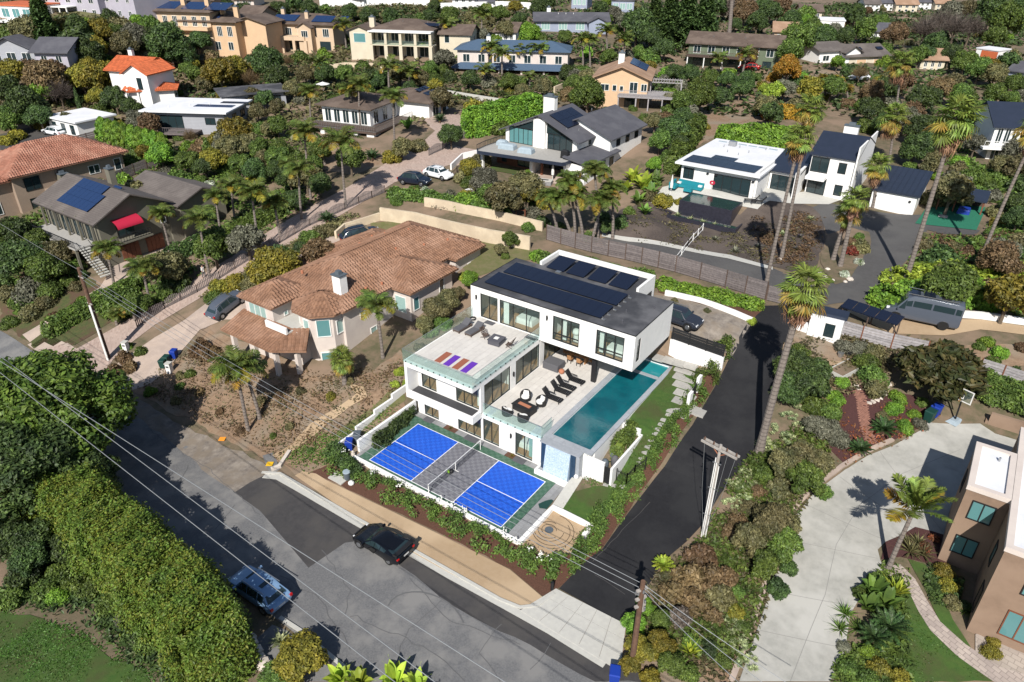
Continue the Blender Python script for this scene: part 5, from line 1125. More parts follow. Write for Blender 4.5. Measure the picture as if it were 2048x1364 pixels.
for i in range(2):
    for j in range(3):
        me = MB().box(0, 0, 0, 1.7, 2.1, .05).mesh('solar_panel'); me.materials.append(MATS[SBL]); o = obj('solar_panel', me, None, h.o)
        o.matrix_local = Matrix.Translation((w_/2, 5+j*2.15, 7.8))@Matrix.Rotation(t4, 4, 'Y')@Matrix.Translation((.9+i*1.75, 0, .1))
# green house with brown roof
h = hpx('green_house', 'long dark green house with brown gable roof and timber balcony', (1371,84), (1568,95), 15.8, 8.5, 5.2, 'green_siding', RBR, 'gable', 1.7, 'x', .8)
w_ = h.w; row(h, 2.9, 1.7, 6, 2, .5, FWH, GDK); row(h, .1, 1.9, 5, 2, .5, FBL, GDK); h.box('balcony', WDK, 0, -2.5, 2.4, w_*.7, -.02, 2.65); h.railing([(0,-2.4),(w_*.7,-2.4)], 2.65, .9, WDK); h.posts([(.3,-2.3),(4,-2.3),(8,-2.3),(12,-2.3)], -2, 2.4, .2, FWH); h.box('end_wall', 'peach_stucco', w_+.01, .1, -2, w_+.12, 8.4, 5.0); h.vents([(5,2,6.2),(12,2,6.2)])
# pair of white houses to the right
h = hpx('white_cottage', 'small white cottage with grey roof behind the garden fence', (1640,103), (1700,100), 14.6, 8, 3.6, WST, 'roof_shingle', 'gable', 1.2, 'x', .6); row(h, 1.4, 1.2, 2, 2, .55, FWH); row(h, -.8, 1.3, 2, 1, .5, FWH)
h.vol(h.w*.8, -2, h.w+2.5, 4, -2, 3.4, WST, 'roof_shingle', kind='gable', axis='y', rise=1.1, over=.5)
h = hpx('cream_bungalow', 'cream bungalow with wide grey gable roof and two skylights', (1692,113), (1785,110), 13.6, 9, 3.0, 'cream_stucco', 'roof_shingle', 'gable', 1.7, 'x', .7); w_ = h.w; h.win('F', 0, 4, .3, 2.6, 1.9, 1, FWH, 'peach_stucco', 'garage_door'); h.win('F', 0, 8.4, .3, 2.6, 1.9, 1, FWH, 'peach_stucco', 'garage_door')
for x in (4.0, 9.4): b = MB(); b.rbox(0, 0, 0, 1.5, 1.1, .12); o = b.build('skylight', 'solar', h.o); o.location = (x, 2.0, 4.15); o.rotation_euler.x = math.atan2(1.7, 4.5)
h = hpx('white_box_house', 'small white flat-roofed house with a red awning among dark trees', (1640,41), (1692,43), 15.6, 8, 5.0, WST, 'roof_white', 'flat', over=.2); row(h, 3.0, 1.3, 2, 2, .6); h.box('awning', 'roof_orange', .3, -1.6, 1.9, h.w-.3, -.01, 2.2); row(h, 1.2, 1.3, 3, 1, .6, face='R', c=h.w)
h = hpx('metal_roof_house', 'white two-storey house with dark ribbed metal roof and a long balcony', (1988,252), (2075,256), 13.4, 9, 5.6, WST, RMT, 'gable', 2.4, 'x', .5)
w_ = h.w; row(h, 3.0, 2.2, 4, 2, .75, FWH, GDK, name=SLD); row(h, .1, 2.3, 3, 2, .8, FWH, GDK, name=SLD); h.box('balcony', WST, -1.6, -2.0, 2.5, w_+1, -.02, 2.8); h.railing([(-1.5,-1.9),(w_,-1.9)], 2.8, .9, FWH, .8)
h = hpx('navy_house', 'dark blue house with a grey roof at the right edge above the trees', (2012,140), (2060,146), 12.8, 8, 3.6, 'bluegrey_siding', RGR, 'gable', 1.4, 'x', .5); row(h, 1.2, 1.2, 2, 2, .6)
h = hpx('timber_shed', 'white shed with an orange timber end under dark trees', (1952,97), (1998,103), 14.0, 5, 2.8, WST, 'roof_white', 'flat', over=.15); h.box('timber_wall', 'roof_orange', h.w*.25, -.06, 0, h.w, -.005, 2.6)
# upper left
h = hpx('slate_house', 'grey two-storey house with slate roof and dark railed deck', (54,103), (134,104), 15.5, 9, 5.2, 'lilac_stucco', RGR, 'gable', 2.0, 'x', .8)
row(h, 3, 1.3, 2, 2, .4, FWH); h.vol(-11, 1, -.3, 9, -3, 5.2, 'grey_siding', RGR, kind='gable', axis='y', rise=2.4, over=.8); row(h, 2.8, 1.9, 3, 2, .6, FWH, c=1, x0=-10.5, x1=-.8); h.box('deck', 'bluegrey_siding', -12, -2.5, 2.0, 2, .98, 2.3); h.railing([(-12,-2.4),(2,-2.4)], 2.3, 1, 'bluegrey_siding'); h.chimney(-9.8, 2.5, 5, 9.6, 1.4, 1, 'lilac_stucco')
h = hpx('orange_roof_house', 'white house with a bright orange tile roof among green trees', (205,138), (285,143), 13.2, 8, 3.4, WST, 'roof_orange', 'gable', 1.8, 'x', .7, tile='roof_orange')
h.vol(h.w*.7, -2.5, h.w+3, 5, -3, 3.3, WST, 'roof_orange', kind='gable', axis='y', rise=1.6, over=.5, tile='roof_orange'); h.win('F', -2.5, h.w*.7+3.4, .3, 1.1, 2.2, 1, FBL); h.chimney(2, 5, 4, 6.4)
h = hpx('orange_roof_annex', 'low annex with a bright orange hip roof below the white gable', (243,186), (355,180), 9.7, 6.5, 2.2, WST, 'roof_orange', 'hip', 1.7, over=.8, tile='roof_orange'); h.posts([(.2,-.5),(2,-.5),(4,-.5)], -2, 2.8, .3, 'white_paint'); h.win('F', 0, 3, .2, 2, 2, 2, FBL)
h = hpx('peach_apartments', 'nearer block of peach apartments with brown roof and white french windows', (352,42), (472,46), 18.6, 11, 6.4, 'peach_stucco', RBR, 'hip', 1.8, over=.9)
w_ = h.w; row(h, 3.3, 2.2, 5, 3, .5, FWH, GDK); row(h, .3, 1.8, 4, 2, .4, FWH, GDK); h.chimney(9, 3.5, 7, 9.6, 1, .9, 'peach_stucco'); h.chimney(12.5, 3.5, 7, 9.4, 1.2, .9, 'peach_stucco'); h.solar(6, 1, 7.15, 3, 1, 1.1, 1.8, .3, 0, SBL); h.box('balcony', 'peach_stucco', -2, -2.4, 2.5, 5, -.02, 3.5); h.posts([(-1.6,-2.1),(2,-2.1),(4.6,-2.1)], -2, 2.5, .6, 'peach_stucco'); h.win('R', w_, 4, 3.4, 1.6, 1.4, 2)
h.vol(w_*.8, 3, w_+6, 11, -2, 6.0, 'peach_stucco', RBR, kind='gable', axis='y', rise=1.3, over=.7)
h = hpx('peach_apartments', 'farther block of peach apartments covered with blue solar panels', (284,22), (420,26), 20.6, 11, 6.4, 'beige_stucco', RBR, 'hip', 1.8, over=.9)
w_ = h.w; row(h, 3.3, 2.2, 6, 3, .5, FWH, GDK); t5 = math.atan2(1.8, 6.4); h.solar(1.5, .3, 6.95, 5, 2, 1.1, 2.2, t5, 0, SBL); h.solar(8.5, .3, 6.95, 5, 2, 1.1, 2.2, t5, 0, SBL); h.solar(14.5, .3, 6.95, 5, 2, 1.1, 2.2, t5, 0, SBL); h.chimney(7.8, 3, 7.3, 9.8, 1, .9, 'peach_stucco'); h.chimney(14, 3, 7.3, 9.8, 1, .9, 'peach_stucco'); h.box('balcony', 'peach_stucco', 0, -1.8, 2.6, w_, -.02, 3.3)
h = hpx('white_gable_house', 'small white gabled house at the top left with a pale porch', (252,14), (298,15), 20.8, 8, 3.0, WST, RGR, 'gable', 2.0, 'y', .6); row(h, .5, 1.6, 2, 2, .4, FWH, GDK)
h = hpx('lilac_villa', 'lilac-grey three-storey house with white pergola terraces on the hill', (66,-22), (190,-18), 25.0, 10, 6.4, 'lilac_stucco', RGR, 'hip', 1.5, over=.4)
w_ = h.w; row(h, 3.7, 1.7, 5, 2, .4, FWH); row(h, .6, 1.8, 6, 2, .4, FWH, GDK); h.box('pergola', 'white_paint', w_*.2, -3, 2.9, w_*.62, -.02, 3.1); h.posts([(w_*.2+.2,-2.8),(w_*.34,-2.8),(w_*.48,-2.8),(w_*.6,-2.8)], -1, 2.9, .25, 'white_paint')
h = hpx('lilac_villa', 'lilac-grey villa right of the pergolas with few small windows', (192,-20), (262,-16), 25.0, 10, 6.2, 'lilac_stucco', RGR, 'hip', 1.4, over=.4); row(h, 3.8, 1.2, 3, 2, .3, FWH); row(h, .9, 1.2, 3, 2, .3, FWH)
h = hpx('white_modern_house', 'white terraced modern house with orange roof at the top left corner', (-30,10), (62,14), 22.0, 9, 5.4, WST, 'roof_orange', 'flat', over=.3); w_ = h.w
row(h, 3.0, 1.9, 4, 2, .7, FWH, 'glass_teal', name=SLD); row(h, .1, 2.0, 4, 2, .7, FWH, GDK, name=SLD); h.box('terrace', WST, 0, -3.5, 2.3, w_, -.02, 2.6); h.railing([(0,-3.4),(w_,-3.4)], 2.6, .9, FWH, 1); h.posts([(.3,-3.2),(w_/3,-3.2),(w_*.66,-3.2),(w_-.3,-3.2)], -1.5, 2.3, .3, 'white_paint')
# along the skyline
for a, b_, lab, wm, rm, kd, fl_ in (((1142,-6),(1176,-5),'blue-grey tower-like house with large upper windows at the skyline','bluegrey_siding',RGR,'flat',2), ((1222,2),(1270,3),'slate-blue boxy house with a glazed top floor at the skyline','bluegrey_siding','roof_slate','flat',2)):
    h = hpx('skyline_house', lab, a, b_, 19.5, 9, 5.0, wm, rm, kd, over=.2); row(h, 2.8, 1.7, 3, 2, .8, FWH, 'glass_pale'); row(h, .5, 1.4, 2, 2, .4, FWH)
sky_ = [(1728,8,24,'leftmost small white house of the far row at the upper right',WST,'roof_shingle'), (1758,6,22,'second small white house of the far row, under a pale gable',WST,RGR), (1790,9,34,'wide cream house in the middle of the far row','cream_stucco','roof_tan'), (1836,5,26,'tall white house of the far row with narrow windows',WST,RGR), (1868,8,24,'rightmost cream house of the far row beside bare ground','cream_stucco','roof_tan'),
        (700,-2,26,'small white house left of the long white wall on the hilltop',WST,RGR), (905,-4,40,'long white house above the hilltop wall',WST,'roof_white'), (960,2,24,'white arched outbuilding by the right end of the hilltop wall',WST,RGR), (390,0,34,'tan house with a shaded porch above the peach apartments','tan_stucco',RBR), (470,-2,34,'pink-beige house half hidden by trees on the skyline','pink_stucco',RBR)]
for px, py, w_, lab, wm, rm in sky_:
    A = at(px, py+14); sc_ = np.linalg.norm(np.array(A)-CAM)/FPX; h = House('distant_house', lab, (A[0], A[1], A[2]-.3), R(30)); W_ = w_*sc_; h.w = W_; h.d = 8
    h.vol(0, 0, W_, 8, -2, 14*sc_*.9, wm, rm, kind='gable', axis='x', rise=1.8, over=.5); hz = 14*sc_*.9; row(h, hz*.55, hz*.3, 3, 2, .5, FWH); row(h, hz*.1, hz*.3, 3, 1, .4, FWH)
for a, b_, ze, hh, wm, rm, lab in (((470,28),(520,30),18.4,4.5,'tan_stucco',RBR,'tan house with brown gable between the peach apartments and the beige villa'), ((1545,62),(1600,64),16.4,4.5,'beige_stucco','roof_tan','beige house with tan gable roof right of the long green house'), ((1740,62),(1795,64),14.6,4.0,WST,RGR,'white house with grey gable roof above the cream bungalow'), ((1840,118),(1900,120),13.6,3.6,'cream_stucco','roof_tan','cream house with tan roof among trees left of the timber shed'), ((1600,22),(1650,23),15.6,4.4,'cream_stucco',RBR,'cream house with brown roof left of the white box house'), ((985,62),(1035,64),15.8,4.2,WST,RBR,'white house with brown gable roof above the blue-roofed house')):
    h = hpx('hill_house', lab, a, b_, ze, 8, hh, wm, rm, 'gable', 1.6, 'x', .6); row(h, hh*.55, 1.3, 3, 2, .5); row(h, .4, 1.4, 3, 2, .4)
# --- brown flat-roofed house at the lower right
h = House('brown_house', 'large brown stucco house with white flat roof and stepped parapets', (42.6, 14, 1.5))
def bw(x0, y0, x1, y1, z1): h.box('wall', 'brown_stucco', x0-42.6, y0-14, -1.2, x1-42.6, y1-14, z1-1.5)
def bpar(x0, y0, x1, y1, z): 
    h.box('roof', 'roof_white', x0-42.6+.3, y0-14+.3, z-1.69, x1-42.6-.3, y1-14-.3, z-1.65)
    for q in ((x0-.06,y0-.06,x1+.06,y0+.32),(x0-.06,y1-.32,x1+.06,y1+.06),(x0-.06,y0+.32,x0+.32,y1-.32),(x1-.32,y0+.32,x1+.06,y1-.32)): h.box('parapet_cap', 'pink_stucco', q[0]-42.6, q[1]-14, z-1.85, q[2]-42.6, q[3]-14, z-1.5)
bw(40.2,13.4,42.59,18.7,7.8); bpar(40.2,13.4,42.5,18.7,8.0); bw(42.6,8.7,54,22.4,7.8); bpar(42.6,8.7,54,22.4,8.0)
h.win('F', -.6, -1.2, 4.0, 1.35, 1.5, 2, FBL, 'glass_teal'); h.win('F', -.6, -1.3, 1.0, 1.35, 1.5, 2, FBL, 'glass_teal'); h.win('L', 0, -2.6, 2.8, .9, 1.6, 1, FBL, 'glass_teal'); h.win('L', 0, -4.2, .3, 1.0, 2.0, 1, FBL, WDK); h.win('L', -2.4, 3.0, 3.6, 1.2, 1.3, 1, FBL)
h.win('F', -5.3, 2.2, .1, 1.6, 2.1, 2, 'wood_red', 'glass_teal', name='door'); h.win('F', -5.3, 2.4, 3.6, 1.8, 1.4, 2, FBL, 'glass_teal')
h.box('wall', 'brown_stucco', -1.4, 15.4, -.5, 11, 15.7, 3.0); h.box('wall', 'brown_stucco', -1.4, 19.2, -.5, 11, 19.5, 3.4); h.box('wall', 'brown_stucco', -1.6, 15.4, -.5, -1.41, 17.2, 2.2); h.box('ramp', 'brown_stucco', -1.39, 15.71, 0, 11, 19.19, 1.7)
h.vents([(1.5,2,6.3),(3.5,-2,6.3),(-1,3.4,6.3)])
# ================================================================ plants
RG = np.random.default_rng(11)
def _leaves(P, Nn, size, asp=1.9, jit=.9, rg=RG, bend=.25):
    """P centres, Nn outward normals -> rhombic leaves, one island each"""
    n = len(P); nn = Nn+rg.normal(0, jit, (n,3))*.6; nn[:,2] += .25; nn /= np.linalg.norm(nn, axis=1, keepdims=True)+1e-9
    a = rg.normal(0, 1, (n,3)); a -= nn*(a*nn).sum(1, keepdims=True); a /= np.linalg.norm(a, axis=1, keepdims=True)+1e-9; b = np.cross(nn, a)
    s = size*rg.uniform(.65, 1.35, (n,1)); L = a*s*asp*.5; Wd = b*s*.5
    V = np.stack([P-L, P+Wd-L*.1, P+L-nn*s*bend, P-Wd-L*.1], 1).reshape(-1, 3)
    return V
def leafmesh(name, V, extra=None):
    """V: (4k,3) leaf corners; extra: list of (verts, faces) joined in"""
    n = len(V)//4; F = np.arange(4*n).reshape(-1, 4).tolist(); V = V.tolist()
    for ev, ef in (extra or []):
        k = len(V); V += [tuple(v) for v in ev]; F += [tuple(i+k for i in f) for f in ef]
    me = bpy.data.meshes.new(name); me.from_pydata(V, [], F); return me
def crown_pts(n, blobs, rg, shell=(.72,1.05), top=.2):
    """points on the shells of blobs (x,y,z,rx,rz); keeps the outer ones so clumps read"""
    w = np.array([b[3]*b[3]+b[3]*b[4] for b in blobs]); w /= w.sum(); idx = rg.choice(len(blobs), n, p=w); B = np.array(blobs)[idx]
    d = rg.normal(0, 1, (n,3)); d[:,2] += top; d /= np.linalg.norm(d, axis=1, keepdims=True); r = rg.uniform(*shell, (n,1))
    P = B[:,:3]+d*r*np.stack([B[:,3],B[:,3],B[:,4]], 1); keep = np.ones(n, bool)
    for i, b in enumerate(blobs):
        q = (P-np.array(b[:3]))/np.array([b[3],b[3],b[4]]); keep &= ~((np.linalg.norm(q, axis=1) < .62)&(idx != i))
    return P[keep], d[keep]
def core(blobs, k=.6, lo=True):
    mb = MB()
    for b in blobs: mb.ball(b[:3], b[3]*k, 6, 4, b[4]/b[3])
    return [(mb.v, mb.f)]
def blobs_dome(nb, rg, R_=1.0, h=.8, rr=(.26,.42), zlo=0.0):
    out = []
    for i in range(nb):
        t = rg.uniform(0, 2*math.pi); u = rg.uniform(zlo, 1); ph = math.acos(u); rad = R_*(1-.25*rg.random())*.72
        r = rg.uniform(*rr); out.append((rad*math.sin(ph)*math.cos(t), rad*math.sin(ph)*math.sin(t), h*.72*math.cos(ph)+.0, r, r*.85))
    out.append((0,0,h*.25,.55,.45)); return out
PROTO = {}
def mk_tree(name, seed, nb, n, size, h, R_=1.0, rr=(.26,.42), zlo=0.0, asp=1.9, shell=(.72,1.05)):
    rg = np.random.default_rng(seed); bl = blobs_dome(nb, rg, R_, h, rr, zlo); P, N_ = crown_pts(n, bl, rg, shell)
    PROTO[name] = leafmesh(name, _leaves(P, N_, size, asp, rg=rg), core(bl, .55))
mk_tree('round_a', 1, 34, 13000, .062, 1.0, rr=(.17,.36), zlo=-.1, shell=(.6,1.16)); mk_tree('round_b', 2, 32, 12000, .062, .85, rr=(.15,.38), zlo=0, shell=(.6,1.16)); mk_tree('round_c', 3, 42, 13000, .06, 1.1, rr=(.14,.3), zlo=-.3, shell=(.55,1.18))
mk_tree('loose_a', 4, 26, 6000, .075, 1.0, rr=(.16,.3), zlo=-.3, shell=(.5,1.2)); mk_tree('loose_b', 5, 20, 6000, .085, .9, rr=(.18,.34), zlo=-.2, shell=(.5,1.25))
mk_tree('shrub_a', 6, 16, 4200, .085, .75, rr=(.22,.46), shell=(.6,1.15)); mk_tree('shrub_b', 7, 22, 4200, .085, .65, rr=(.16,.38), shell=(.6,1.15)); mk_tree('shrub_c', 8, 10, 2600, .12, .9, rr=(.28,.45), shell=(.6,1.2))
mk_tree('mound', 9, 10, 3500, .075, .55, rr=(.42,.55)); mk_tree('magnolia', 10, 30, 5200, .10, .95, rr=(.25,.4), zlo=-.2, asp=2.6)
def mk_col(name, seed, n, size, w, taper=1.0):
    rg = np.random.default_rng(seed); z = rg.uniform(0, 1, n)**.9; t = rg.uniform(0, 2*math.pi, n); prof = w*np.sin(np.clip(z*1.0, 0, 1)**.6*math.pi)**.5*(1-.25*z*taper)+.02
    lump = 1+.18*np.sin(t*5+z*14)+.12*np.sin(t*3-z*23); r = prof*lump*rg.uniform(.75, 1.05, n); P = np.stack([r*np.cos(t), r*np.sin(t), z], 1); N_ = np.stack([np.cos(t), np.sin(t), np.full(n,.3)], 1)
    mb = MB(); mb.tube([(0,0,.02),(0,0,.3),(0,0,.7),(0,0,.97)], [w*.6,w*.75,w*.6,.02], 8); PROTO[name] = leafmesh(name, _leaves(P, N_, size, 2.2, .7, rg), [(mb.v, mb.f)])
mk_col('column', 12, 4000, .035, .16); mk_col('column_fat', 13, 5000, .045, .30)
def mk_conifer(name, seed):
    rg = np.random.default_rng(seed); V = []; 
    for k in range(26):
        z = .12+.85*k/26; L = (1-z)**.7*.62*rg.uniform(.75,1.1)
        for j in range(6):
            t = rg.uniform(0, 2*math.pi); m = 46; s = rg.uniform(.15, 1, m)**.7; P = np.stack([np.cos(t)*L*s, np.sin(t)*L*s, z+.06*s-.1*s*s+rg.normal(0,.012,m)], 1)+rg.normal(0,.03,(m,3)); V.append(_leaves(P, np.tile([0,0,1.],(m,1)), .055, 2.2, .5, rg))
    mb = MB(); mb.tube([(0,0,.05),(0,0,.5),(0,0,.95)], [.22,.16,.02], 7); PROTO[name] = leafmesh(name, np.concatenate(V), [(mb.v, mb.f)])
mk_conifer('conifer', 14)
def mk_bare(name, seed, nt=260):
    rg = np.random.default_rng(seed); mb = MB()
    for i in range(nt):
        d = rg.normal(0,1,3); d[2] = abs(d[2])*.8+.15; d /= np.linalg.norm(d); p = d*rg.uniform(.2,.45); q = d*rg.uniform(.75,1.05)+rg.normal(0,.12,3)
        mb.tube([tuple(p*.3), tuple(p), tuple(q)], [.02,.012,.004], 3, False)
        for k in range(5): r = p+(q-p)*rg.random(); e = r+rg.normal(0,.16,3); mb.tube([tuple(r), tuple(e)], [.006,.002], 3, False)
    PROTO[name] = mb.mesh(name)
mk_bare('bare', 15)
def mk_rosette(name, n, L, w, up, seed, pts=4, droop=.3, fold=.3):
    """broad pointed blades from one centre: agave, aloe, flax, bird of paradise"""
    rg = np.random.default_rng(seed); mb = MB()
    for i in range(n):
        t = i*2.39996+rg.normal(0,.12); e = up[0]+(up[1]-up[0])*i/n+rg.normal(0,.05); l = L*rg.uniform(.75,1.1); dr = droop*rg.uniform(.6,1.4); k0 = len(mb.v)
        for k in range(pts+1):
            s = k/pts; r = l*s*math.cos(e)*(1+.1*s); z = l*s*math.sin(e)-dr*l*s*s; ww = w*math.sin(min(1, s*1.15+.12)*math.pi)**.8*.5 if k < pts else .004
            x, y = r*math.cos(t), r*math.sin(t); px, py = -math.sin(t)*ww, math.cos(t)*ww
            mb.v += [(x+px, y+py, z+fold*ww), (x, y, z), (x-px, y-py, z+fold*ww)]
            if k: a = k0+3*(k-1); mb.f += [(a,a+1,a+4,a+3),(a+1,a+2,a+5,a+4)]
    PROTO[name] = mb.mesh(name)
mk_rosette('agave', 26, 1.0, .22, (.15,1.3), 20, droop=.15); mk_rosette('flax', 46, 1.1, .07, (.35,1.45), 21, droop=.35); mk_rosette('grass_tuft', 70, 1.0, .03, (.3,1.5), 22, 3, .5); mk_rosette('banana', 13, 1.15, .30, (.75,1.4), 23, 5, .45); mk_rosette('bird', 22, 1.0, .17, (.7,1.45), 24, 4, .2)
def stack_aloe():
    rg = np.random.default_rng(30); mb = MB(); src = PROTO['agave']; vs = [v.co.copy() for v in src.vertices]; fs = [tuple(p.vertices) for p in src.polygons]
    for i in range(9):
        a = rg.uniform(0,6.28); r = rg.uniform(0,.75) if i else 0; s = rg.uniform(.3,.45); k = len(mb.v); h_ = .35*(1-r)+.1; c, q = math.cos(a*3), math.sin(a*3)
        for v in vs: mb.v.append((r*math.cos(a)+s*(v.x*c-v.y*q), r*math.sin(a)+s*(v.x*q+v.y*c), h_+s*v.z))
        mb.f += [tuple(j+k for j in f) for f in fs]
    PROTO['aloe_clump'] = mb.mesh('aloe_clump')
stack_aloe()
def frond_pinnate(name, L=1.0, n=30, w=.27, droop=.55, up=.55, seed=40, lw=.018, vdrop=.10):
    """a feather frond: arched rachis with paired leaflets; along +x"""
    rg = np.random.default_rng(seed); mb = MB(); q = lambda s: Vector((L*s*math.cos(up)*(1-.12*s), 0, L*(s*math.sin(up)-droop*s*s)))
    mb.tube([q(0), q(.3), q(.6), q(1)], [.014,.011,.008,.003], 4, False)
    for i in range(n):
        s = .14+.86*i/n; p = q(s); d = (q(min(s+.03,1))-q(s-.03)).normalized(); l = w*math.sin(min(1, s*1.02)*math.pi*.9+.25)**.6 if s < .97 else w*.3
        for sg in (-1, 1):
            sw = rg.uniform(.35,.75); e = p+d*l*sw+Vector((0, sg*l*.86, -l*vdrop*rg.uniform(.5,6)+l*.16)); m_ = p+(e-p)*.5+Vector((0,0,l*.10)); t = d*lw; k = len(mb.v)
            mb.v += [tuple(p-t*.5), tuple(p+t*.5), tuple(m_+t), tuple(m_-t), tuple(e)]; mb.f += [(k,k+1,k+2,k+3),(k+3,k+2,k+4)]
    PROTO[name] = mb.mesh(name)
frond_pinnate('frond_queen'); frond_pinnate('frond_king', droop=.28, up=.75, w=.24, seed=41, vdrop=.05); frond_pinnate('frond_cycad', droop=.35, up=.5, w=.13, n=34, seed=42, lw=.014); frond_pinnate('frond_date', droop=.7, up=.9, w=.17, n=36, seed=43, lw=.012); frond_pinnate('frond_far', n=14, lw=.035, seed=44)
def frond_fan(name, seed=50, n=21, dead=False, fold=0):
    """a palmate leaf on a stalk along +x"""
    rg = np.random.default_rng(seed); mb = MB(); up = .55 if not dead else -.2; b_ = Vector((.48*math.cos(up), 0, .48*math.sin(up))); mb.tube([(0,0,0), tuple(b_)], [.014,.008], 4, False)
    for i in range(n):
        a = (i/(n-1)-.5)*4.1; l = .50*(1-.12*abs(a))*rg.uniform(.9,1.05); d = Vector((math.cos(a), math.sin(a)*(1-.5*fold), -.18*abs(a)*.4)); e = b_+d*l+Vector((0,0,-.10*l*rg.uniform(.2,2.2)-(.35*l if dead else 0)-fold*.2))
        sd = Vector((-d.y, d.x, 0)).normalized()*.033; m_ = b_+d*l*.6+Vector((0,0,.02 if i % 2 else -.01)); k = len(mb.v); mb.v += [tuple(b_), tuple(m_-sd), tuple(e), tuple(m_+sd)]; mb.f.append((k,k+1,k+2,k+3))
    PROTO[name] = mb.mesh(name)
frond_fan('frond_fan'); frond_fan('frond_fan_b', 51, 13, fold=.6); frond_fan('frond_fan_dead', 52, 11, True, .9)
# --- labels that single a plant out by its nearest landmark
MARKS = []   # (x_px, y_px, phrase)
def mark(px, py, phrase): MARKS.append((px, py, phrase))
PLANTS = []  # (object, kind words, px, py)
def note_plant(o, words, p):
    q = pix(*p); PLANTS.append((o, words, float(q[0]), float(q[1])))
TRUNKS = {}
def trunk_mesh(kind):
    if kind not in TRUNKS:
        rg = np.random.default_rng(60+len(TRUNKS)); mb = MB(); mb.tube([(0,0,-.15),(.02,.01,.2),(.03,-.02,.45),(0,.02,.75)], [.085,.06,.05,.03], 8)
        for i in range(5): a = i*1.26; z = .3+.07*i; mb.tube([(.02,0,z), (.22*math.cos(a),.22*math.sin(a),z+.16), (.42*math.cos(a),.42*math.sin(a),z+.34)], [.035,.022,.008], 6)
        TRUNKS[kind] = mb.mesh('trunk')
    return TRUNKS[kind]
CATS = {}
def plant(proto, m, p, r, h=None, words='green shrub', name='shrub', cat='shrub', group=None, trunk=None, rz=None, lift=0.0, lean=0):
    """r radius, h overall height in metres; shared mesh, own object"""
    h = h or r; rz = random.uniform(0, 6.28) if rz is None else rz; me = PROTO[proto]
    sx = r*random.uniform(.92,1.08); sy = r*random.uniform(.92,1.08)
    if trunk:
        root = thing(name, None, cat, p, rz, group); t = obj('trunk', trunk_mesh('t'), None, root); setmat(t, trunk); t.scale = (h*.5, h*.5, h*.8)
        c = obj('crown', me, None, root, (0,0,h*.45)); setmat(c, m); c.scale = (sx, sy, h*.55)
        o = root
    else:
        o = obj(name, me, None, None, (p[0], p[1], p[2]+lift), rz); setmat(o, m); o.scale = (sx, sy, h); tag(o, None, cat, group)
    if lean: o.rotation_euler.x = lean
    note_plant(o, words, (p[0], p[1], p[2]+h*.5)); return o
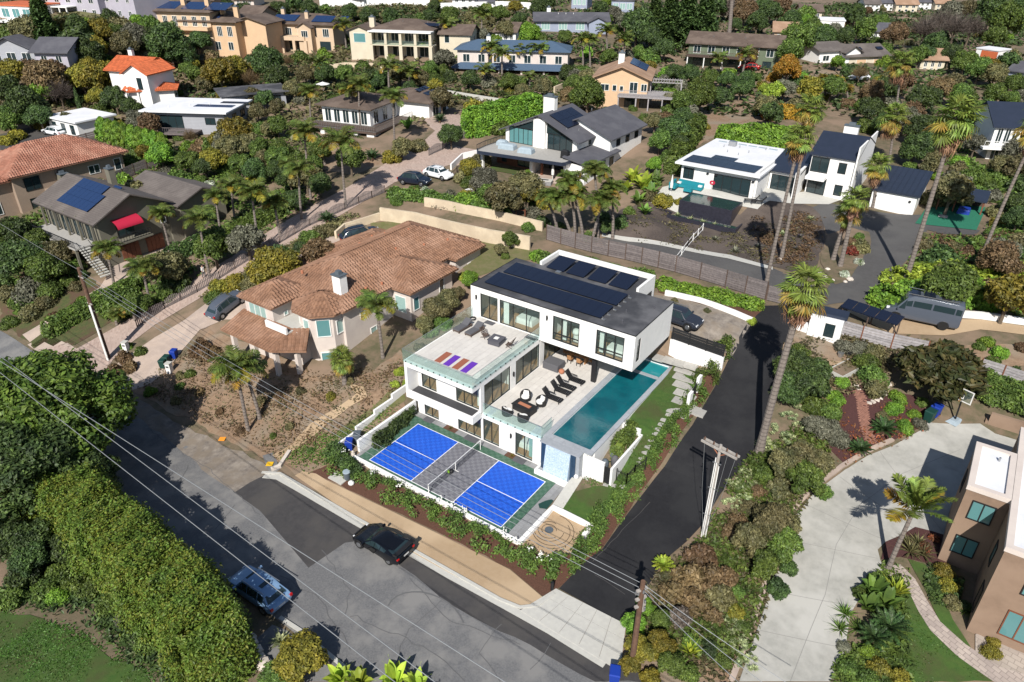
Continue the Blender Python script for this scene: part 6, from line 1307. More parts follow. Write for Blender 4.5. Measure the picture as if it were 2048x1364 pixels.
def palm(kind, p, H_, r=2.6, words='queen palm', rg=None, nf=None, lean=(0,0), dead=6, thick=.17, name='palm_tree', fmat=None, fmat2=None, tb='palm_bark', split=True, group='palms'):
    """trunk and separate fronds; p base, H_ trunk height"""
    rg = rg or random.Random(int(p[0]*37+p[1]*11)); root = thing(name, None, 'palm', p, rg.uniform(0, 6.28), group)
    c, s = math.cos(-root.rotation_euler.z), math.sin(-root.rotation_euler.z); lx, ly = lean[0]*c-lean[1]*s, lean[0]*s+lean[1]*c
    mb = MB(); N = 9; P_ = [(lx*(i/N)**1.6, ly*(i/N)**1.6, H_*i/N-(.3 if i == 0 else 0)) for i in range(N+1)]; rad = [thick*(1.5 if i == 0 else 1.12-.35*i/N)*(1+.05*(i % 2)) for i in range(N+1)]
    mb.tube(P_, rad, 9); mb.build('trunk', tb, root, smooth=False); top = Vector((lx, ly, H_))
    if kind == 'fan':
        nf = nf or 30
        for i in range(nf):
            t = i*2.39996+rg.uniform(-.2,.2); u = i/nf; el = 1.25-1.9*u+rg.uniform(-.15,.15); low = u > .62
            f = obj('frond', PROTO['frond_fan' if i % 3 else 'frond_fan_b'], None, root); setmat(f, (fmat2 or 'frond_orange') if low and rg.random() < .6 else (fmat or 'frond_fan'))
            f.matrix_local = Matrix.Translation(top+Vector((0,0,-.5*u)))@Matrix.Rotation(t, 4, 'Z')@Matrix.Rotation(-(el-.5), 4, 'Y')@Matrix.Scale(r*rg.uniform(.85,1.1), 4)
        if dead:
            mb = MB(); src = PROTO['frond_fan_dead']; vs = [v.co.copy() for v in src.vertices]; fs = [tuple(q.vertices) for q in src.polygons]
            for i in range(dead*5):
                M = Matrix.Translation(top+Vector((0,0,-.35-rg.random()*r*.5)))@Matrix.Rotation(rg.uniform(0,6.28), 4, 'Z')@Matrix.Rotation(rg.uniform(.5,1.15), 4, 'Y')@Matrix.Scale(r*rg.uniform(.6,.85), 4); k = len(mb.v)
                mb.v += [tuple(M@v) for v in vs]; mb.f += [tuple(j+k for j in f_) for f_ in fs]
            o = mb.build('dead_skirt', 'frond_dead', root); o['kind'] = 'stuff'
    else:
        pr = {'queen': 'frond_queen', 'king': 'frond_king', 'date': 'frond_date', 'far': 'frond_far'}[kind]; nf = nf or (26 if kind != 'far' else 16)
        for i in range(nf):
            t = i*2.39996+rg.uniform(-.25,.25); u = i/nf; el = .75-1.15*u+rg.uniform(-.12,.12)
            f = obj('frond', PROTO[pr], None, root); setmat(f, (fmat2 or 'frond_yellow') if (u > .7 and rg.random() < .6) else (fmat or 'frond_green'))
            f.matrix_local = Matrix.Translation(top)@Matrix.Rotation(t, 4, 'Z')@Matrix.Rotation(-el, 4, 'Y')@Matrix.Rotation(rg.uniform(-.4,.4), 4, 'X')@Matrix.Scale(r*rg.uniform(.85,1.1), 4)
        if kind in ('queen',) and dead: 
            mb = MB(); mb.tube([top-Vector((0,0,1.0)), top-Vector((0,0,.4)), top], [thick*.95, thick*1.35, thick*.6], 8); mb.build('crownshaft', 'frond_dead' if dead > 6 else 'frond_green', root)
    note_plant(root, words, (p[0]+lean[0], p[1]+lean[1], p[2]+H_)); return root
def hedge(name, m, pts, w, h, words, cat='hedge', dens=55, leaf=.16, seed=0, lump=.35, base=0, label=None, taper=.15, solid=True):
    """a dense hedge along ground points: leaves over a lumpy box section"""
    rg = np.random.default_rng(seed+100); V = []; cores = MB(); segs = []; L = 0
    for a, b in zip(pts[:-1], pts[1:]): l = math.dist(a[:2], b[:2]); segs.append((a, b, l)); L += l
    n = int(dens*(L+w)*(2*h+w)); s = rg.uniform(0, L, n); per = rg.uniform(0, 2*h+w, n); P = np.zeros((n,3)); N_ = np.zeros((n,3)); acc = 0; done = np.zeros(n, bool)
    for a, b, l in segs:
        k = (s >= acc)&(s <= acc+l)&~done; t = (s[k]-acc)/l; done |= k; acc += l; d = np.array([b[0]-a[0], b[1]-a[1]])/l; nv = np.array([-d[1], d[0]]); q = per[k]
        side = np.where(q < h, -1., np.where(q > h+w, 1., 0.)); off = np.where(side == 0, (q-h)-w/2, side*w/2); z = np.where(side < 0, q, np.where(side > 0, 2*h+w-q, h)); z = np.clip(z, .02, h)
        ss = s[k]; lm = lump*(np.sin(ss*2.1+z*1.3)+np.sin(ss*.9+1.7+off)+.6*np.sin(ss*4.3+z*2.9+off*2))*.33+rg.normal(0, lump*.28, len(ss)); rnd = np.clip((z/h-.75)*4, 0, 1)
        off2 = off*(1-taper*z/h-.18*rnd*(side != 0))+side*lm; z2 = z+np.where(side == 0, lm-.25*lump*(np.abs(off)/(w/2))**3*2, 0)
        x = a[0]+(b[0]-a[0])*t+nv[0]*off2; y = a[1]+(b[1]-a[1])*t+nv[1]*off2; gz = a[2]+(b[2]-a[2])*t
        P[k] = np.stack([x, y, gz+base+z2], 1); N_[k] = np.stack([nv[0]*side, nv[1]*side, (side == 0)*1.+.3], 1)
        c1, c2 = a, b; hw = w*.27; cores.hexa([(c1[0]-nv[0]*hw,c1[1]-nv[1]*hw,c1[2]+base-.2),(c2[0]-nv[0]*hw,c2[1]-nv[1]*hw,c2[2]+base-.2),(c2[0]+nv[0]*hw,c2[1]+nv[1]*hw,c2[2]+base-.2),(c1[0]+nv[0]*hw,c1[1]+nv[1]*hw,c1[2]+base-.2)], [(c1[0]-nv[0]*hw*.8,c1[1]-nv[1]*hw*.8,c1[2]+base+h*.72),(c2[0]-nv[0]*hw*.8,c2[1]-nv[1]*hw*.8,c2[2]+base+h*.72),(c2[0]+nv[0]*hw*.8,c2[1]+nv[1]*hw*.8,c2[2]+base+h*.72),(c1[0]+nv[0]*hw*.8,c1[1]+nv[1]*hw*.8,c1[2]+base+h*.72)])
    for e_, f_ in ((pts[0], pts[1]), (pts[-1], pts[-2])):
        l = math.dist(e_[:2], f_[:2]); d = np.array([e_[0]-f_[0], e_[1]-f_[1]])/l; ne = int(dens*w*h*1.3); u = rg.uniform(-1,1,ne); z = rg.uniform(0,1,ne); k_ = np.sqrt(np.clip(1-(u*.9)**2,0,1))*w*.38*(1-.5*z**3)+rg.normal(0,lump*.3,ne)
        P = np.concatenate([P, np.stack([e_[0]+d[0]*k_-d[1]*u*w*.5*(1-taper*z), e_[1]+d[1]*k_+d[0]*u*w*.5*(1-taper*z), e_[2]+base+z*h*.97], 1)]); N_ = np.concatenate([N_, np.tile([d[0],d[1],.3],(ne,1))])
    if not solid:
        q = np.sin(P[:,0]*2.9+P[:,1]*2.1)+np.sin(P[:,0]*1.3-P[:,1]*3.3)+.6*np.sin(P[:,0]*6.1); k = q > -.55; P, N_ = P[k]*[1,1,1], N_[k]; P += rg.normal(0, .09, P.shape); cores = MB()
    me = leafmesh(name, _leaves(P, N_, leaf, 1.9, 1.0, rg), [(cores.v, cores.f)]); o = obj(name, me, m); tag(o, label, cat)
    if not label: mid = pts[len(pts)//2]; note_plant(o, words, (mid[0], mid[1], mid[2]+h/2))
    return o
def scrub(name, m, poly_px, n, size, h=.3, seed=0, clump=.5, asp=2.0, anywhere=False):
    """ground cover: leaf tufts over an area given by its outline in the photograph"""
    rg = np.random.default_rng(seed+500); poly = G(poly_px); xs = [p[0] for p in poly]; ys = [p[1] for p in poly]; P = []; 
    def inside(x, y):
        c = False; j = len(poly)-1
        for i in range(len(poly)):
            if (poly[i][1] > y) != (poly[j][1] > y) and x < (poly[j][0]-poly[i][0])*(y-poly[i][1])/(poly[j][1]-poly[i][1])+poly[i][0]: c = not c
            j = i
        return c
    k = 0; per = 14; tries = 0
    while k < n//per and tries < n:
        tries += 1; x, y = rg.uniform(min(xs), max(xs)), rg.uniform(min(ys), max(ys))
        if not inside(x, y) or math.sin(x*.8+seed)*math.sin(y*.7+seed*2)+.4*math.sin(x*2.3)*math.sin(y*1.9) < -.35: continue
        if not anywhere and not (free(x, y) and free(x+clump, y) and free(x-clump, y) and free(x, y-clump) and free(x, y+clump)): continue
        z = float(TZ(x, y)); q = np.clip(rg.normal(0, 1, (per,3)), -1.5, 1.5)*[clump, clump, .4*h]; q[:,2] = np.abs(q[:,2])+h*.35*rg.random(per); P.append(q+[x, y, z]); k += 1
    P = np.concatenate(P); me = leafmesh(name, _leaves(P, np.tile([0,0,1.],(len(P),1)), size, asp, .9, rg)); o = obj(name, me, m); o['kind'] = 'stuff'; return o
# ================================================================ planting plan
bpy.context.view_layer.update()
BLOCK = []
def _inside(x, y, poly):
    c = False; j = len(poly)-1
    for i in range(len(poly)):
        if (poly[i][1] > y) != (poly[j][1] > y) and x < (poly[j][0]-poly[i][0])*(y-poly[i][1])/(poly[j][1]-poly[i][1])+poly[i][0]: c = not c
        j = i
    return c
for o in list(COL.objects):
    if o.type == 'MESH' and o.parent is not None and o.name.split('.')[0] in ('wall','upper_wall','deck','balcony','lower_wall','bay_wall','deck_slab','basin','pool_wall','turf'):
        b = o.bound_box; xs = [v[0] for v in b]; ys = [v[1] for v in b]; M = o.matrix_world; e = .9
        BLOCK.append([tuple((M@Vector((x, y, 0)))[:2]) for x, y in ((min(xs)-e,min(ys)-e),(max(xs)+e,min(ys)-e),(max(xs)+e,max(ys)+e),(min(xs)-e,max(ys)+e))])
BLOCK += [[(29,62.5),(37,62.5),(37,76),(29,76)], [(-2,-1),(17,-1),(17,28),(-2,28)], lane, drive, bl, [(-110,-15.5),(60,-15.5),(60,-3),(-110,-4.5)]]
for g_ in ([(1200,478),(1600,560),(1600,614),(1210,496)], [(1640,430),(1960,440),(1960,475),(1855,470),(1770,612),(1600,612),(1650,470)], [(0,250),(170,250),(170,300),(0,300)], [(255,500),(400,470),(400,500),(200,620),(60,685),(45,670)], [(1300,590),(1506,645),(1465,712),(1300,660)], [(217,752),(310,675),(425,598),(530,600),(400,660),(262,782)], [(1345,390),(1640,390),(1640,420),(1480,440),(1345,425)], [(680,370),(860,360),(860,440),(720,440)], [(1700,625),(1960,630),(2060,672),(1780,672)], [(795,330),(930,330),(930,405),(795,405)]): BLOCK.append(G(g_))
def free(x, y): return not any(_inside(x, y, b) for b in BLOCK)
def crown_at(cx, cy, rpx, hr):
    p = at(cx, cy)
    for _ in range(4):
        d = float(np.linalg.norm(np.array(p)-CAM)); r = rpx*d/FPX; h = r*hr; q = pix(p[0], p[1], p[2]+h*.5); p = at(cx+(pix(*p)[0]-q[0]), cy+(pix(*p)[1]-q[1]))
    return p, r, h
LM = dict(D=LDK, M=LMI, B=LBR, Y='leaf_yellow', O='leaf_olive', G='leaf_grey', N='leaf_brown', T='leaf_twig', R='leaf_orange', L='leaf_lime', P='leaf_purple', E='leaf_red', X='leaf_magnolia', W='leaf_white')
CW = dict(D='dark green', M='mid green', B='bright green', Y='yellow-green', O='dull olive', G='grey-green', N='brownish', T='bare grey-brown', R='orange-leaved', L='lime green', P='purple-flowered', E='reddish', X='glossy dark', W='white-flowered')
PN = dict(ra='round_a', rb='round_b', rc='round_c', la='loose_a', lb='loose_b', sa='shrub_a', sb='shrub_b', sc='shrub_c', mo='mound', mg='magnolia', co='column', cf='column_fat', cn='conifer', ba='bare')
PW = dict(ra='rounded tree', rb='spreading tree', rc='bushy tree', la='loose open tree', lb='untidy open tree', sa='shrub', sb='low bushy shrub', sc='ragged shrub', mo='clipped mound', mg='broad magnolia tree', co='slim columnar cypress', cf='fat columnar conifer', cn='tiered conifer', ba='leafless twiggy tree')
GR = dict(shrub='garden shrubs on the slopes', tree='trees on the hillside')
def T(cx, cy, rpx, pr, m, hr=None):
    tr = pr in ('ra','rb','rc','la','lb','mg','cn','ba','big','cf','co')
    hr = hr or (5.5 if pr == 'co' else 2.6 if pr == 'cf' else 2.9 if pr == 'cn' else 2.0 if tr else 1.25)
    p, r, h = crown_at(cx, cy, rpx, hr); words = CW[m]+' '+PW.get(pr, 'broad tree')
    if pr in ('co','cf'): o = plant(PN[pr], LM[m], p, 1, 1, words, 'cypress', 'tree', GR['tree']); o.scale = (r*3.2, r*3.2, h)
    elif pr == 'cn': o = plant('conifer', LM[m], p, 1, 1, words, 'conifer', 'tree', GR['tree']); o.scale = (r*1.7, r*1.7, h)
    elif tr: plant('big' if pr == 'big' else PN[pr], LM[m], p, r*1.02, h, words, 'tree', 'tree', GR['tree'], 'bark')
    else: plant(PN[pr], LM[m], p, r*1.02, h, words, {'sb':'bush','mo':'clipped_bush'}.get(pr,'shrub'), {'sb':'bush','mo':'clipped bush'}.get(pr,'shrub'), {'sb':'low bushes on the slopes','mo':'clipped bushes'}.get(pr, GR['shrub']))
mk_tree('big', 70, 46, 30000, .034, 1.0, rr=(.16,.28), zlo=-.3)
# landmarks for the labels
for a in ((490,170,'the deck house'),(1060,310,'the white modern house'),(650,630,'the tiled house'),(1120,290,'the gabled house'),(1420,340,'the pool house'),(1800,400,'the white garage'),(1930,400,'the garden pavilion'),(230,430,'the olive house'),(90,340,'the tan house'),(390,240,'the flat-roofed house'),(120,245,'the small white outbuilding'),(760,240,'the deck house'),(800,90,'the cream villa'),(600,80,'the beige villa'),(1020,120,'the blue-roofed house'),(1140,55,'the blue-grey house'),(1250,170,'the peach house'),(1460,110,'the long green house'),(1670,120,'the white cottage'),(1745,125,'the cream bungalow'),(1665,45,'the white box house'),(2010,260,'the metal-roofed house'),(2030,130,'the navy house'),(1975,100,'the timber shed'),(90,110,'the slate-roofed grey house'),(270,145,'the orange-roofed house'),(290,190,'the orange-roofed annex'),(410,60,'the peach apartments'),(150,30,'the lilac villa'),(1980,1080,'the brown house'),(870,960,'the blue court'),(1100,1075,'the bare planter bed'),(1430,1000,'the tall grey utility pole'),(200,620,'the leaning wooden pole'),(1840,615,'the camper van'),(1280,1250,'the wooden pole by the lane'),(740,1090,'the black sports car'),(520,1180,'the light blue SUV'),(130,265,'the white wagon'),(1690,660,'the lane gate'),(1900,810,'the basketball hoop'),(1150,30,'the skyline houses'),(1290,500,'the slatted fence'),(1400,400,'the black pool'),(440,620,'the dark grey-blue SUV'),(700,470,'the dark SUV behind the tiled house'),(860,345,'the white SUV on the brick lane'),(1480,800,'the dark lane'),(1600,1200,'the concrete drive'),(60,1290,'the lower lawn'),(720,330,'the brick lane'),(270,730,'the tiled house drive'),(780,430,'the cream retaining wall')): mark(*a)
# --- far slopes, upper left
for a in ('60 70 34 rb O|15 62 20 sa M|78 48 22 cn D|90 58 34 cn D|160 75 26 cf D|175 110 30 rc D|140 90 24 rb D|120 55 26 sa Y|230 45 30 sb O|200 62 24 rb Y|190 95 22 la Y|250 90 26 rb O|215 25 14 sa D|300 55 22 la M|275 48 16 lb B|235 80 16 ba T|270 75 26 la G|305 85 26 rc D|340 95 40 ra D|360 110 30 ra D|400 85 22 rb D|375 82 20 sa M|420 105 18 sb O|'
          '190 165 30 la Y|165 160 28 rb Y|215 150 26 la Y|180 140 24 rb Y|235 160 24 la O|240 172 16 sc W|25 150 28 rb Y|60 145 24 rb N|90 165 34 ra N|105 150 26 rc N|120 190 24 ba T|20 190 30 ra D|50 215 34 ra D|80 235 24 rb D|15 235 24 rb M|155 200 7 co D|165 225 16 sa M|205 215 18 sa M|180 240 18 sb M|230 200 24 rc D|260 215 20 rb D|300 185 18 rb D|335 185 16 rc M|350 180 14 sa M|'
          '440 150 34 rb Y|470 140 26 rc Y|410 170 20 rb O|390 150 18 la M|430 175 18 sb M|500 160 18 ba N|535 130 34 ra D|555 155 26 rb D|505 195 20 la O|470 270 38 rb Y|440 285 24 la Y|400 290 20 sc N|500 290 26 rb O|520 300 24 rc M|460 300 30 rb O|380 275 14 ba N|360 270 12 sa M|540 260 20 rb O|345 310 20 sa D|375 325 24 rb M|410 335 22 rb D|440 330 20 sa M|300 290 16 sb Y|270 310 18 sa M|250 320 16 sb Y|330 340 16 sb G|'
          '480 330 24 rb M|510 345 26 ra D|530 320 22 la O|560 300 24 rb M|555 340 22 rb D|580 360 26 ra D|625 330 22 rb M|640 370 24 ra D|590 400 24 rb D|560 400 20 sa M|470 370 22 ra M|440 400 20 rb D|400 400 22 sa D|420 430 20 rb M|').rstrip('|').split('|'):
    f = a.split(); T(float(f[0]), float(f[1]), float(f[2]), f[3], f[4])
# --- far slopes, centre and right
for a in ('620 20 18 rc D|560 25 22 rb D|590 8 20 rb D|520 30 18 rb D|650 12 12 sb M|700 25 16 ra D|740 32 18 rb D|780 35 18 rc D|820 35 18 sb D|860 33 16 rb D|900 30 18 rb M|870 15 14 rc D|940 28 16 sb O|1000 28 18 rb M|1040 40 16 rb D|720 60 12 ra D|1080 20 22 ra D|1095 5 16 rc D|1030 15 14 rb Y|490 25 20 rb D|455 12 14 rc D|'
          '650 150 22 ra D|690 150 22 rb M|740 160 24 rb D|725 130 16 sa M|760 165 20 ra D|800 150 22 rb O|840 160 22 rc O|860 140 20 rb M|880 130 20 sb M|820 180 20 rb D|780 180 16 sa D|610 150 20 rb O|600 110 18 sa M|575 125 12 ba N|500 115 12 sa D|560 165 20 sb Y|585 180 22 rb O|530 200 20 rb D|515 225 20 rb O|555 215 18 la O|'
          '900 150 18 sa D|940 160 22 rb D|975 160 18 sc G|1010 165 14 mo M|1040 160 18 sb M|870 185 14 sa O|1085 175 22 rb O|1105 160 16 sa M|1135 150 20 ra D|1165 150 20 rb M|1175 195 38 ra M|1090 215 22 sb B|1110 225 16 sa L|1045 185 20 rb O|1020 175 16 sc Y|1060 72 24 ra B|1010 60 20 rb O|1045 60 16 rb M|1120 90 14 sb G|1130 75 16 rb M|1275 55 34 ra D|1300 75 24 rb D|1250 45 20 la G|1230 30 16 lb G|1200 20 18 rb D|'
          '1340 40 34 cn D|1375 30 36 cn D|1410 35 34 cn D|1310 30 26 cn D|1430 15 24 rb D|1460 20 20 la T|1490 25 26 rb N|1515 45 20 ra D|1540 25 22 rb D|1420 55 18 rb D|1580 50 24 ra D|1610 35 22 la M|1595 80 34 rb M|1580 105 28 rb M|1620 70 20 rc M|1650 75 22 rb D|1690 75 20 rb D|1710 30 20 rc D|1730 60 22 la M|1760 45 16 rb M|1790 70 24 rb N|1770 95 16 sa M|'
          '1850 65 28 ba T|1880 50 24 ba T|1910 60 26 ba T|1940 60 24 ba T|1870 90 24 rb D|1900 30 22 lb G|1935 20 18 rb O|1980 25 30 rc D|2015 45 30 ra M|2040 20 20 rb D|1990 75 20 rb M|1900 110 20 rb D|1930 125 22 rb M|1960 140 24 rb M|1990 150 22 rb O|2030 170 20 rb M|1850 110 18 rb D|1560 20 24 la N|1525 10 14 rb D|1470 50 14 rb D|'
          '1575 140 26 ra R|1550 150 16 sb R|1530 175 14 sa L|1550 185 22 la L|1575 215 26 sb R|1540 222 22 sb R|1605 225 22 sb R|1490 165 20 ra D|1455 160 18 rb D|1420 155 18 rb M|1380 150 20 ra D|1350 145 18 rb D|1395 180 20 sa D|1510 150 14 sb M|1330 160 16 sc G|1365 170 16 sc G|1310 60 16 rb M|1330 100 22 rb D|1300 110 20 sc M|1280 100 16 sc M|1255 110 16 sc G|1230 110 16 sc G|'
          '1700 135 18 sb D|1720 150 16 ba N|1745 190 26 rc N|1770 180 26 rb D|1800 170 28 la N|1740 220 26 rb D|1770 250 24 rb D|1820 230 26 la N|1850 200 28 rb D|1880 180 24 rb N|1840 260 26 ra D|1830 300 28 ra D|1860 290 26 rb D|1890 300 20 rb M|1940 250 28 rb M|1965 225 22 ra M|1990 190 22 rb M|1950 290 20 la G|1900 250 20 rb D|1920 190 22 rb M|2020 200 16 rb M|1820 330 16 sb M|').rstrip('|').split('|'):
    f = a.split(); T(float(f[0]), float(f[1]), float(f[2]), f[3], f[4])
# --- middle ground
for a in ('1400 195 34 ra M|1365 205 26 rb M|1440 195 22 rb D|1340 215 20 sb M|1480 180 20 rb D|1310 245 22 rb O|1290 235 16 sa M|1245 225 10 sa M|1265 215 9 sa M|1225 215 10 sb M|1345 260 30 rb D|1365 240 24 rc D|1320 285 26 rb M|1385 225 22 sc G|1335 310 20 sa M|1360 290 22 rb D|1395 250 14 sc G|1410 250 12 sa Y|1310 330 18 rb B|1350 235 10 sb M|'
          '1325 395 24 sb Y|1300 385 20 sb O|1310 360 16 sc M|1360 400 10 sa Y|1040 370 16 sa M|1000 365 14 sb G|980 380 16 mo G|950 370 18 mo O|930 385 16 sb Y|1020 385 14 sb M|1060 400 16 sa M|900 385 14 sa G|960 352 15 mo D|1030 378 16 mo D|1055 352 12 ra B|830 375 16 sb M|800 385 18 sb M|860 395 16 sb M|790 400 14 sa M|850 380 12 sc W|1075 395 14 sc W|'
          '1020 480 20 la M|1000 500 14 lb O|1085 440 20 sa D|1055 450 18 sb M|1120 450 14 sa D|1240 440 20 sa D|1215 455 18 rb D|1260 420 14 sc M|1285 410 12 sa O|1130 470 12 sa M|1180 470 16 sa M|1205 430 20 sb D|'
          '640 460 22 mo O|620 470 24 mo M|665 455 20 sb O|600 490 18 sb D|560 500 22 sa D|540 525 18 sb M|510 540 22 sb M|470 560 26 mo Y|440 570 26 mo Y|430 590 20 mo M|500 570 16 sb M|'
          '895 600 26 rb O|870 620 30 rb O|850 650 22 la O|915 590 20 la O|940 560 20 ra B|930 550 14 sa L|860 660 20 sb M|880 690 16 sa M|840 690 14 sb O|800 740 13 sa L|815 765 12 sa L|790 765 12 sb L|880 640 22 sa M|'
          '380 745 12 sa M|520 800 12 sc O|580 850 10 sc O|440 820 9 sc N|600 780 12 sc O|660 790 12 sc Y|480 860 9 sc N|350 800 12 sc O|400 780 10 sc N|700 760 10 sc O|560 790 9 sc N|620 900 8 sc M|545 870 8 sc M|360 750 12 sc O|360 770 10 sa M|400 690 22 sc N|410 710 16 sc N|430 700 14 sc N|245 712 16 sc N|260 730 16 sc N|225 740 18 sc N|280 700 14 sa M|250 690 12 sa B|300 780 14 sa B|190 770 10 sa L|'
          '1010 510 12 sb M|1075 505 20 sb B|1095 515 16 sb M|1165 520 14 sb M|1300 545 12 sa M|1340 560 12 sa B|1370 570 14 sa B|1400 580 16 sb B|1430 590 14 sa M|1460 598 16 sb B|1490 605 15 sb B|1515 612 10 sa L|1505 640 11 mo L|1415 620 8 sc O|1470 560 8 sc O|1350 600 9 sc O|'
          '1720 490 18 sc O|1700 480 14 sb N|1720 520 12 sb W|1690 545 12 sb W|1705 500 14 sc E|1660 560 8 sc M|1720 470 12 sb M|').rstrip('|').split('|'):
    f = a.split(); T(float(f[0]), float(f[1]), float(f[2]), f[3], f[4])
# --- right: dry slope, garden, bank between the lane and the drive
for a in ('1855 490 18 sc O|1885 495 18 sc N|1910 490 16 sb O|1935 500 14 sc N|1890 520 16 sc O|1960 480 14 sc M|1990 500 18 sc N|2020 480 20 sb M|2040 500 22 sb D|1985 460 14 sb M|2000 440 16 sb Y|2030 410 24 rb D|2035 440 22 ra D|2020 530 14 sc N|1850 470 12 sb O|1970 520 14 sb O|1950 545 14 sb M|2040 545 18 sb M|'
          '2000 350 22 sb M|1960 345 20 sb M|1925 318 16 sb B|2040 355 20 sb M|1880 350 16 sb B|1860 340 14 sb B|1870 390 8 sa Y|'
          '1590 735 38 rb D|1620 770 42 rb D|1580 780 34 rc D|1640 730 30 sb D|1600 700 26 sb M|1630 800 30 sb M|1570 745 22 sb O|1670 790 22 sb B|1685 760 18 sb B|1650 850 34 sb G|1680 870 26 sb G|1660 820 26 sb M|1625 850 20 la G|1610 890 22 sb O|1690 690 20 mo G|1720 690 18 mo G|1740 710 16 sb O|'
          '1745 745 30 mo M|1735 720 26 mo M|1755 770 26 mo O|1750 700 22 mo O|1795 790 16 mo B|1790 812 17 mo B|1830 825 13 mo B|1810 848 17 mo B|1840 845 15 mo G|1845 800 14 sb M|1765 830 12 sc O|1730 890 10 sc E|'
          '1880 745 70 mg X 1.5|1985 770 30 sb M|2020 785 30 sb M|2045 790 26 sb M|1975 680 16 sb B|2000 700 18 sb B|1990 720 16 sb M|2030 740 14 sa D|1960 690 12 sa M|2045 690 14 sb N|'
          '1570 930 36 rb O|1610 960 40 la M|1600 920 36 la O|1640 930 30 lb O|1560 970 26 sc O|1530 940 26 sb M|1650 980 20 sb M|1500 1010 22 sb O|1520 980 18 sb N|1545 1050 44 rb O|1500 1080 36 la O|1570 1090 36 lb M|1530 1130 32 la M|1480 1040 24 sb N|1460 1060 22 sb N|1585 1040 26 sb O|1555 1170 26 sb D|1580 1130 20 sb D|'
          '1400 1110 34 sc N|1380 1150 36 sc N|1420 1150 34 sc N|1350 1180 30 sc N|1390 1200 34 sc N|1440 1190 30 sc O|1450 1150 26 sc N|1340 1150 20 sb O|1430 1230 22 sc N|1360 1230 26 sc T|1470 1220 22 sb Y|1490 1250 18 sb M|1475 1180 18 sb M|'
          '1290 1215 22 rb B|1270 1250 26 rb B|1320 1240 24 rb M|1280 1300 32 rb Y|1320 1290 30 rb Y|1340 1330 28 rb M|1260 1330 24 rb Y|1380 1280 22 sb M|1420 1290 22 sb D|1380 1340 24 sb M|1300 1350 24 sb Y|1450 1320 18 sb M|').rstrip('|').split('|'):
    f = a.split(); T(float(f[0]), float(f[1]), float(f[2]), f[3], f[4], float(f[5]) if len(f) > 5 else None)
# --- lower right garden
for a in ('1990 1280 13 sb Y|1965 1235 16 sb M|2010 1235 16 sb D|2035 1245 14 sb Y|1985 1300 16 mo Y|1890 1140 20 sb Y|1900 1170 20 sb Y|1905 1200 18 sb O|1930 1210 14 sb D|1760 1330 24 sb Y|1700 1330 22 sb M|1740 1350 24 sb M|1800 1350 22 sb Y|1690 1290 14 sb G|1735 1300 18 sb B|1760 1160 22 sb M|1720 1180 16 sb M|1850 1090 14 sb E|1870 1075 10 sc E').split('|'):
    f = a.split(); T(float(f[0]), float(f[1]), float(f[2]), f[3], f[4])
# --- left gardens
for a in ('50 520 40 rb D|90 540 34 rb M|30 470 34 rb D|20 510 26 rb M|75 490 30 rb M|110 510 30 rb O|140 525 24 sb M|85 545 16 sc E|60 570 30 mo G|100 575 26 mo M|130 560 18 sb M|20 580 24 sb O|160 545 14 sb D|40 600 20 mo M|0 560 24 sb D|90 600 20 mo O|105 630 14 sb N|60 620 22 mo O|140 620 20 sb M|20 640 16 mo M|'
          '120 650 14 mo B|165 600 16 mo B|150 570 14 sa O|180 490 14 sa M|205 440 12 sa M|270 330 16 sb M|240 345 14 sb M|300 320 14 sb Y|325 305 14 sb M|215 300 12 sb Y|280 285 10 sb M|180 285 14 sb O|235 270 12 sc Y|30 265 16 sb Y|15 275 16 sb Y|60 290 10 sb O|350 350 16 sb N|310 365 12 sb M|420 365 14 sb W|400 355 14 sb M|'
          '230 790 8 sa M|560 640 8 sc M|480 760 10 sc O|300 1180 30 sb M|260 1150 30 rb D|200 1130 30 sb M|230 1200 30 mo M|320 1250 30 mo M|290 1280 28 mo M|350 1290 26 sb Y|120 1140 32 sb M|90 1170 28 sb M|150 1160 28 sb M|40 1150 34 sb D|60 1120 32 rb D|20 1190 26 sb M|180 1170 26 sb M|70 1080 40 rb D|140 1090 34 rb D|230 1100 26 rb D|10 1080 40 rb D|360 1320 24 mo M|110 1190 20 mo B|245 1235 22 sb G|270 1210 24 sb G').split('|'):
    f = a.split(); T(float(f[0]), float(f[1]), float(f[2]), f[3], f[4])
LM['V'] = 'leaf_tree'; CW['V'] = 'lively green'
T(105, 830, 140, 'big', 'V', 1.6); T(40, 930, 120, 'big', 'D', 1.5); T(60, 790, 80, 'ra', 'M', 1.6); T(150, 960, 80, 'big', 'D', 1.5)
T(600, 1320, 52, 'rb', 'Y', 1.3); T(565, 1350, 40, 'rb', 'M', 1.2)
# --- infill where the hillside is overgrown
rgf = random.Random(5)
AREAS = [((0,30),(480,330),85), ((480,0),(1000,330),70), ((1000,0),(1330,230),40), ((1330,0),(2048,260),95), ((0,330),(640,620),30), ((1850,280),(2048,600),26), ((780,330),(1100,400),18)]
for (x0, y0), (x1, y1), n in AREAS:
    k = 0; tries = 0
    while k < n and tries < n*12:
        tries += 1; cx, cy = rgf.uniform(x0, x1), rgf.uniform(y0, y1); p = at(cx, cy)
        if not free(p[0], p[1]): continue
        if any(abs(q[2]-cx) < 11 and abs(q[3]-cy) < 7 for q in PLANTS): continue
        d = np.linalg.norm(np.array(p)-CAM)/FPX; r = rgf.uniform(1.3, 2.4); pr = rgf.choice(['sb','sb','sa','rb','sc','la']); m = rgf.choice('DMMMMOOOYYNBGG'); r_ = r if pr[0] == 's' else r*1.3
        T(cx, cy, r_/d, pr, m); k += 1
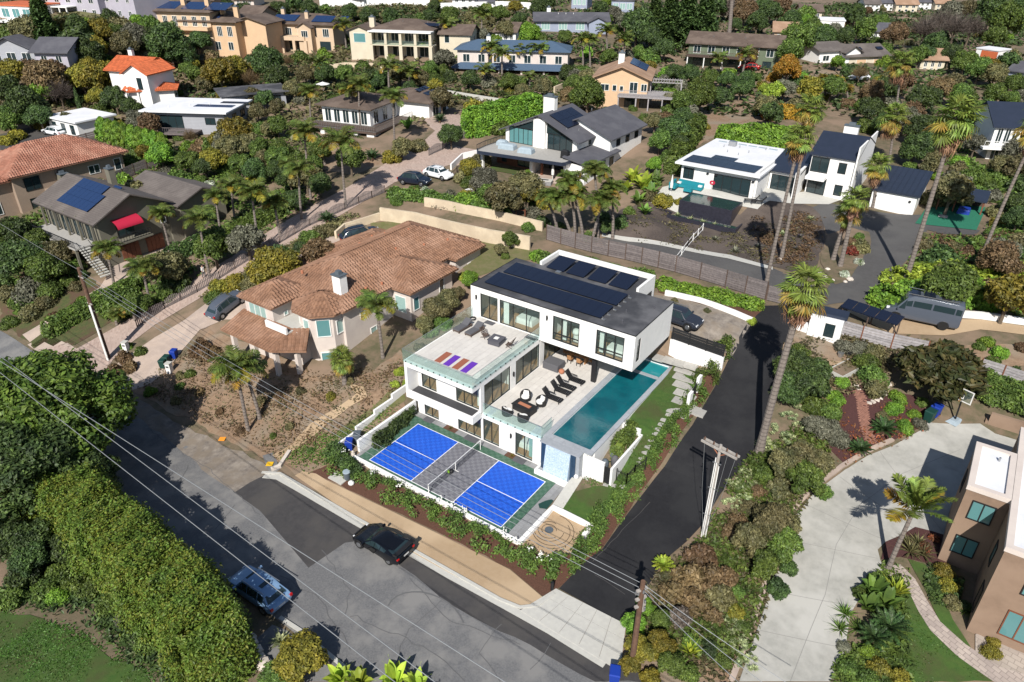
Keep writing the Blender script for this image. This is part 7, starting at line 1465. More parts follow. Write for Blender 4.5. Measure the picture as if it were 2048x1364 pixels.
# --- hedges
def HG(px, m, w, h, words, name='hedge', cat='hedge', **k):
    P = [at(*q) for q in px]; return hedge(name, m, P, w, h, words, cat, **k)
hedge('hedge', 'leaf_hedge', [(-16.5,-17.0,-1.6),(-9,-17.4,-1.0),(-1,-18.0,-.6),(4.5,-18.5,-.5),(6.2,-18.9,-.5)], 4.2, 4.9, '', leaf=.10, dens=260, lump=.75, seed=1, label='massive yellow-green hedge along the near side of the street')
hedge('hedge', LMI, [(-34,-16,-2.5),(-25,-16.5,-2.2),(-16.5,-17,-1.6)], 5.0, 5.5, '', leaf=.16, dens=90, lump=.9, seed=2, label='tall dark green hedge continuing left of the yellow-green hedge')
hedge('hedge', LMI, [(p[0],p[1],p[2]) for p in (at(672,927),at(760,975),at(860,1025),at(960,1076),at(1040,1114),at(1095,1147))], 1.5, .6, '', leaf=.10, dens=170, lump=.5, seed=3, solid=False, label='low dark green flowering hedge along the court wall above the footpath')
HG([(1105,1142),(1150,1122),(1180,1085),(1215,1035),(1240,1000)], LMI, 1.3, .8, '', leaf=.10, dens=190, seed=4, lump=.5, solid=False, label='low hedge turning the corner beside the bare planter bed')
HG([(1245,995),(1290,940),(1330,880),(1375,815),(1400,790)], LMI, 1.1, .7, '', leaf=.10, dens=200, seed=5, lump=.5, solid=False, label='bright green hedge between the stepping stones and the dark lane')
HG([(1405,770),(1430,725),(1452,690)], LMI, 1.4, .9, '', leaf=.11, dens=170, seed=6, lump=.5, solid=False, label='short hedge by the white garden gate beside the lane')
HG([(757,895),(790,865),(822,832)], LDK, 1.0, 1.1, '', leaf=.12, dens=130, seed=7, label='row of dark shrubs in the narrow planter left of the court')
HG([(668,905),(690,930),(710,950)], LDK, 1.2, .9, '', leaf=.12, dens=110, seed=8, label='dark shrubs beside the blue and grey bins')
HG([(940,272),(985,262),(1030,250),(1068,240)], LBR, 3.2, 4.4, '', leaf=.24, dens=50, seed=9, label='tall clipped green hedge left of the gabled house')
HG([(1440,290),(1500,288),(1560,292),(1592,296)], LBR, 2.2, 3.0, '', leaf=.24, dens=45, seed=10, label='long clipped green hedge behind the pool house')
HG([(1775,612),(1830,602),(1900,598),(1980,600),(2060,606)], LBR, 4.0, 1.6, '', leaf=.24, dens=50, seed=11, lump=.6, label='bright green vine bank behind the camper van')
HG([(1795,570),(1870,560),(1950,560),(2060,565)], 'leaf_lime', 3.6, 1.3, '', leaf=.24, dens=45, seed=12, lump=.6, label='lime green creeper bank above the camper van')
HG([(105,668),(150,640),(185,622),(225,602),(275,578)], LMI, 2.2, 1.6, '', leaf=.18, dens=70, seed=13, label='clipped green hedge between the pale drive and the brick lane')
HG([(278,560),(330,530),(390,500),(420,488)], LDK, 1.8, 1.7, '', leaf=.18, dens=60, seed=14, label='dark hedge along the brick lane below the wooden garage doors')
HG([(785,395),(850,402),(930,418),(1010,432)], LMI, 1.6, 1.3, '', leaf=.18, dens=70, seed=15, label='flowering hedge behind the brown railing above the cream wall')
HG([(1075,520),(1150,528),(1220,545),(1300,560)], LMI, 1.2, .9, '', leaf=.15, dens=70, seed=16, label='low hedge in front of the long slatted fence behind the solar roof')
HG([(1320,575),(1400,592),(1460,606),(1515,618)], LBR, 1.3, 1.0, '', leaf=.14, dens=90, seed=17, label='bright shrubs in the mulch bed behind the garage court')
HG([(1960,780),(2010,798),(2060,815)], LMI, 3.2, 1.5, '', leaf=.15, dens=80, seed=18, label='clipped green hedge below the pale slatted fence')
HG([(425,500),(470,478),(520,450),(560,430)], LMI, 2.2, 1.8, '', leaf=.2, dens=50, seed=19, label='dark green hedge beside the olive house wing along the brick lane')
HG([(1235,905),(1262,862)], LMI, 1.2, .9, '', leaf=.11, dens=140, seed=20, label='small shrub clump above the pool equipment yard')
HG([(1345,345),(1370,300),(1395,262)], LMI, 2.6, 2.6, '', leaf=.22, dens=45, seed=21, label='tall dark hedge running uphill left of the pool house')
for i in range(9):
    p = at(212+i*15, 282+i*4.3); o = plant('column_fat', LBR, p, 1, 1, 'bright green clipped cypress', 'cypress', 'tree', 'row of clipped cypresses'); o.scale = (4.2, 4.2, 4.2)
# --- ground cover
scrub('ground_cover', 'leaf_brown', [(240,770),(380,700),(540,700),(745,745),(815,720),(800,790),(740,830),(640,880),(560,925),(400,850),(300,800)], 5500, .12, .22, 1)
scrub('ground_cover', 'leaf_olive', [(240,770),(380,700),(540,700),(745,745),(815,720),(800,790),(740,830),(640,880),(560,925),(400,850),(300,800)], 4000, .11, .22, 2)
scrub('ground_cover', LMI, [(560,920),(640,870),(740,825),(815,790),(818,830),(735,910),(700,950),(640,940)], 3500, .10, .15, 3)
scrub('ground_cover', 'leaf_olive', [(1545,700),(1700,660),(1860,690),(1740,760),(1640,800),(1600,860),(1500,1000),(1370,1110),(1290,1200),(1262,1364),(1465,1364),(1570,1050),(1650,930),(1650,860)], 15000, .16, .35, 4)
scrub('ground_cover', LMI, [(1500,880),(1650,860),(1640,960),(1590,1010),(1540,1100),(1465,1364),(1262,1364),(1330,1180),(1420,1080)], 12000, .17, .45, 5)
scrub('ground_cover', 'leaf_olive', [(0,0),(1000,0),(1000,240),(620,280),(380,330),(0,330)], 22000, .55, .9, 6, clump=1.4)
scrub('ground_cover', LDK, [(0,0),(2048,0),(2048,260),(1500,230),(1000,220),(0,200)], 30000, .65, 1.0, 7, clump=1.6)
scrub('ground_cover', LMI, [(0,330),(400,300),(640,260),(640,400),(400,560),(200,640),(0,640)], 16000, .3, .5, 8, clump=.8)
scrub('ground_cover', LMI, [(1840,280),(2048,280),(2048,640),(1900,560),(1790,580),(1850,480),(1980,480),(1980,420)], 14000, .28, .5, 9, clump=.8)
scrub('ground_cover', 'leaf_brown', [(1850,460),(2048,470),(2048,560),(1800,560)], 6000, .22, .4, 10, clump=.7)
scrub('ground_cover', 'leaf_olive', [(1210,470),(1290,400),(1480,430),(1560,395),(1650,440),(1640,540),(1450,510)], 2200, .16, .25, 11)
scrub('ground_cover', 'leaf_brown', [(1500,370),(1650,400),(1650,540),(1540,530)], 2600, .18, .3, 12)
scrub('ground_cover', 'leaf_grey', [(880,360),(1080,400),(1080,440),(800,410)], 5000, .18, .4, 13)
scrub('ground_cover', 'leaf_olive', [(450,600),(600,490),(740,440),(760,420),(700,430),(600,480),(500,530),(400,600),(420,640)], 5000, .2, .4, 14)
scrub('ground_cover', LDK, [(0,1090),(150,1080),(380,1180),(470,1364),(330,1364),(200,1240),(0,1180)], 14000, .15, .4, 15)
scrub('ground_cover', LMI, [(1690,1240),(1790,1140),(1800,1364),(1660,1364)], 7000, .15, .35, 16)
scrub('ground_cover', 'leaf_red', [(1650,800),(1860,800),(1860,860),(1690,930)], 1500, .10, .1, 17)
scrub('ground_cover', LDK, [(1860,1120),(1920,1100),(1960,1240),(1940,1290),(1890,1220)], 3500, .14, .35, 18)
scrub('lawn_grass', 'lawn_blades', [(1340,738),(1375,730),(1385,765),(1330,860),(1262,952),(1205,1030),(1175,1060),(1120,1030),(1168,955),(1205,955),(1235,905),(1300,800)], 9000, .07, .05, 19, .3, anywhere=True)
scrub('lawn_grass', 'lawn_blades', [(0,1225),(130,1262),(290,1345),(310,1364),(0,1364)], 9000, .09, .06, 20, .4, anywhere=True)
scrub('lawn_grass', 'lawn_blades', [(1790,1125),(1865,1250),(1990,1364),(1790,1364),(1770,1180)], 6000, .07, .05, 21, .3, anywhere=True)
# --- palms, from foot and crown in the photograph
def PP(kind, bx, by, tx, ty, r, words, **k):
    p = at(bx, by); H_ = height_at(p, ty); q = pix(p[0], p[1], p[2]+H_); d = float(np.linalg.norm(np.array([p[0],p[1],p[2]+H_])-CAM)); s = (tx-q[0])*d/FPX
    return palm(kind, p, H_, r, words, lean=(float(_r[0])*s, float(_r[1])*s), **k)
PP('fan', 1518, 905, 1609, 575, 2.35, 'towering fan palm with orange lower fronds', thick=.27, dead=8, nf=28)
PP('fan', 1531, 574, 1600, 275, 2.0, 'tall fan palm with thin pale trunk', dead=7, nf=30); PP('fan', 1562, 519, 1622, 215, 2.0, 'tall fan palm with thin pale trunk', dead=7, nf=30)
PP('fan', 1666, 520, 1698, 420, 2.0, 'short fan palm of the pair', thick=.22, nf=30, dead=5); PP('fan', 1680, 533, 1712, 395, 1.9, 'short fan palm of the pair', thick=.22, nf=28, dead=5)
PP('fan', 1808, 572, 1912, 235, 2.9, 'very tall fan palm with a wide ragged crown', thick=.22, nf=34, dead=8); PP('fan', 1958, 528, 2075, 250, 2.6, 'very tall fan palm leaning out of view', nf=24)
PP('fan', 1775, 335, 1790, 232, 2.7, 'brown-skirted fan palm', dead=8); PP('fan', 1785, 250, 1805, 125, 3.0, 'brown-skirted fan palm', dead=8); PP('fan', 1745, 415, 1757, 330, 2.2, 'brown-skirted fan palm', dead=6)
PP('fan', 690, 768, 683, 716, 1.55, 'short round fan palm', nf=40, dead=0, thick=.22)
for a in ('342 505 322 430 2.3|420 556 397 440 2.6|443 472 431 395 2.3|520 504 503 385 2.6|229 570 214 500 2.4|305 623 284 535 2.4|335 556 342 530 1.6|271 641 262 614 1.5|234 650 232 628 1.4|300 612 299 600 1.2|497 862 472 735 2.7|520 838 490 742 2.4|766 716 753 612 2.4|'
          '622 398 608 265 3.0|692 414 681 285 3.4|604 442 597 340 2.6|622 240 619 185 2.8|708 254 701 180 2.8|721 260 717 170 2.8|790 294 786 195 2.8|779 192 776 132 2.8|820 190 819 145 2.8|693 100 688 50 3.0|853 112 852 85 2.6|894 104 894 50 3.0|963 86 964 30 3.4|988 137 984 95 2.8|1004 154 1004 110 2.8|645 172 640 128 2.8|970 175 969 141 2.4|'
          '1166 134 1163 78 2.8|1180 134 1178 82 2.6|1214 130 1213 64 3.0|1248 127 1249 80 2.8|1257 205 1255 152 2.6|1081 142 1080 100 2.8|1048 140 1048 103 2.6|1484 153 1493 110 2.6|1059 172 1059 155 2.0|560 470 548 405 2.4|470 440 462 372 2.3|650 330 640 300 2.2|585 360 575 330 2.0|1445 150 1440 118 2.4').rstrip('|').split('|'):
    f = [float(v) for v in a.split()]; far = f[1] < 200
    PP('far' if far else 'queen', f[0], f[1], f[2], f[3], f[4]*(1.25 if far else 1.08), 'feathery queen palm', nf=18 if far else 24, dead=0 if far else 4, thick=.15 if not far else .2)
for a in ('1142 480 1112 405 2.5|1150 478 1140 372 2.5|1165 480 1150 398 2.6|1184 490 1204 410 2.6|1195 478 1190 350 2.4|1225 478 1225 385 2.3|1115 470 1095 400 2.0').split('|'):
    f = [float(v) for v in a.split()]; PP('date', f[0], f[1], f[2], f[3], f[4]*1.45, 'arching green date palm', fmat2='frond_yellow', nf=36, dead=0, name='date_palm', group='date palm clump')
for a in ('1673 195 1673 165 2.6|1617 190 1617 165 2.3|1650 200 1650 178 2.3|1695 200 1694 180 2.2|1640 180 1645 160 2.2').split('|'):
    f = [float(v) for v in a.split()]; PP('date', f[0], f[1], f[2], f[3], f[4]*1.2, 'yellow drooping palm', fmat='frond_yellow', fmat2='frond_orange', nf=22, dead=0, name='date_palm')
palm('king', at(1776,1138), 5.2, 3.2, 'broad king palm over the concrete drive', nf=18, lean=(.2,.2), fmat='frond_fan', fmat2='frond_yellow', thick=.15, name='king_palm', group=None)
# --- cycads, agaves, bananas
def cycad(px, py, r, words, m='frond_cycad', n=34):
    p = at(px, py); root = thing('cycad', None, 'cycad', p, 0, 'cycads'); mb = MB(); mb.tube([(0,0,-.1),(0,0,.25),(0,0,.4)], [.22,.25,.12], 9); mb.build('stem', 'roof_tan', root)
    for i in range(n):
        t = i*2.39996; u = i/n; f = obj('frond', PROTO['frond_cycad'], None, root); setmat(f, m); f.matrix_local = Matrix.Translation((0,0,.35))@Matrix.Rotation(t, 4, 'Z')@Matrix.Rotation(-(.75-.85*u), 4, 'Y')@Matrix.Scale(r*random.uniform(.9,1.1), 4)
    note_plant(root, words, p)
for a in ((1765,868,1.5),(1718,908,1.3),(1775,1265,1.7),(1745,1285,1.4),(715,200,2.0),(745,320,2.0),(880,245,1.8),(655,445,1.6),(1325,1140,1.1)): cycad(a[0], a[1], a[2], 'dark green cycad' if a[0] != 1325 else 'small bright fan plant', 'frond_cycad' if a[0] != 1325 else BGR)
def ros(proto, m, px, py, r, words, h=None, name='plant', cat='plant', group=None):
    p = at(px, py); o = obj(name, PROTO[proto], None, None, p, random.uniform(0, 6)); setmat(o, m); o.scale = (r, r, h or r); tag(o, None, cat, group); note_plant(o, words, p)
for px, py, r in ((1530,890,.9),(1548,905,.8),(1575,880,.9),(1560,800,1.0),(1590,815,.9),(1575,835,.8),(1545,860,.8),(1500,950,.9),(1475,975,.9),(1490,1000,.8),(1460,1010,.8),(1510,975,.8),(1470,1250,.9),(1600,855,.8),(1480,1290,.8),(1490,1330,.8)): ros('aloe_clump', 'leaf_agave', px, py, r*1.25, 'pale rosette succulent clump', r*.9, 'succulent', 'succulent', 'succulents on the bank')
for px, py, r, m in ((1355,432,.8,'leaf_agave'),(1380,440,.8,'leaf_agave'),(1405,446,.8,'leaf_agave'),(1428,452,.8,'leaf_agave'),(1452,460,.8,'leaf_agave'),(1565,470,.9,'leaf_agave'),(1620,440,.9,'leaf_agave'),(1600,475,.8,'leaf_purple'),(1510,460,.9,'leaf_purple'),(1515,495,1.0,'leaf_purple'),(1590,500,.8,'leaf_purple'),(1430,480,.9,'leaf_grey'),(1470,505,1.1,'leaf_grey'),(245,1215,1.0,'leaf_grey'),(262,1240,1.1,'leaf_agave'),(280,1300,1.0,'leaf_agave'),(560,1285,1.0,'leaf_agave'),(575,1300,.9,'leaf_agave')): ros('agave', m, px, py, r, {'leaf_agave':'green agave','leaf_purple':'purple-tinged lavender clump','leaf_grey':'grey-green spiky clump'}[m], None, 'agave', 'agave', 'agaves and lavender')
for px, py, r in ((1820,1105,1.4),(1845,1110,1.3),(1835,1090,1.2),(1810,1085,.9),(85,548,1.1),(1935,1225,.9),(1950,1245,.8),(1690,1230,1.1),(1715,1260,1.1),(1680,1260,1.0)): ros('flax', LBN if px > 1900 or px < 1800 else 'leaf_olive', px, py, r, 'spiky flax clump', None, 'flax', 'flax', 'flax clumps')
for px, py, r, m in ((1745,1190,1.9,LBN),(1770,1215,1.8,LBN),(1735,1220,1.6,LBN),(1790,1190,1.5,BGR),(680,1364,1.6,BGR),(720,1372,1.6,BGR),(790,1370,1.9,BGR),(835,1380,1.6,BGR),(1265,365,3.0,BGR),(1285,380,3.2,BGR),(1300,395,2.6,LBN),(1250,385,2.4,BGR),(1310,370,2.6,LBN),(815,258,2.8,LBN),(1275,410,2.4,LBN),(1290,430,2.0,LBN),(1380,1310,1.2,BGR),(1350,1340,1.3,LBN),(1270,120,2.6,LBN),(1300,125,2.6,LBN),(1240,125,2.4,LBN),(1335,165,2.8,LBN),(1360,180,2.6,LBN)): ros('banana' if r > 1.5 else 'bird', m, px, py, r, ('lime green ' if 'lime' in m else 'deep green ')+'broad-leaved banana plant', r*1.25, 'banana_plant', 'banana plant', 'banana plants')
for k, (px, py) in enumerate(((880,1010),(905,1022),(930,1035),(1010,1080),(1035,1098),(1058,1112),(1080,1125),(1100,1130),(690,915),(745,955),(800,985))):
    p = on(*at(px, py)[:2], .6); mb = MB()
    for i in range(14): c = (random.gauss(0,.16), random.gauss(0,.16), random.uniform(0,.25)); mb.rbox(c[0], c[1], c[2], .09, .09, .05, random.random()*3, .03, .03)
    o = mb.build('flower_cluster', 'flower_white', None); o.location = p; tag(o, None, 'flowers', 'white flowers in the hedge'); note_plant(o, 'white flower cluster', p)
for px, py in ((895,862),(1010,925),(1205,965)):
    p = at(px, py) if px > 1100 else (plane(px, py, 0)); p = (p[0], 7.2, 0) if px < 1100 else p
    if px < 1100: mb = MB(); mb.box(-.6,-.28,-.05,.7,.3,.02); o = mb.build('mulch_bed', 'brown_mulch'); o.location = p; tag(o, None, 'flower bed', 'mulch squares by the doors'); note_plant(o, 'small mulch square', p)
    ros0 = obj('grass_plant', PROTO['grass_tuft'], None, None, p, 0); setmat(ros0, 'leaf_yellow'); ros0.scale = (.5,.5,.55); tag(ros0, None, 'plant', 'tufts by the doors'); note_plant(ros0, 'small yellow-green grass tuft', p)
# street-side planting just below the frame, whose shadows fall on the asphalt
plant('round_b', LMI, on(19.8,-19.6), 2.0, 7.0, 'tall street-side tree', 'tree', 'tree', GR['tree'], 'bark')
for x, y, h_ in ((22.6,-18.6,5.4),(23.9,-18.9,5.0),(21.9,-19.8,4.4)):
    o = obj('banana_plant', PROTO['banana'], None, None, on(x,y), x); setmat(o, LBN); o.scale = (2.4,2.4,h_); tag(o, None, 'banana plant', 'banana plants'); note_plant(o, 'tall street-side banana plant', (x,y,0))
# ================================================================ vehicles
def vehicle(name, label, p, rz, L=4.7, Wd=1.9, H_=1.65, kind='suv', paint='car_black', cat='car', sunroof=False, wing=False, wr=.36, tail_dx=0):
    """front towards +x; body lofted over stations, glass, lamps, wheels as parts"""
    o = thing(name, label, cat, p, rz)
    if kind == 'suv': S = [(0,.55,.80,.80,.40),(.03,.35,.92,.93,.44),(.08,.26,.97,.98,.46),(.17,.25,.98,1.45,.47),(.28,.25,1.0,1.62,.47),(.50,.25,.98,1.65,.475),(.62,.25,.96,1.60,.475),(.735,.25,.98,1.02,.475),(.88,.26,.93,.94,.46),(.96,.30,.80,.81,.42),(1,.45,.62,.63,.36)]
    elif kind == 'sport': S = [(0,.45,.72,.73,.42),(.03,.25,.93,.94,.46),(.10,.18,.97,.98,.50),(.24,.18,.98,1.06,.51),(.36,.17,.90,1.17,.48),(.48,.17,.84,1.22,.465),(.57,.17,.80,1.14,.46),(.70,.17,.78,.80,.47),(.84,.18,.74,.75,.47),(.95,.20,.55,.56,.43),(1,.28,.40,.41,.34)]
    elif kind == 'van': S = [(0,.5,1.35,2.60,.44),(.02,.35,1.38,2.74,.47),(.10,.32,1.38,2.80,.48),(.40,.32,1.38,2.82,.48),(.66,.32,1.36,2.78,.48),(.74,.32,1.34,2.55,.48),(.85,.32,1.32,1.36,.475),(.94,.34,1.10,1.12,.45),(.98,.38,.85,.86,.42),(1,.5,.7,.72,.38)]
    else: S = [(0,.5,.78,.79,.42),(.03,.33,.90,.91,.45),(.10,.25,.93,.95,.47),(.18,.25,.93,1.28,.47),(.34,.25,.92,1.45,.47),(.55,.25,.90,1.44,.47),(.70,.25,.90,.93,.47),(.88,.26,.82,.83,.46),(.97,.3,.65,.66,.41),(1,.42,.55,.56,.35)]
    hs = H_/max(s[3] for s in S); b = MB(); rows = []
    for t, z0, zb, zr, hw in S:
        x = (t-.5)*L; w = hw*Wd; z0 *= hs if kind != 'van' else 1; zb *= hs; zr *= hs; cab = zr > zb*1.06; rw = w*(.74 if cab and kind != 'van' else .86 if cab else .93)
        r = [(x,-w*.9,z0),(x,-w,z0+.12),(x,-w*1.02,(z0+zb)*.55),(x,-w*.97,zb),(x,-rw,zr-.05*(cab)),(x,-rw*.55,zr),(x,rw*.55,zr),(x,rw,zr-.05*(cab)),(x,w*.97,zb),(x,w*1.02,(z0+zb)*.55),(x,w,z0+.12),(x,w*.9,z0)]; rows.append(r)
    n = 12
    for r in rows: b.v += r
    for i in range(len(rows)-1):
        for j in range(n): b.f.append((i*n+j, (i+1)*n+j, (i+1)*n+(j+1)%n, i*n+(j+1)%n))
    b.f.append(tuple(range(n))); e = (len(rows)-1)*n; b.f.append(tuple(range(e+n-1, e-1, -1)))
    body = b.build('body', paint, o, smooth=True); md = body.modifiers.new('bevel', 'BEVEL'); md.width = .035; md.segments = 2; md.limit_method = 'ANGLE'
    lerp = lambda a, c, t: tuple(a[k]+(c[k]-a[k])*t for k in range(3))
    cabs = [i for i in range(len(S)) if S[i][3] > S[i][2]*1.06]; c0, c1 = cabs[0], cabs[-1]
    def pane(nm, q, off, m=GDK, ins=.08):
        c = tuple(sum(p_[k] for p_ in q)/4 for k in range(3)); q = [lerp(p_, c, ins) for p_ in q]; g = MB(); g.quad(*[(p_[0]+off[0], p_[1]+off[1], p_[2]+off[2]) for p_ in q]); g.build(nm, m, o)
    for sg, a, d in ((-1, 3, 4), (1, 8, 7)):
        rng = range(c0, c1) if kind != 'van' else [i for i in range(c0, c1)]
        for i in rng:
            A, B_, C_, D_ = rows[i][a], rows[i+1][a], rows[i+1][d], rows[i][d]
            if kind == 'van': A, B_, C_, D_ = lerp(A, D_, .25), lerp(B_, C_, .25), lerp(B_, C_, .72), lerp(A, D_, .72)
            if kind == 'van' and i == c0: continue
            pane('side_window', [A, B_, C_, D_], (0, sg*.022, .006), GDK, .09)
        i = c1; A, B_, D_ = rows[i][a], rows[i+1][a], rows[i][d]; g = MB(); g.quad(*[(p_[0], p_[1]+sg*.02, p_[2]+.01) for p_ in (A, lerp(A, B_, .8), lerp(A, D_, .85))]); g.build('quarter_window', GDK, o)
    pane('windshield', [lerp(rows[c1+1][4], rows[c1][4], .12), lerp(rows[c1+1][7], rows[c1][7], .12), rows[c1][7], rows[c1][4]], (.012, 0, .02), GDK, .05)
    if kind != 'van': pane('rear_window', [rows[c0-1][4] if kind != 'sport' else rows[c0-1][4], rows[c0][4], rows[c0][7], rows[c0-1][7]], (-.012, 0, .018), GDK, .12)
    if sunroof: i = c0+1; pane('sunroof', [rows[i][5], rows[i+2][5], rows[i+2][6], rows[i][6]] if kind == 'suv' else [rows[i][5], rows[i+1][5], rows[i+1][6], rows[i][6]], (0,0,.014), GDK, -.02)
    wx = (.19*L-L/2, .80*L-L/2) if kind != 'van' else (.20*L-L/2, .83*L-L/2)
    for x in wx:
        for sg in (-1, 1):
            g = MB(); y = sg*Wd*.5; g.tube([(x,y-sg*.24,wr),(x,y+sg*.005,wr)], [wr,wr], 16); wh = g.build('wheel', 'tyre', o)
            g = MB(); g.tube([(x,y+sg*.006,wr),(x,y+sg*.018,wr)], [wr*.62,wr*.58], 10); g.build('rim', 'rim' if kind != 'van' else 'tyre', wh)
            g = MB(); pts = [(x+(wr+.05)*math.cos(a_), y-sg*.012, wr+(wr+.05)*math.sin(a_)) for a_ in np.linspace(-.25, math.pi+.25, 12)]; g.tube(pts, .03, 5); g.build('wheel_arch', BLP, o)
    yb = Wd*.33; zf = (.62 if kind != 'sport' else .5)*hs if kind != 'van' else 1.0
    for sg in (-1, 1):
        g = MB(); g.rbox(L*.455, sg*yb, zf, *((.28, .32, .14) if kind != 'sport' else (.2, .12, .05))); g.build('headlight', 'lamp_clear', o)
        g = MB(); g.rbox(-L*.488, sg*Wd*.40, (.72 if kind != 'van' else 1.0)*hs, .12, .2, .18 if kind != 'sport' else .1); g.build('taillight', 'lamp_red', o)
        xm = (S[c1+1][0]-.5)*L-.12; zm = S[c1+1][2]*hs; g = MB(); g.rbox(xm, sg*(Wd*.5+.1), zm, .14, .22, .15); g.build('side_mirror', paint, o)
    g = MB(); g.rbox(-L*.496, 0, .62*hs, .04, .5, .12); g.build('number_plate', CWH, o)
    g = MB(); g.rbox(L*.478, 0, .36, .1, Wd*.6, .2); g.build('grille', BLP, o)
    if kind == 'suv':
        for sg in (-1, 1): g = MB(); g.bar((rows[c0][5][0], sg*Wd*.34, H_+.035), (rows[c1][5][0], sg*Wd*.34, H_+.02), .04); g.build('roof_rail', 'steel', o)
    if wing:
        g = MB(); g.rbox(-L*.46, 0, 1.16, .34, Wd*.94, .04); g.build('rear_wing', BLP, o)
        for sg in (-1, 1): g = MB(); g.rbox(-L*.44, sg*Wd*.3, .9, .12, .04, .27); g.build('wing_strut', BLP, o); g = MB(); g.rbox(-L*.46, sg*Wd*.47, 1.08, .36, .03, .2); g.build('wing_end', BLP, o)
        for k in range(4): g = MB(); g.rbox(-L*.22-k*.16, 0, 1.06-k*.035, .07, Wd*.42, .03); g.build('vent_slat', BLP, o)
        for sg in (-1, 1): g = MB(); g.hexa([(-.1,sg*Wd*.49,.35),(.55,sg*Wd*.485,.45),(.55,sg*Wd*.5,.45),(-.1,sg*Wd*.515,.35)], [(-.35,sg*Wd*.49,.8),(.1,sg*Wd*.485,.8),(.1,sg*Wd*.5,.8),(-.35,sg*Wd*.515,.8)]); g.build('side_intake', 'tyre', o)
    return o
def veh_px(name, label, f, r, L, **k):
    A, B = at(*f), at(*r); rz = math.atan2(A[1]-B[1], A[0]-B[0]); c = ((A[0]+B[0])/2, (A[1]+B[1])/2); pit = math.atan2(TZ(c[0]+math.cos(rz)*1.4, c[1]+math.sin(rz)*1.4)-TZ(c[0]-math.cos(rz)*1.4, c[1]-math.sin(rz)*1.4), 2.8)
    o = vehicle(name, label, on(c[0], c[1], .05), rz, L, **k); o.rotation_euler = (0, -pit, rz); return o
veh_px('sports_car', 'low black sports car with a rear wing parked facing up the street by the kerb', (722,1072), (812,1122), 4.65, Wd=2.0, H_=1.24, kind='sport', paint='car_black', wing=True, wr=.35)
veh_px('parked_suv', 'light blue SUV with a dark sunroof parked in the shade of the yellow-green hedge', (478,1162), (566,1222), 4.8, Wd=1.95, H_=1.66, paint='car_lightblue', sunroof=True)
veh_px('parked_suv', 'dark grey-blue SUV parked on the drive beside the tiled house', (478,603), (436,637), 4.8, H_=1.65, paint='car_bluegrey')
veh_px('parked_suv', 'dark blue SUV parked behind the clay tile roofs below the cream wall', (752,472), (692,486), 5.1, H_=1.8, Wd=2.0, paint='car_darkblue')
veh_px('parked_suv', 'white SUV parked on the brick lane below the gabled house', (901,361), (853,349), 4.8, H_=1.65, paint='car_white', sunroof=True)
veh_px('pickup_truck', 'dark blue SUV parked left of the white SUV on the brick lane', (850,371), (810,366), 4.8, H_=1.75, paint='car_darkblue')
veh_px('parked_car', 'charcoal car parked on the garage court behind the white house', (1378,656), (1330,640), 4.7, H_=1.6, paint='car_charcoal')
v = veh_px('camper_van', 'blue-grey high-roofed camper van parked on the tan gravel by the green bank', (1775,628), (1902,655), 6.4, Wd=2.05, H_=2.75, kind='van', paint='car_bluegrey', cat='van', wr=.42)
for x, y, w_, d_, m_ in ((-.2,0,.9,1.2,'solar'),(1.0,.1,.8,.9,'solar'),(-1.6,0,.7,.9,BLP)): g = MB(); g.rbox(x, y, 2.78, w_, d_, .09); g.build('roof_panel', m_, v)
g = MB(); g.bar((-2.6,-.75,2.86),(1.6,-.75,2.86),.05); g.bar((-2.6,.75,2.86),(1.6,.75,2.86),.05); g.build('roof_rack', 'steel', v)
veh_px('station_wagon', 'white station wagon parked on the dark cul-de-sac by the white outbuilding', (92,266), (128,273), 4.8, H_=1.55, paint='car_white')
veh_px('parked_car', 'red car half hidden by trees below the long green house', (1476,139), (1520,141), 4.8, H_=1.5, kind='sedan', paint='car_red')
veh_px('parked_car', 'white car half hidden behind the yellow palms', (1700,163), (1732,160), 4.6, H_=1.6, paint='car_white')
veh_px('parked_car', 'silver-blue car behind the first trees right of the yellow palms', (1768,172), (1790,176), 4.4, H_=1.5, paint='car_silverblue')
# ================================================================ terrace furniture
def adirondack(label):
    o = thing('lounge_chair', label, 'lounger', (0,0,3.0), 0, 'black slatted loungers by the pool')
    for i in range(9): MB().rbox(.02+i*.155, 0, .30-(.0 if i < 7 else .05*(i-6)), .13, .56, .025).build('seat_slat', BLP, o)
    for i in range(5): b = MB(); y = -.24+i*.12; b.bar((-.05,y,.33),(-.52,y*1.1,.95),.10,.025); b.build('back_slat', BLP, o)
    for y in (-.3, .3):
        for x in (-.05, 1.2): MB().rbox(x, y, 0, .07, .05, .3).build('leg', BLP, o)
        MB().rbox(.15, y, .5, .62, .1, .03).build('arm', BLP, o); b = MB(); b.bar((-.1,y,.27),(1.32,y,.25),.06,.05); b.build('side_rail', BLP, o)
    return o
a0 = adirondack('black slatted lounger nearest the black column'); a0.location = (9.75, 16.0, 3.0)
for y, lab in ((12.45,'black slatted lounger nearest the fire table'),(13.8,'black slatted lounger, second from the fire table'),(14.7,'black slatted lounger, third from the fire table')): dup(a0, (9.6, y, 3.0), 0, lab)
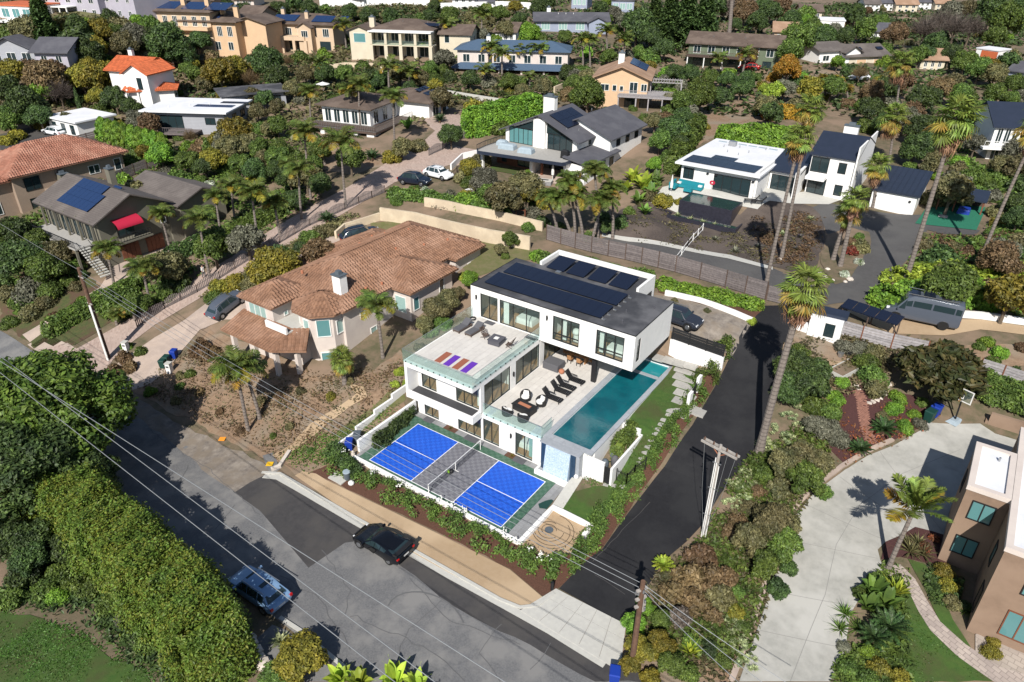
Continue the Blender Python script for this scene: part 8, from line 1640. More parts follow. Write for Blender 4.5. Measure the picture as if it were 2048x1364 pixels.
def tub_chair(label):
    o = thing('armchair', label, 'armchair', (0,0,3.0), 0, 'wicker armchairs round the fire table'); b = MB(); n = 9; ri, ro_ = .36, .46
    for k in range(n):
        a, c = R(-115+230*k/n)+math.pi, R(-115+230*(k+1)/n)+math.pi; h0 = .58+.22*math.cos(a-math.pi); h1 = .58+.22*math.cos(c-math.pi)
        b.hexa([(ro_*math.cos(a),ro_*math.sin(a),.05),(ro_*math.cos(c),ro_*math.sin(c),.05),(ri*math.cos(c),ri*math.sin(c),.05),(ri*math.cos(a),ri*math.sin(a),.05)], [(ro_*1.05*math.cos(a),ro_*1.05*math.sin(a),h0),(ro_*1.05*math.cos(c),ro_*1.05*math.sin(c),h1),(ri*math.cos(c),ri*math.sin(c),h1),(ri*math.cos(a),ri*math.sin(a),h0)])
    b.tube([(0,0,.04),(0,0,.32)], [.40,.42], 14); b.build('wicker_shell', 'black_wicker', o)
    b = MB(); b.tube([(.04,0,.32),(.04,0,.40),(.04,0,.44)], [.36,.38,.33], 14); b.build('seat_cushion', CWH, o); b = MB(); b.rbox(-.24, 0, .44, .14, .52, .34, 0, .05, .1); b.build('back_cushion', CWH, o)
    for x, y in ((.25,.25),(.25,-.25),(-.25,.25),(-.25,-.25)): MB().rbox(x, y, 0, .05, .05, .05).build('leg', BLP, o)
    return o
t0 = tub_chair('white-cushioned wicker armchair behind the fire table, nearer the house doors'); t0.location = (8.1, 11.1, 3.0); t0.rotation_euler.z = R(-70); t0.scale = (1.02,)*3
dup(t0, (9.6, 11.2, 3.0), R(-105), 'white-cushioned wicker armchair behind the fire table, nearer the loungers'); dup(t0, (8.05, 8.45, 3.0), R(75), 'white-cushioned wicker armchair at the glass rail, nearer the house doors'); dup(t0, (9.6, 8.5, 3.0), R(100), 'white-cushioned wicker armchair at the glass rail, nearer the pool')
ft = thing('fire_table', 'long black wicker fire table with an orange lava tray on the terrace', 'table', (8.9, 9.75, 3.0), R(-4))
MB().rbox(0,0,0,1.9,.95,.5).build('base', 'black_wicker', ft); MB().rbox(0,0,.5,2.05,1.08,.05).build('top', BLP, ft); MB().rbox(0,0,.551,1.2,.36,.02).build('burner_tray', 'terracotta', ft)
sf = thing('storage_bench', 'large dark grey covered bench at the back of the terrace', 'bench', (7.3, 17.0, 3.0), 0); MB().rbox(0,0,0,1.6,1.3,.55).build('base', CGR, sf); MB().rbox(0,0,.551,1.66,1.36,.14,0,.06,.06).build('lid', CGR, sf)
pt = thing('clay_pot', 'round terracotta pot by the dark covered bench', 'pot', (8.45, 16.5, 3.0)); b = MB(); b.tube([(0,0,0),(0,0,.15),(0,0,.35),(0,0,.45)], [.14,.27,.26,.16], 12); b.build('bowl', 'terracotta', pt, smooth=True)
dt = thing('dining_table', 'warm wooden dining table under the overhanging floor', 'table', (8.6, 19.4, 3.0)); 
for i in range(6): MB().rbox(0,-.42+i*.168,.72,2.0,.155,.05).build('board', 'wood_warm', dt)
for x in (-.8,.8): MB().rbox(x,0,0,.12,.7,.72).build('leg', 'wood_warm', dt)
def chair(label): 
    o = thing('dining_chair', label, 'chair', (0,0,3.0), 0, 'dining chairs'); MB().rbox(0,0,.42,.45,.45,.05).build('seat', 'wood_warm', o); b = MB(); b.rbox(-.21,0,.47,.04,.42,.42); b.build('backrest', 'wood_warm', o)
    for x in (-.19,.19):
        for y in (-.19,.19): MB().rbox(x,y,0,.04,.04,.42).build('leg', BLP, o)
    return o
c0 = chair('wooden chair on the near side of the dining table, left one'); c0.location = (8.1,18.6,3.0); c0.rotation_euler.z = R(90)
for x, y, rz_, lab in ((9.1,18.6,90,'wooden chair on the near side of the dining table, right one'),(7.2,19.4,0,'wooden chair at the house end of the dining table'),(10.0,19.4,180,'wooden chair at the pool end of the dining table'),(8.1,20.2,-90,'wooden chair behind the dining table, left one'),(9.1,20.2,-90,'wooden chair behind the dining table, right one')): dup(c0, (x,y,3.0), R(rz_), lab)
# roof deck
def sunbed(label):
    o = thing('sun_lounger', label, 'lounger', (0,0,6.23), 0, 'grey sun loungers on the roof deck'); 
    MB().box(-.38,-1.0,.16,.38,.95,.24).build('frame', WDK, o)
    for x in (-.33,.33):
        for y in (-.9,.85): MB().rbox(x,y,0,.07,.07,.16).build('leg', WDK, o)
    MB().box(-.36,-.98,.245,.36,.25,.36).build('mattress', CGR, o); b = MB(); b.hexa([(-.36,.26,.25),(.36,.26,.25),(.36,.95,.62),(-.36,.95,.62)],[(-.36,.22,.36),(.36,.22,.36),(.36,.89,.74),(-.36,.89,.74)]); b.build('back_cushion', CGR, o); return o
s0 = sunbed('grey cushioned sun lounger nearest the outer glass rail'); s0.location = (-.45,13.4,6.23); s0.rotation_euler.z = R(-3); dup(s0, (.85,13.5,6.23), R(-3), 'grey cushioned sun lounger beside the folding chair')
cb_ = thing('fire_cube', 'square dark blue-grey fire table on the roof deck', 'table', (3.6,13.1,6.23), R(5)); MB().rbox(0,0,0,1.15,1.15,.42).build('base', RGR, cb_); MB().rbox(0,0,.42,1.25,1.25,.06).build('top', RGR, cb_); MB().rbox(0,0,.481,.4,.4,.04).build('glass_stones', CWH, cb_)
for x, y, a_, lab in ((2.2,13.3,-10,'wooden folding chair left of the fire cube'),(4.95,13.2,190,'wooden folding chair right of the fire cube')):
    o = thing('deck_chair', lab, 'chair', (x,y,6.23), R(a_), 'folding chairs on the roof deck')
    for i in range(5): MB().rbox(-.15+i*.1,0,.3-.01*i,.08,.5,.02).build('seat_slat', WDK, o)
    for i in range(5): b = MB(); b.bar((-.22-i*.06,-.25,.36+i*.13),(-.22-i*.06,.25,.36+i*.13),.02,.09); b.build('back_slat', WDK, o)
    for y_ in (-.27,.27): b = MB(); b.bar((-.5,y_,.95),(.25,y_,0),.04); b.bar((.3,y_,.32),(-.35,y_,0),.04); b.build('side_frame', WDK, o)
for x, m_, lab in ((1.3,'rust_mat','rust red yoga mat nearest the left edge of the roof deck'),(2.25,'purple_mat','purple yoga mat between the two rust red mats'),(3.2,'rust_mat','rust red yoga mat between the two purple mats'),(4.1,'purple_mat','purple yoga mat nearest the corner of the glass rail')):
    o = MB().rbox(0,0,0,.62,1.78,.02).build('yoga_mat', m_); o.location = (x,8.45,6.225); o.rotation_euler.z = R(3); tag(o, lab, 'mat', 'yoga mats on the roof deck')
for x, y, z, w_, d_, lab in ((.9,15.75,6.22,1.0,.6,'dark doormat at the small glass door of the roof deck'),(5.6,15.7,6.22,1.1,.7,'dark doormat in the inner corner of the roof deck'),(.4,7.1,0.0,1.0,.7,'dark doormat at the leftmost court door'),(5.2,7.1,0.0,1.3,.7,'dark doormat before the wide court door'),(10.2,7.1,0.0,1.1,.7,'dark doormat at the court door beside the fountain')):
    o = MB().rbox(x,y,z,w_,d_,.025).build('doormat', CGR); tag(o, lab, 'doormat', 'doormats')
b = MB(); 
for k in range(4): b.tube([(-.8+.28*math.cos(t_), 15.4+.28*math.sin(t_), 6.25+.045*k) for t_ in np.linspace(0, 6.28, 14)], .022, 5)
tag(b.build('garden_hose', BLP), 'coiled black hose by the wall at the corner of the roof deck', 'hose')
# court net
nt_ = thing('court_net', 'pickleball net with white top tape across the grey court strip', 'net', (6.7,3.05,0))
for y in (-3.35,0,3.35): MB().tube([(0,y,0),(0,y,.95 if y else .86)], .035, 8).build('post', 'white_paint', nt_)
b = MB(); b.bar((0,-3.35,.92),(0,0,.86),.03,.06); b.bar((0,0,.86),(0,3.35,.92),.03,.06); b.build('top_tape', 'line_white', nt_)
b = MB()
for i in range(45): y = -3.3+i*.15; b.bar((0,y,.06),(0,y,.87),.008)
for j in range(7): b.bar((0,-3.33,.08+j*.12),(0,3.33,.08+j*.12),.008)
o = b.build('mesh', BLP, nt_); o['kind'] = 'stuff'
MB().rbox(0,0,0,.6,.05,.04).build('foot', 'white_paint', nt_)
bg_ = thing('ball_bag', 'black and lime ball bag leaning on the net centre post', 'bag', (6.6,2.6,0)); b = MB(); b.ball((0,0,.2),.2,10,6); b.build('bag', BLP, bg_); b = MB(); b.ball((-.14,-.1,.18),.15,8,5); b.build('side_pocket', 'lime_thing', bg_)
o = MB().prism([(14.35,3.6),(14.65,3.3),(15.1,3.5),(15.55,3.65),(15.5,4.0),(15.75,4.2),(15.4,4.55),(14.9,4.6),(14.6,4.2)], .0, .04).build('ground_sheet', 'bin_green'); o.location.z = float(TZ(15.0,4.0))*0+.02; tag(o, 'dark green lobed sheet lying on the paving beside the court', 'sheet')
# garden: stepping pads and stones, gate, iron fence
for k, (px, py, w_, d_) in enumerate(((1322,712,1.0,1.9),(1341,716,1.0,1.9),(1362,722,1.1,1.9),(1385,728,1.2,1.8),(1372,741,2.0,1.0),(1369,757,2.0,1.0),(1369,773,2.0,1.0),(1371,790,2.0,1.0),(1368,806,2.0,1.0),(1358,824,1.9,1.3),(1390,822,1.8,1.2))):
    p = at(px, py); o = MB().rbox(0,0,-.1,w_,d_,.21).build('stepping_pad', 'stepping'); o.location = p; o.rotation_euler.z = R(2); tag(o, None, 'paver', 'large stepping pads by the pool end'); note_plant(o, 'large grey stepping pad', p)
for k, (px, py) in enumerate(((1345,822),(1336,831),(1326,841),(1321,850),(1315,859),(1310,868),(1302,881),(1295,894),(1289,905),(1283,917),(1279,925),(1212,970),(1229,972),(1244,974))):
    p = at(px, py); o = MB().rbox(0,0,-.1,.42,.42,.2).build('stepping_stone', 'stepping'); o.location = p; o.rotation_euler.z = R(10); tag(o, None, 'paver', 'small stepping stones in the lawn'); note_plant(o, 'small square stepping stone', p)
for px, py, lab, wd_ in ((1377,815,'near white gate pier of the garden gate by the lane','g'),(1395,782,'far white gate pier of the garden gate by the lane','g')):
    p = at(px, py); tag(MB().rbox(p[0],p[1],p[2]-.2,.25,.7,1.75).build('gate_pier', WST), lab, 'gate pier')
p = at(1386, 800); gt = thing('garden_gate', 'dark slatted garden gate between two white piers by the lane', 'gate', p, R(95)); 
for i in range(8): MB().rbox(-.52+i*.15,0,.1,.1,.04,1.35).build('slat', FBL, gt)
MB().rbox(0,0,1.46,1.2,.06,.06).build('top_bar', FBL, gt)
def picket(name, label, px, h, m, step=.14, w_=.03, rails=True, cat='fence', postm=None, wave=0, pw=None, maxp=290, part='picket'):
    P = [at(*q) for q in px]; o = thing(name, label, cat, P[0], 0); me = MB().rbox(0,0,0,pw or w_,w_,1).mesh(part); me.materials.append(MATS[m]); L = sum(math.dist(a[:2], b[:2]) for a, b in zip(P[:-1], P[1:])); step = max(step, L/maxp); s0_ = 0
    for a, b in zip(P[:-1], P[1:]):
        l = math.dist(a[:2], b[:2]); n = max(1, int(l/step)); ang = math.atan2(b[1]-a[1], b[0]-a[0]); nb = max(1, round(l/2.4))
        for i in range(n):
            t = i/n; x, y = a[0]+(b[0]-a[0])*t, a[1]+(b[1]-a[1])*t; f = bpy.data.objects.new(part, me); COL.objects.link(f); f.parent = o; hh = h*(1+wave*abs(math.sin(math.pi*((t*nb) % 1))))
            f.location = (x-P[0][0], y-P[0][1], float(TZ(x,y))-P[0][2]+.04); f.rotation_euler.z = ang; f.scale.z = hh
        for i in range(nb+1):
            t = i/nb; x, y = a[0]+(b[0]-a[0])*t, a[1]+(b[1]-a[1])*t; b_ = MB().rbox(0,0,-.3,max(w_*2.2,.07),max(w_*2.2,.07),h+.38).build('post', postm or m, o); b_.location = (x-P[0][0], y-P[0][1], float(TZ(x,y))-P[0][2])
        if rails:
            for z in (.15, h*.85):
                b_ = MB()
                for i in range(nb): t0_, t1_ = i/nb, (i+1)/nb; q0, q1 = (a[0]+(b[0]-a[0])*t0_, a[1]+(b[1]-a[1])*t0_), (a[0]+(b[0]-a[0])*t1_, a[1]+(b[1]-a[1])*t1_); b_.bar((q0[0]-P[0][0],q0[1]-P[0][1],float(TZ(*q0))-P[0][2]+z+.04),(q1[0]-P[0][0],q1[1]-P[0][1],float(TZ(*q1))-P[0][2]+z+.04),w_*1.3)
                b_.build('rail', m, o)
    return o
def slat_fence(name, label, px, h, m, n=9, postm=WDK, bay=2.4, th=.03, gap=.14, world=None, cat='fence', level=None):
    P = world or [at(*q) for q in px]; o = thing(name, label, cat, P[0], 0); ht = h/n
    for a, b in zip(P[:-1], P[1:]):
        l = math.dist(a[:2], b[:2]); nb = max(1, round(l/bay)); ang = math.atan2(b[1]-a[1], b[0]-a[0])
        for i in range(nb+1):
            t = i/nb; x, y = a[0]+(b[0]-a[0])*t, a[1]+(b[1]-a[1])*t; z = (a[2]+(b[2]-a[2])*t) if world else float(TZ(x,y))
            if i == nb and b is not P[-1]: continue
            pz = MB().rbox(0,0,-.3,.10,.12,h+.4).build('post', postm, o); pz.location = (x-P[0][0], y-P[0][1], z-P[0][2]); pz.rotation_euler.z = ang
        for i in range(nb):
            q0 = [a[k]+(b[k]-a[k])*i/nb for k in range(3)]; q1 = [a[k]+(b[k]-a[k])*(i+1)/nb for k in range(3)]
            if not world: q0[2] = float(TZ(q0[0],q0[1])); q1[2] = float(TZ(q1[0],q1[1]))
            me = MB(); me.bar((0,0,0),(q1[0]-q0[0],q1[1]-q0[1],q1[2]-q0[2]),th,ht*(1-gap)); mm = me.mesh('slat'); mm.materials.append(MATS[m])
            for j in range(n): f = bpy.data.objects.new('slat', mm); COL.objects.link(f); f.parent = o; f.location = (q0[0]-P[0][0], q0[1]-P[0][1], q0[2]-P[0][2]+.08+(j+.5)*ht)
    return o
picket('iron_fence', 'short black iron fence across the lawn beside the equipment yard', [(1232,962),(1252,972),(1268,955),(1290,940)], 1.2, FBL, .12, .022)
slat_fence('slatted_fence', 'long weathered timber slat fence between the white house and the upper road', [(1093,480),(1150,497),(1250,520),(1350,545),(1450,575),(1530,600)], 1.9, 'wood_weathered', 8)
slat_fence('lane_gate', 'wide weathered timber gate across the top of the dark lane', [(1532,601),(1575,612),(1618,620)], 1.6, 'wood_weathered', 7, cat='gate')
slat_fence('pale_fence', 'pale weathered plank fence with dark posts below the camper van', [(1672,668),(1720,682),(1780,698),(1850,713)], 1.5, 'wood_grey_pale', 6, postm='wood_red')
slat_fence('pale_fence', 'pale weathered plank fence with dark posts at the right edge above the hedge', [(1955,748),(2000,762),(2060,782)], 1.5, 'wood_grey_pale', 6, postm='wood_red')
slat_fence('plank_fence', 'dark plank fence right of the white outbuilding', [(152,293),(200,280)], 1.7, 'wood_weathered', 5); slat_fence('plank_fence', 'weathered plank fence between the tan house and the olive house', [(225,370),(270,350),(320,330)], 1.7, 'wood_weathered', 5)
# retaining wall and black fence of the garage court
tag(MB().hexa([(15.6,23.82,2.2),(20.6,24.2,2.2),(20.6,24.45,2.2),(15.6,24.1,2.2)],[(15.6,23.82,5.55),(20.6,24.2,5.1),(20.6,24.45,5.1),(15.6,24.1,5.55)]).build('retaining_wall', WST), 'white retaining wall under the black slatted fence behind the pool', 'wall')
slat_fence('black_fence', 'black slatted fence on the white retaining wall by the garage court', None, 1.2, FBL, 5, FBL, 1.7, world=[(15.7,23.95,5.5),(20.5,24.32,5.05)])
strip_wall('retaining_wall', WST, G([(1330,590),(1400,606),(1503,646)]), .25, .55, 'long white wall curving behind the garage court', 'wall')
strip_wall('cream_wall', 'cream_wall', G([(672,478),(690,462),(760,440)]), .3, 1.0, 'stepped cream wall climbing beside the dark SUV', 'wall'); strip_wall('cream_wall', 'cream_wall', G([(762,440),(830,450),(900,468),(980,486),(1060,500)]), .3, 1.7, 'long cream retaining wall above the clay tile roofs', 'wall'); strip_wall('cream_wall', 'cream_wall', G([(850,412),(920,425),(1000,441),(1085,462)]), .3, 1.2, 'upper cream retaining wall below the brown railing', 'wall')
strip_wall('cream_wall', 'cream_wall', G([(650,142),(690,136),(760,138),(765,150)]), .3, 1.2, 'curved cream garden wall below the cream villa', 'wall'); strip_wall('white_wall', WST, G([(902,340),(925,318),(960,310)]), .25, .9, 'low white wall by the white SUV below the gabled house', 'wall'); strip_wall('white_wall', WST, G([(925,388),(960,378),(1050,392),(1100,402)]), .25, .5, 'low white wall along the turf of the gabled house', 'wall')
strip_wall('white_wall', WST, G([(640,13),(800,11),(860,12)]), .3, 1.9, 'long white wall along the hilltop above the cream villa', 'wall'); strip_wall('white_wall', WST, G([(880,20),(1000,16),(1085,20)]), .3, 1.9, 'white wall along the hilltop right of the first palms', 'wall'); strip_wall('cream_wall', 'cream_wall', G([(1108,190),(1150,172),(1165,163)]), .3, 1.6, 'pale wall beside the drive left of the peach house', 'wall'); strip_wall('white_wall', PCO, G([(890,190),(950,200),(1000,208)]), .3, 1.0, 'pale block wall above the brick lane', 'wall')
strip_wall('white_wall', WST, G([(1900,632),(1960,636),(2060,650)]), .4, .6, 'white rubble wall right of the camper van', 'wall'); strip_wall('stone_wall', 'stone_white', G([(580,905),(560,935),(543,942)]), .3, .3, 'crumbling pale stone edge above the kerb end', 'wall')
picket('brown_railing', 'rust brown railing along the flowering hedge above the cream wall', [(830,392),(900,408),(980,424),(1050,436)], 1.1, 'wood_red', 1.2, .06)
picket('picket_fence', 'scalloped grey picket fence along the near side of the brick lane', [(275,655),(330,618),(395,585),(440,558),(500,520),(560,487),(620,452),(690,420),(770,385)], .95, 'wood_weathered', .2, .035, wave=.35, pw=.11, postm=WDK)
picket('picket_fence', 'scalloped grey picket fence above the brick lane left of the gabled house', [(858,312),(885,300),(905,285),(935,275)], 1.0, 'wood_weathered', .2, .035, wave=.4, pw=.11)
picket('handrail', 'white metal handrail running up the mulch slope from the upper road', [(1350,528),(1375,495),(1405,462)], .95, 'white_paint', 4, .04)
picket('handrail', 'dark railing by the white SUV on the brick lane', [(903,358),(925,335),(948,325)], .95, FBL, .4, .03)
# gatehouse and long canopy at the top of the lane
p = at(1646, 668); gh = thing('gatehouse', 'small white gatehouse with dark metal roof at the top of the lane', 'gatehouse', p, R(4))
MB().box(-1.3,-.9,-.5,1.5,.8,1.9).build('wall', WST, gh); MB().hexa([(-1.5,-.2,1.9),(1.7,-.2,1.9),(1.7,1.0,1.9),(-1.5,1.0,1.9)],[(-1.5,-.2,2.2),(1.7,-.2,2.2),(1.7,1.0,2.35),(-1.5,1.0,2.35)]).build('roof', RMT, gh); glazing(gh, (0,0,0), 'y', -.93, -.1, 1.1, .1, 1.8, 1, None, GDK, 'white_paint', 'door', .16); MB().box(-2.4,-.7,-.5,-1.31,-.2,.9).build('side_wall', WST, gh)
p = at(1735, 655); cp_ = thing('long_canopy', 'long dark panelled canopy between the gatehouse and the camper van', 'canopy', p, R(-10))
for i in range(5): MB().hexa([(-2.6+i*1.05,-.8,1.5),(-1.6+i*1.05,-.8,1.5),(-1.6+i*1.05,.8,1.75),(-2.6+i*1.05,.8,1.75)],[(-2.6+i*1.05,-.8,1.6),(-1.6+i*1.05,-.8,1.6),(-1.6+i*1.05,.8,1.85),(-2.6+i*1.05,.8,1.85)]).build('roof_panel', 'solar', cp_)
for x in (-2.4,0,2.4):
    for y in (-.6,.6): MB().rbox(x,y,-.5,.1,.1,2.0 if y < 0 else 2.2).build('post', WDK, cp_)
# ================================================================ poles and wires
def wire(a, b, sag, lab, r_=.02, n=14):
    b_ = MB(); a, b = Vector(a), Vector(b); b_.tube([a+(b-a)*t+Vector((0,0,-sag*4*t*(1-t))) for t in [i/n for i in range(n+1)]], r_, 5); tag(b_.build('power_line', 'wire'), lab, 'power line', 'power lines')
pA = (26.2, 7.0, on(26.2,7.0)[2]); up = thing('utility_pole', 'tall pale utility pole with conduits and a double crossarm at the lane edge', 'utility pole', pA); MB().tube([(0,0,-.5),(0,0,8.3)], [.14,.10], 10).build('pole', PGY, up)
for i, (dx, dy) in enumerate(((-.14,-.08),(.0,-.2),(.16,-.1))): MB().tube([(dx,dy,0),(dx,dy,7.2-.3*i)], .038, 8).build('conduit', CWH, up)
for z in (2.2,4.6,6.8): MB().rbox(0,-.12,z,.6,.05,.05).build('bracket', 'steel', up)
ar = R(-12); c_, s_ = math.cos(ar), math.sin(ar)
for y in (-.16,.16): b = MB(); b.bar((-1.35*c_-y*s_,-1.35*s_+y*c_,8.0),(1.35*c_-y*s_,1.35*s_+y*c_,8.0),.12,.14); b.build('crossarm', PGY, up)
for t_ in (-1.2,-.5,.5,1.2): b = MB(); b.tube([(t_*c_,t_*s_,8.07),(t_*c_,t_*s_,8.3)], [.06,.04], 6); b.build('insulator', 'pole_wood', up)
b = MB(); b.bar((-.7*c_,-.7*s_,7.95),(0,0,7.4),.04); b.bar((.7*c_,.7*s_,7.95),(0,0,7.4),.04); b.build('brace', 'terracotta', up)
for t_ in (-1.2,.6,1.2): b = MB(); b.tube([(t_*c_,t_*s_,8.0),(t_*c_*.6,t_*s_*.6-.1,4.0),(.0,-.2,.2)], .012, 4); b.build('drop_wire', 'wire', up)
pB = on(26.5,-4.9); pole2 = thing('utility_pole', 'dark brown utility pole with insulators rising from the bushes by the apron', 'utility pole', pB); MB().tube([(0,0,-.5),(0,0,7.6)], [.19,.14], 10).build('pole', 'pole_wood', pole2)
for z in (5.6,6.2,6.9): MB().rbox(0,0,z,.7,.16,.12,R(60)).build('bracket', PGY, pole2)
for k in range(7): a_ = k*.9; b = MB(); b.tube([(.3*math.cos(a_),.3*math.sin(a_),5.5+.25*k),(.3*math.cos(a_),.3*math.sin(a_),5.7+.25*k)], [.06,.05], 6); b.build('insulator', 'steel', pole2)
b = MB(); b.tube([(0,.35,5.0),(0,.35,5.7)], .2, 10); b.build('transformer', PGY, pole2)
pC = at(217,716); Hc = height_at(pC, 535); dC = float(np.linalg.norm(np.array(pC)-CAM)); qx = pix(pC[0],pC[1],pC[2]+Hc)[0]; sx_ = (157-qx)*dC/FPX
pole3 = thing('utility_pole', 'leaning brown utility pole with pale conduits beside the brick lane', 'utility pole', pC); MB().tube([(0,0,-.5),(float(_r[0])*sx_,float(_r[1])*sx_,Hc)], [.24,.17], 10).build('pole', 'pole_wood', pole3)
for i in range(3): MB().tube([(.3+.12*i,-.3,0),(.3+.12*i+float(_r[0])*sx_*.62,-.3+float(_r[1])*sx_*.62,Hc*.62)], .06, 7).build('conduit', CWH, pole3)
for z in (.35,.55,.62,.9): MB().rbox(.1+float(_r[0])*sx_*z,-.1+float(_r[1])*sx_*z,Hc*z,.9,.1,.1).build('bracket', PGY, pole3)
tB = Vector(pB)+Vector((0,0,7.0)); tC = Vector(pC)+Vector((float(_r[0])*sx_,float(_r[1])*sx_,Hc-.3))
for i, dz in enumerate((.4,0,-.6)): wire(tC+Vector((0,0,-.5*i)), tB+Vector((-.2,0,dz)), .9+.15*i, ['topmost','middle','lowest'][i]+' thin wire between the leaning pole and the brown pole by the apron', .018, 24)
for i, (a_, b_) in enumerate((((0,712,10.5),(870,1364,10.5)),((0,745,10.2),(790,1364,10.2)),((0,722,11),(1010,1364,11)),((0,560,9.5),(600,940,8.5)),((0,660,9),(560,1000,9)))):
    A_, B_ = Vector(plane(*a_)), Vector(plane(*b_)); d_ = B_-A_
    if i < 3: wire(A_-d_*.5, B_+d_*.4, .0, ['nearest power line over the yellow-green hedge','second power line over the yellow-green hedge','power line over the hedge passing above the light blue SUV'][i], .022, 4)
wire(tC, tC+(tC-tB)*.5+Vector((0,0,1)), .3, 'thin wire running left from the leaning pole', .018)
for i in range(3): wire(tB+Vector((0,0,.2*i)), Vector(plane(1540+60*i, 1420, 6.0)), .2, ['left','middle','right'][i]+' wire running down from the brown pole over the concrete drive', .018)
# lamp columns and far poles
for px, py, H_, lab in ((1311,50,14,'thin pale pole between the trees right of the skyline houses'),(1945,50,12,'tall pale pole at the upper right among twiggy trees'),(540,175,6,'thin white pole left of the palms above the deck house'),(10,410,7,'white flag pole at the left edge by the tan house')):
    p = at(px, py); tag(MB().tube([(p[0],p[1],p[2]-.3),(p[0],p[1],p[2]+H_)], [.16,.09], 8).build('tall_pole', PGY), lab, 'pole')
PP('fan', 1452, 122, 1468, -40, 3.0, 'very tall pale palm trunk rising out of view', nf=14, thick=.45)
# ================================================================ bins and small things
def bin_(px, py, m, lab, rz_=0, s=1.0, tip=False):
    p = at(px, py); o = thing('wheelie_bin', lab, 'bin', p, rz_, 'wheeled rubbish bins'); MB().rbox(0,0,.06,.5,.6,.85,0,-.12,-.12).build('body', m, o); MB().rbox(0,.02,.915,.66,.78,.08,0,.08,.08).build('lid', m, o); b = MB(); b.tube([(-.26,.36,.12),(.26,.36,.12)], .1, 8); b.build('wheel', 'tyre', o); b = MB(); b.bar((-.25,.44,.9),(.25,.44,.9),.04); b.build('handle', m, o); o.scale = (s,)*3
bin_(700,898,'bin_blue','blue wheeled bin nearer the street at the planter left of the court',.6); bin_(716,884,'bin_grey','dark grey wheeled bin behind the blue one left of the court',.6); bin_(328,735,'bin_green','dark green bin beside the white mailbox pier on the tiled house drive',.5); bin_(335,728,'bin_green','second dark green bin, behind the one beside the mailbox pier',.5); bin_(350,716,'bin_blue','blue bin behind the green bins on the tiled house drive',.5)
bin_(245,795,'bin_blue','blue bin at the roadside by the tiled house drive, left one',.3); bin_(256,804,'bin_blue','blue bin at the roadside by the tiled house drive, right one',.4); bin_(1228,1362,'bin_blue','blue bin at the foot of the concrete apron by the bushes',.4); bin_(1856,842,'bin_green','green bin by the magnolia on the concrete drive',-.3,1.1); bin_(1868,832,'bin_blue','blue bin behind the green bin near the basketball hoop',-.3,1.1)
p = at(695,958); o = thing('trash_can', 'round grey trash can on the slab by the footpath end', 'trash can', p); b = MB(); b.tube([(0,0,0),(0,0,.75)], [.24,.3], 14); b.build('body', 'bin_grey', o); b = MB(); b.tube([(0,0,.76),(0,0,.80)], [.32,.30], 14); b.build('rim', 'cover_grey', o)
p = at(703,970); b = MB(); b.ball((p[0],p[1],p[2]+.22),.26,10,6,.8); tag(b.build('rubbish_bag', CWH), 'red and white rubbish bag beside the grey trash can', 'bag')
tag(MB().rbox(*at(680,955)[:2],at(680,955)[2]-.1,1.5,1.2,.18).build('utility_slab', PCO), 'small concrete slab under the grey trash can', 'slab')
for px, py, lab in ((707,915,'white stone urn by the hedge above the trash can'),(695,928,'pale cream stone figure above the trash can')): p = at(px, py); b = MB(); b.tube([(0,0,0),(0,0,.2),(0,0,.45),(0,0,.5)], [.1,.2,.16,.06], 10); b.ball((0,0,.6),.13,8,5); o = b.build('stone_ornament', 'stone_white'); o.location = p; tag(o, lab, 'ornament', 'garden ornaments')
for px, py, lab in ((341,745,'white mailbox pier beside the green bins'),(254,702,'white mailbox pier beside the leaning pole')): p = at(px, py); o = thing('mailbox_pier', lab, 'mailbox', p, .4, 'mailbox piers'); MB().rbox(0,0,-.2,.5,.5,1.3).build('pier', WST, o); MB().rbox(0,0,1.1,.6,.6,.08).build('cap', PCO, o); MB().rbox(0,-.27,.7,.3,.04,.2).build('slot', 'steel', o)
for px, py, m, lab in ((445,880,'orange_cloth','orange survey marker on the dirt slope'),(540,930,'yellow_thing','yellow survey marker at the end of the kerb')): p = at(px, py); tag(MB().rbox(p[0],p[1],p[2]+.1,.55,.5,.05,.6).build('survey_marker', m), lab, 'marker')
p = at(1104,1180); tag(MB().tube([(p[0],p[1],p[2]),(p[0],p[1],p[2]+.75)], .11, 10).build('bollard', BLP), 'short black bollard light in the mulch at the lane corner', 'bollard'); p = at(1152,957); b = MB(); b.ball((p[0],p[1],p[2]+.22),.2,12,8); tag(b.build('globe', CWH), 'white garden globe in the mulch below the fountain', 'globe')
# umbrellas
def umbrella(px, py, m, lab, H_=2.4, r_=1.3, closed=False):
    p = at(px, py); o = thing('parasol', lab, 'parasol', p); MB().tube([(0,0,0),(0,0,H_)], .035, 6).build('pole', CWH, o); b = MB()
    if closed: b.tube([(0,0,.9),(0,0,1.4),(0,0,H_+.1)], [.2,.22,.03], 8)
    else:
        for k in range(8): a, c = k*math.pi/4, (k+1)*math.pi/4; b.quad((r_*math.cos(a),r_*math.sin(a),H_-.45),(r_*math.cos(c),r_*math.sin(c),H_-.45),(0,0,H_)); b.quad((0,0,H_-.03),(r_*math.cos(c),r_*math.sin(c),H_-.48),(r_*math.cos(a),r_*math.sin(a),H_-.48))
    b.build('canopy', m, o)
umbrella(386,418,'red_cloth','red parasol in the courtyard right of the olive house'); umbrella(402,412,'red_cloth','smaller red parasol behind the first palm by the olive house',2.2,1.0); umbrella(292,392,'red_cloth','red parasol between the two olive roofs',2.6,1.4); umbrella(362,408,CWH,'wide white parasol right of the olive house gable',2.4,1.8)
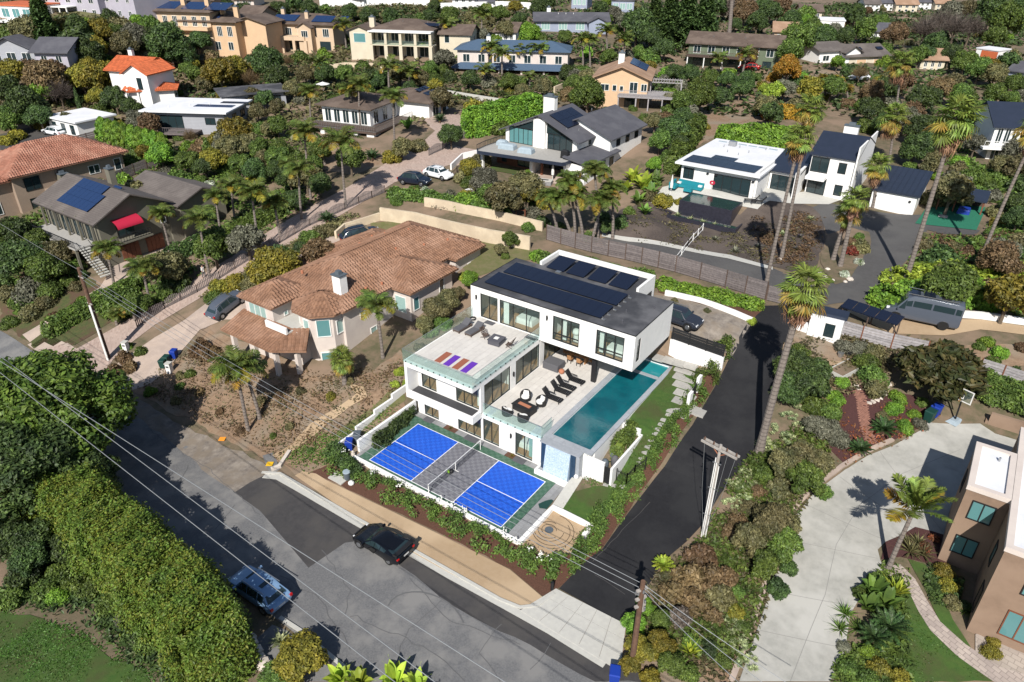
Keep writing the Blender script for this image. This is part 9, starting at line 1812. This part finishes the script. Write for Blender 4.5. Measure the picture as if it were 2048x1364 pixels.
umbrella(1105,362,CWH,'closed white parasol on the brick terrace of the gabled house',2.5,1,True); umbrella(1341,388,CWH,'closed white parasol beside the teal sofa',2.6,1,True); umbrella(648,188,CWH,'pale parasol among trees above the deck house',2.4,1.4); umbrella(1441,175,CWH,'folded cream parasol in the hedge right of the peach house',2.6,.6,True)
# gabled house terrace things
for x, y, w_, d_, lab in ((-24.4,54.8,2.6,1.4,'larger grey covered sofa set on the stone deck'),(-21.0,54.6,2.3,1.3,'grey covered table set in the middle of the stone deck'),(-26.2,56.0,1.6,1.2,'small grey cover at the left corner of the stone deck')):
    o = thing('furniture_cover', lab, 'cover', (x,y,10.06), R(8), 'covered furniture on the stone deck'); MB().rbox(0,0,0,w_,d_,.55,0,.15,.15).build('skirt', 'cover_grey', o); MB().rbox(0,0,.55,w_*.9,d_*.85,.22,0,.4,.4).build('top', 'cover_grey', o)
o = thing('grill_cover', 'black covered grill at the right end of the stone deck', 'grill', (-15.0,55.5,10.06)); MB().rbox(0,0,0,1.2,.7,1.0,0,.1,.1).build('cover', BLP, o); MB().rbox(0,0,1.0,1.0,.55,.15,0,.3,.2).build('hood', BLP, o)
p = at(1088,368); o = thing('fire_pit', 'low stone fire pit on the brick terrace of the gabled house', 'fire pit', p, R(15)); MB().rbox(0,0,0,2.3,1.1,.55).build('base', 'grey_tile', o); MB().rbox(0,0,.55,2.4,1.2,.08).build('top', PCO, o); MB().rbox(0,0,.631,1.3,.3,.03).build('burner', BLP, o)
p = at(1057,366); o = thing('plant_pot', 'white pot holding a round bush on the brick terrace', 'pot', p); b = MB(); b.tube([(0,0,0),(0,0,.5),(0,0,.6)], [.25,.4,.36], 12); b.build('pot', 'stone_white', o)
p = at(1026,360); o = thing('buddha_statue', 'green seated garden statue on the brick terrace', 'statue', p); b = MB(); b.tube([(0,0,0),(0,0,.15),(0,0,.5),(0,0,.62)], [.4,.42,.2,.08], 12); b.ball((0,0,.75),.15,10,6); b.build('figure', 'bin_green', o, smooth=True)
# pool house terrace things
sfa = thing('curved_sofa', 'teal sectional sofa on the pool house terrace', 'sofa', (1.9,60.6,7.5), 0)
for x, y, w_, d_ in ((0,0,3.6,.9),(-1.9,-.9,.9,1.6)): MB().rbox(x,y,.1,w_,d_,.35).build('seat', 'teal_cushion', sfa)
MB().rbox(0,.45,.45,3.6,.25,.45).build('backrest', 'teal_cushion', sfa); MB().rbox(-2.25,-.7,.45,.25,2.0,.45).build('backrest', 'teal_cushion', sfa); MB().rbox(1.4,.1,.45,.5,.4,.2).build('cushion', CWH, sfa); MB().rbox(-1.6,.1,.45,.5,.4,.2).build('cushion', CWH, sfa)
o = thing('ottoman', 'teal ottoman in front of the teal sofa', 'ottoman', (2.2,59.3,7.5)); MB().rbox(0,0,.05,1.1,.8,.38,0,.05,.05).build('cushion', 'teal_cushion', o); MB().rbox(0,0,0,1.0,.7,.05).build('base', BLP, o)
for x, lab in ((11.0,'black slatted chair nearer the pool on the white deck'),(11.9,'black slatted chair farther right on the white deck')): o = dup(a0, (x,60.2,7.52), R(200), lab, 'chairs on the pool house deck')
o = thing('wall_mural', 'pink and grey painted flower on the white pool house wall', 'mural', (4.6,61.55,7.5)); b = MB()
for k in range(9): a_ = k*.7; b.rbox(.25*math.cos(a_),-.02-.002*k,1.0+.22*math.sin(a_),.28,.01,.16)
b.build('petals', 'red_cloth', o); MB().rbox(0,-.03,.2,.06,.01,.7).build('stem', 'olive_stucco', o)
# right garden things
p = at(1690,742); o = thing('raised_bed', 'long wooden raised bed of soil in the right garden', 'raised bed', p, R(70))
for x0, y0, x1, y1 in ((-1.6,-.75,1.6,-.68),(-1.6,.68,1.6,.75),(-1.6,-.68,-1.53,.68),(1.53,-.68,1.6,.68)): MB().box(x0,y0,-.2,x1,y1,.4).build('plank', PCO, o)
MB().box(-1.53,-.68,-.2,1.53,.68,.3).build('soil', 'scrub_soil', o)
p = at(1672,728); tag(MB().rbox(p[0],p[1],p[2]-.05,1.2,.9,.15,.3).build('cold_frame', 'tan_gravel'), 'pale yellow board beside the long raised bed', 'board')
for px, py, m, lab in ((1680,713,'steel','pale blue pot above the raised bed'),(1696,710,BLP,'black pot above the raised bed')): p = at(px, py); b = MB(); b.tube([(0,0,0),(0,0,.4)], [.2,.28], 12); o = b.build('plant_pot', m); o.location = p; tag(o, lab, 'pot')
# brick path and its stones
P_ = [at(*q) for q in ((1712,782),(1722,800),(1724,820),(1728,845),(1735,870),(1742,890))]; bp = tag(MB().build('brick_path', 'brick_red'), kind='structure'); me = MB().box(-.10,-.05,-.05,.10,.05,.09).mesh('brick'); me.materials.append(MATS['brick_red'])
for a, b in zip(P_[:-1], P_[1:]):
    l = math.dist(a[:2], b[:2]); n = max(1, int(l/.115)); ang = math.atan2(b[1]-a[1], b[0]-a[0])
    for i in range(n):
        for j in range(4):
            if random.random() < .02: continue
            t = i/n; x = a[0]+(b[0]-a[0])*t-math.sin(ang)*(-.33+j*.22+.11*(i % 2)); y = a[1]+(b[1]-a[1])*t+math.cos(ang)*(-.33+j*.22+.11*(i % 2)); obj('brick', me, None, bp, on(x, y, 0), ang+math.pi/2)
sr = thing('stone_border', 'curved row of pale stones round the clipped ground cover', 'border', at(1750,805)); me = MB().rbox(0,0,0,.42,.28,.16,0,.05,.05).mesh('stone'); me.materials.append(MATS['stone_white']); q0 = Vector(sr.location)
for px, py in ((1738,807),(1746,804),(1754,801),(1762,796),(1768,790),(1773,783),(1776,776),(1779,769),(1712,772),(1716,779)): p = at(px, py); obj('stone', me, None, sr, Vector(p)-q0+Vector((0,0,-.03)), random.uniform(0,3))
rk = random.Random(3)
for name_, lab, cen, n, rad in (('boulder','pale garden boulder',((20,560),(40,575),(5,580),(60,590),(75,570),(30,545),(48,600)),7,.6),('boulder','pale lane-side rock',((1640,548),(1650,556),(1665,562),(1690,565),(1700,560),(1655,540),(1560,520),(1215,490)),8,.35),('boulder','white edging rock by the hedge end',((505,1290),(512,1305),(520,1318),(530,1330),(498,1280)),5,.5)):
    for px, py in cen:
        p = at(px, py); b = MB(); b.ball((0,0,.1),rad*rk.uniform(.6,1.1),7,5,.6); b.v = [(v_[0]*rk.uniform(.85,1.15), v_[1]*rk.uniform(.85,1.15), v_[2]) for v_ in b.v]; o = b.build(name_, 'stone_white'); o.location = p; tag(o, None, 'rock', 'garden rocks'); note_plant(o, lab, p)
# basketball hoop
p = at(1905,845); bh = thing('basketball_hoop', 'portable basketball hoop with clear backboard by the green bin', 'basketball hoop', p, R(-20)); MB().rbox(0,.3,0,.9,1.3,.25,0,.4,.5).build('base', 'cover_grey', bh); b = MB(); b.bar((0,.3,.2),(0,.1,2.4),.1); b.bar((0,.1,2.4),(0,-.5,3.0),.08); b.build('pole', BLP, bh)
b = MB(); b.box(-.9,-.54,2.5,.9,-.5,3.55); b.build('backboard', 'glass_rail', bh)
for x0, z0, x1, z1 in ((-.92,2.46,.92,2.54),(-.92,3.52,.92,3.6),(-.92,2.54,-.84,3.52),(.84,2.54,.92,3.52),(-.3,2.7,.3,2.76),(-.3,3.1,.3,3.16),(-.3,2.76,-.24,3.1),(.24,2.76,.3,3.1)): MB().box(x0,-.57,z0,x1,-.545,z1).build('backboard_line', CWH, bh)
b = MB(); b.tube([(.23*math.cos(t_),-.82+.23*math.sin(t_),2.65) for t_ in np.linspace(0,6.28,14)], .02, 5); b.build('rim', 'orange_cloth', bh)
# person on the brick lane
p = at(409,556); per = thing('person', 'person in a pale top and dark trousers walking on the brick lane', 'person', p, .6)
try:
    me = bpy.data.meshes.new('body'); pts = [(0,0,.92),(0,0,1.15),(0,0,1.40),(.01,0,1.5),(.03,0,1.60),(.03,0,1.70),(0,.19,1.38),(.02,.24,1.12),(.14,.23,.92),(0,-.19,1.38),(-.04,-.24,1.12),(.02,-.24,.90),(.06,.09,.85),(.12,.09,.5),(.02,.09,.08),(.14,.09,.04),(-.06,-.09,.85),(-.06,-.09,.5),(-.24,-.09,.12),(-.12,-.09,.04)]
    ed = [(0,1),(1,2),(2,3),(3,4),(4,5),(2,6),(6,7),(7,8),(2,9),(9,10),(10,11),(0,12),(12,13),(13,14),(14,15),(0,16),(16,17),(17,18),(18,19)]; rd = [.14,.13,.15,.06,.10,.08,.06,.045,.035,.06,.045,.035,.09,.065,.045,.04,.09,.065,.045,.04]
    me.from_pydata(pts, ed, []); bo = obj('body', me, 'skin', per); bo.modifiers.new('skin', 'SKIN')
    if not me.skin_vertices: raise RuntimeError
    for i, r_ in enumerate(rd): me.skin_vertices[0].data[i].radius = (r_, r_)
    me.skin_vertices[0].data[0].use_root = True; bo.modifiers.new('sub', 'SUBSURF').levels = 1
except Exception as ex:
    print('person body', ex)
b = MB(); b.tube([(0,0,.88),(0,0,1.15),(0,0,1.42)], [.17,.16,.19], 10); b.tube([(0,.18,1.40),(.02,.25,1.1)], [.08,.07], 7); b.tube([(0,-.18,1.40),(-.04,-.25,1.1)], [.08,.07], 7); b.build('shirt', CWH, per); b = MB(); b.tube([(0,0,.92),(.07,.09,.82),(.12,.09,.5),(.04,.09,.12)], [.15,.11,.08,.06], 8); b.tube([(0,0,.90),(-.07,-.09,.82),(-.06,-.09,.5),(-.2,-.09,.16)], [.14,.11,.08,.06], 8); b.build('trousers', CGR, per); b = MB(); b.ball((.02,0,1.72),.12,10,6,.8); b.build('hair', BLP, per)
# ================================================================ labels of the plants
def _near(x, y): return min(MARKS, key=lambda m: (m[0]-x)**2+((m[1]-y)*1.3)**2)
_ORD = ['', 'second ', 'third ', 'fourth ', 'fifth ', 'sixth ', 'seventh ', 'eighth ', 'ninth ', 'tenth ', 'eleventh ', 'twelfth ', 'thirteenth ', 'fourteenth ', 'fifteenth ', 'sixteenth ']
_by = {}
for o, w, x, y in PLANTS:
    m = _near(x, y); dx, dy = x-m[0], y-m[1]; rel = ('right of' if dx > 0 else 'left of') if abs(dx) > abs(dy)*1.2 else ('in front of' if dy > 0 else 'behind')
    _by.setdefault((w, rel, m[2]), []).append((math.hypot(dx, dy), o))
for (w, rel, ph), L_ in _by.items():
    L_.sort(key=lambda t: t[0])
    for i, (d, o) in enumerate(L_):
        if len(L_) == 1: s = f'{w} {rel} {ph}'
        elif i == 0: s = f'{w} {rel} {ph}, nearest one'
        elif i < len(_ORD): s = f'{w} {rel} {ph}, {_ORD[i]}nearest'
        else: s = f'{w} {rel} {ph}, farthest out'
        ws = s.split()
        while len(ws) > 16: ws.pop(0)
        o['label'] = ' '.join(ws)
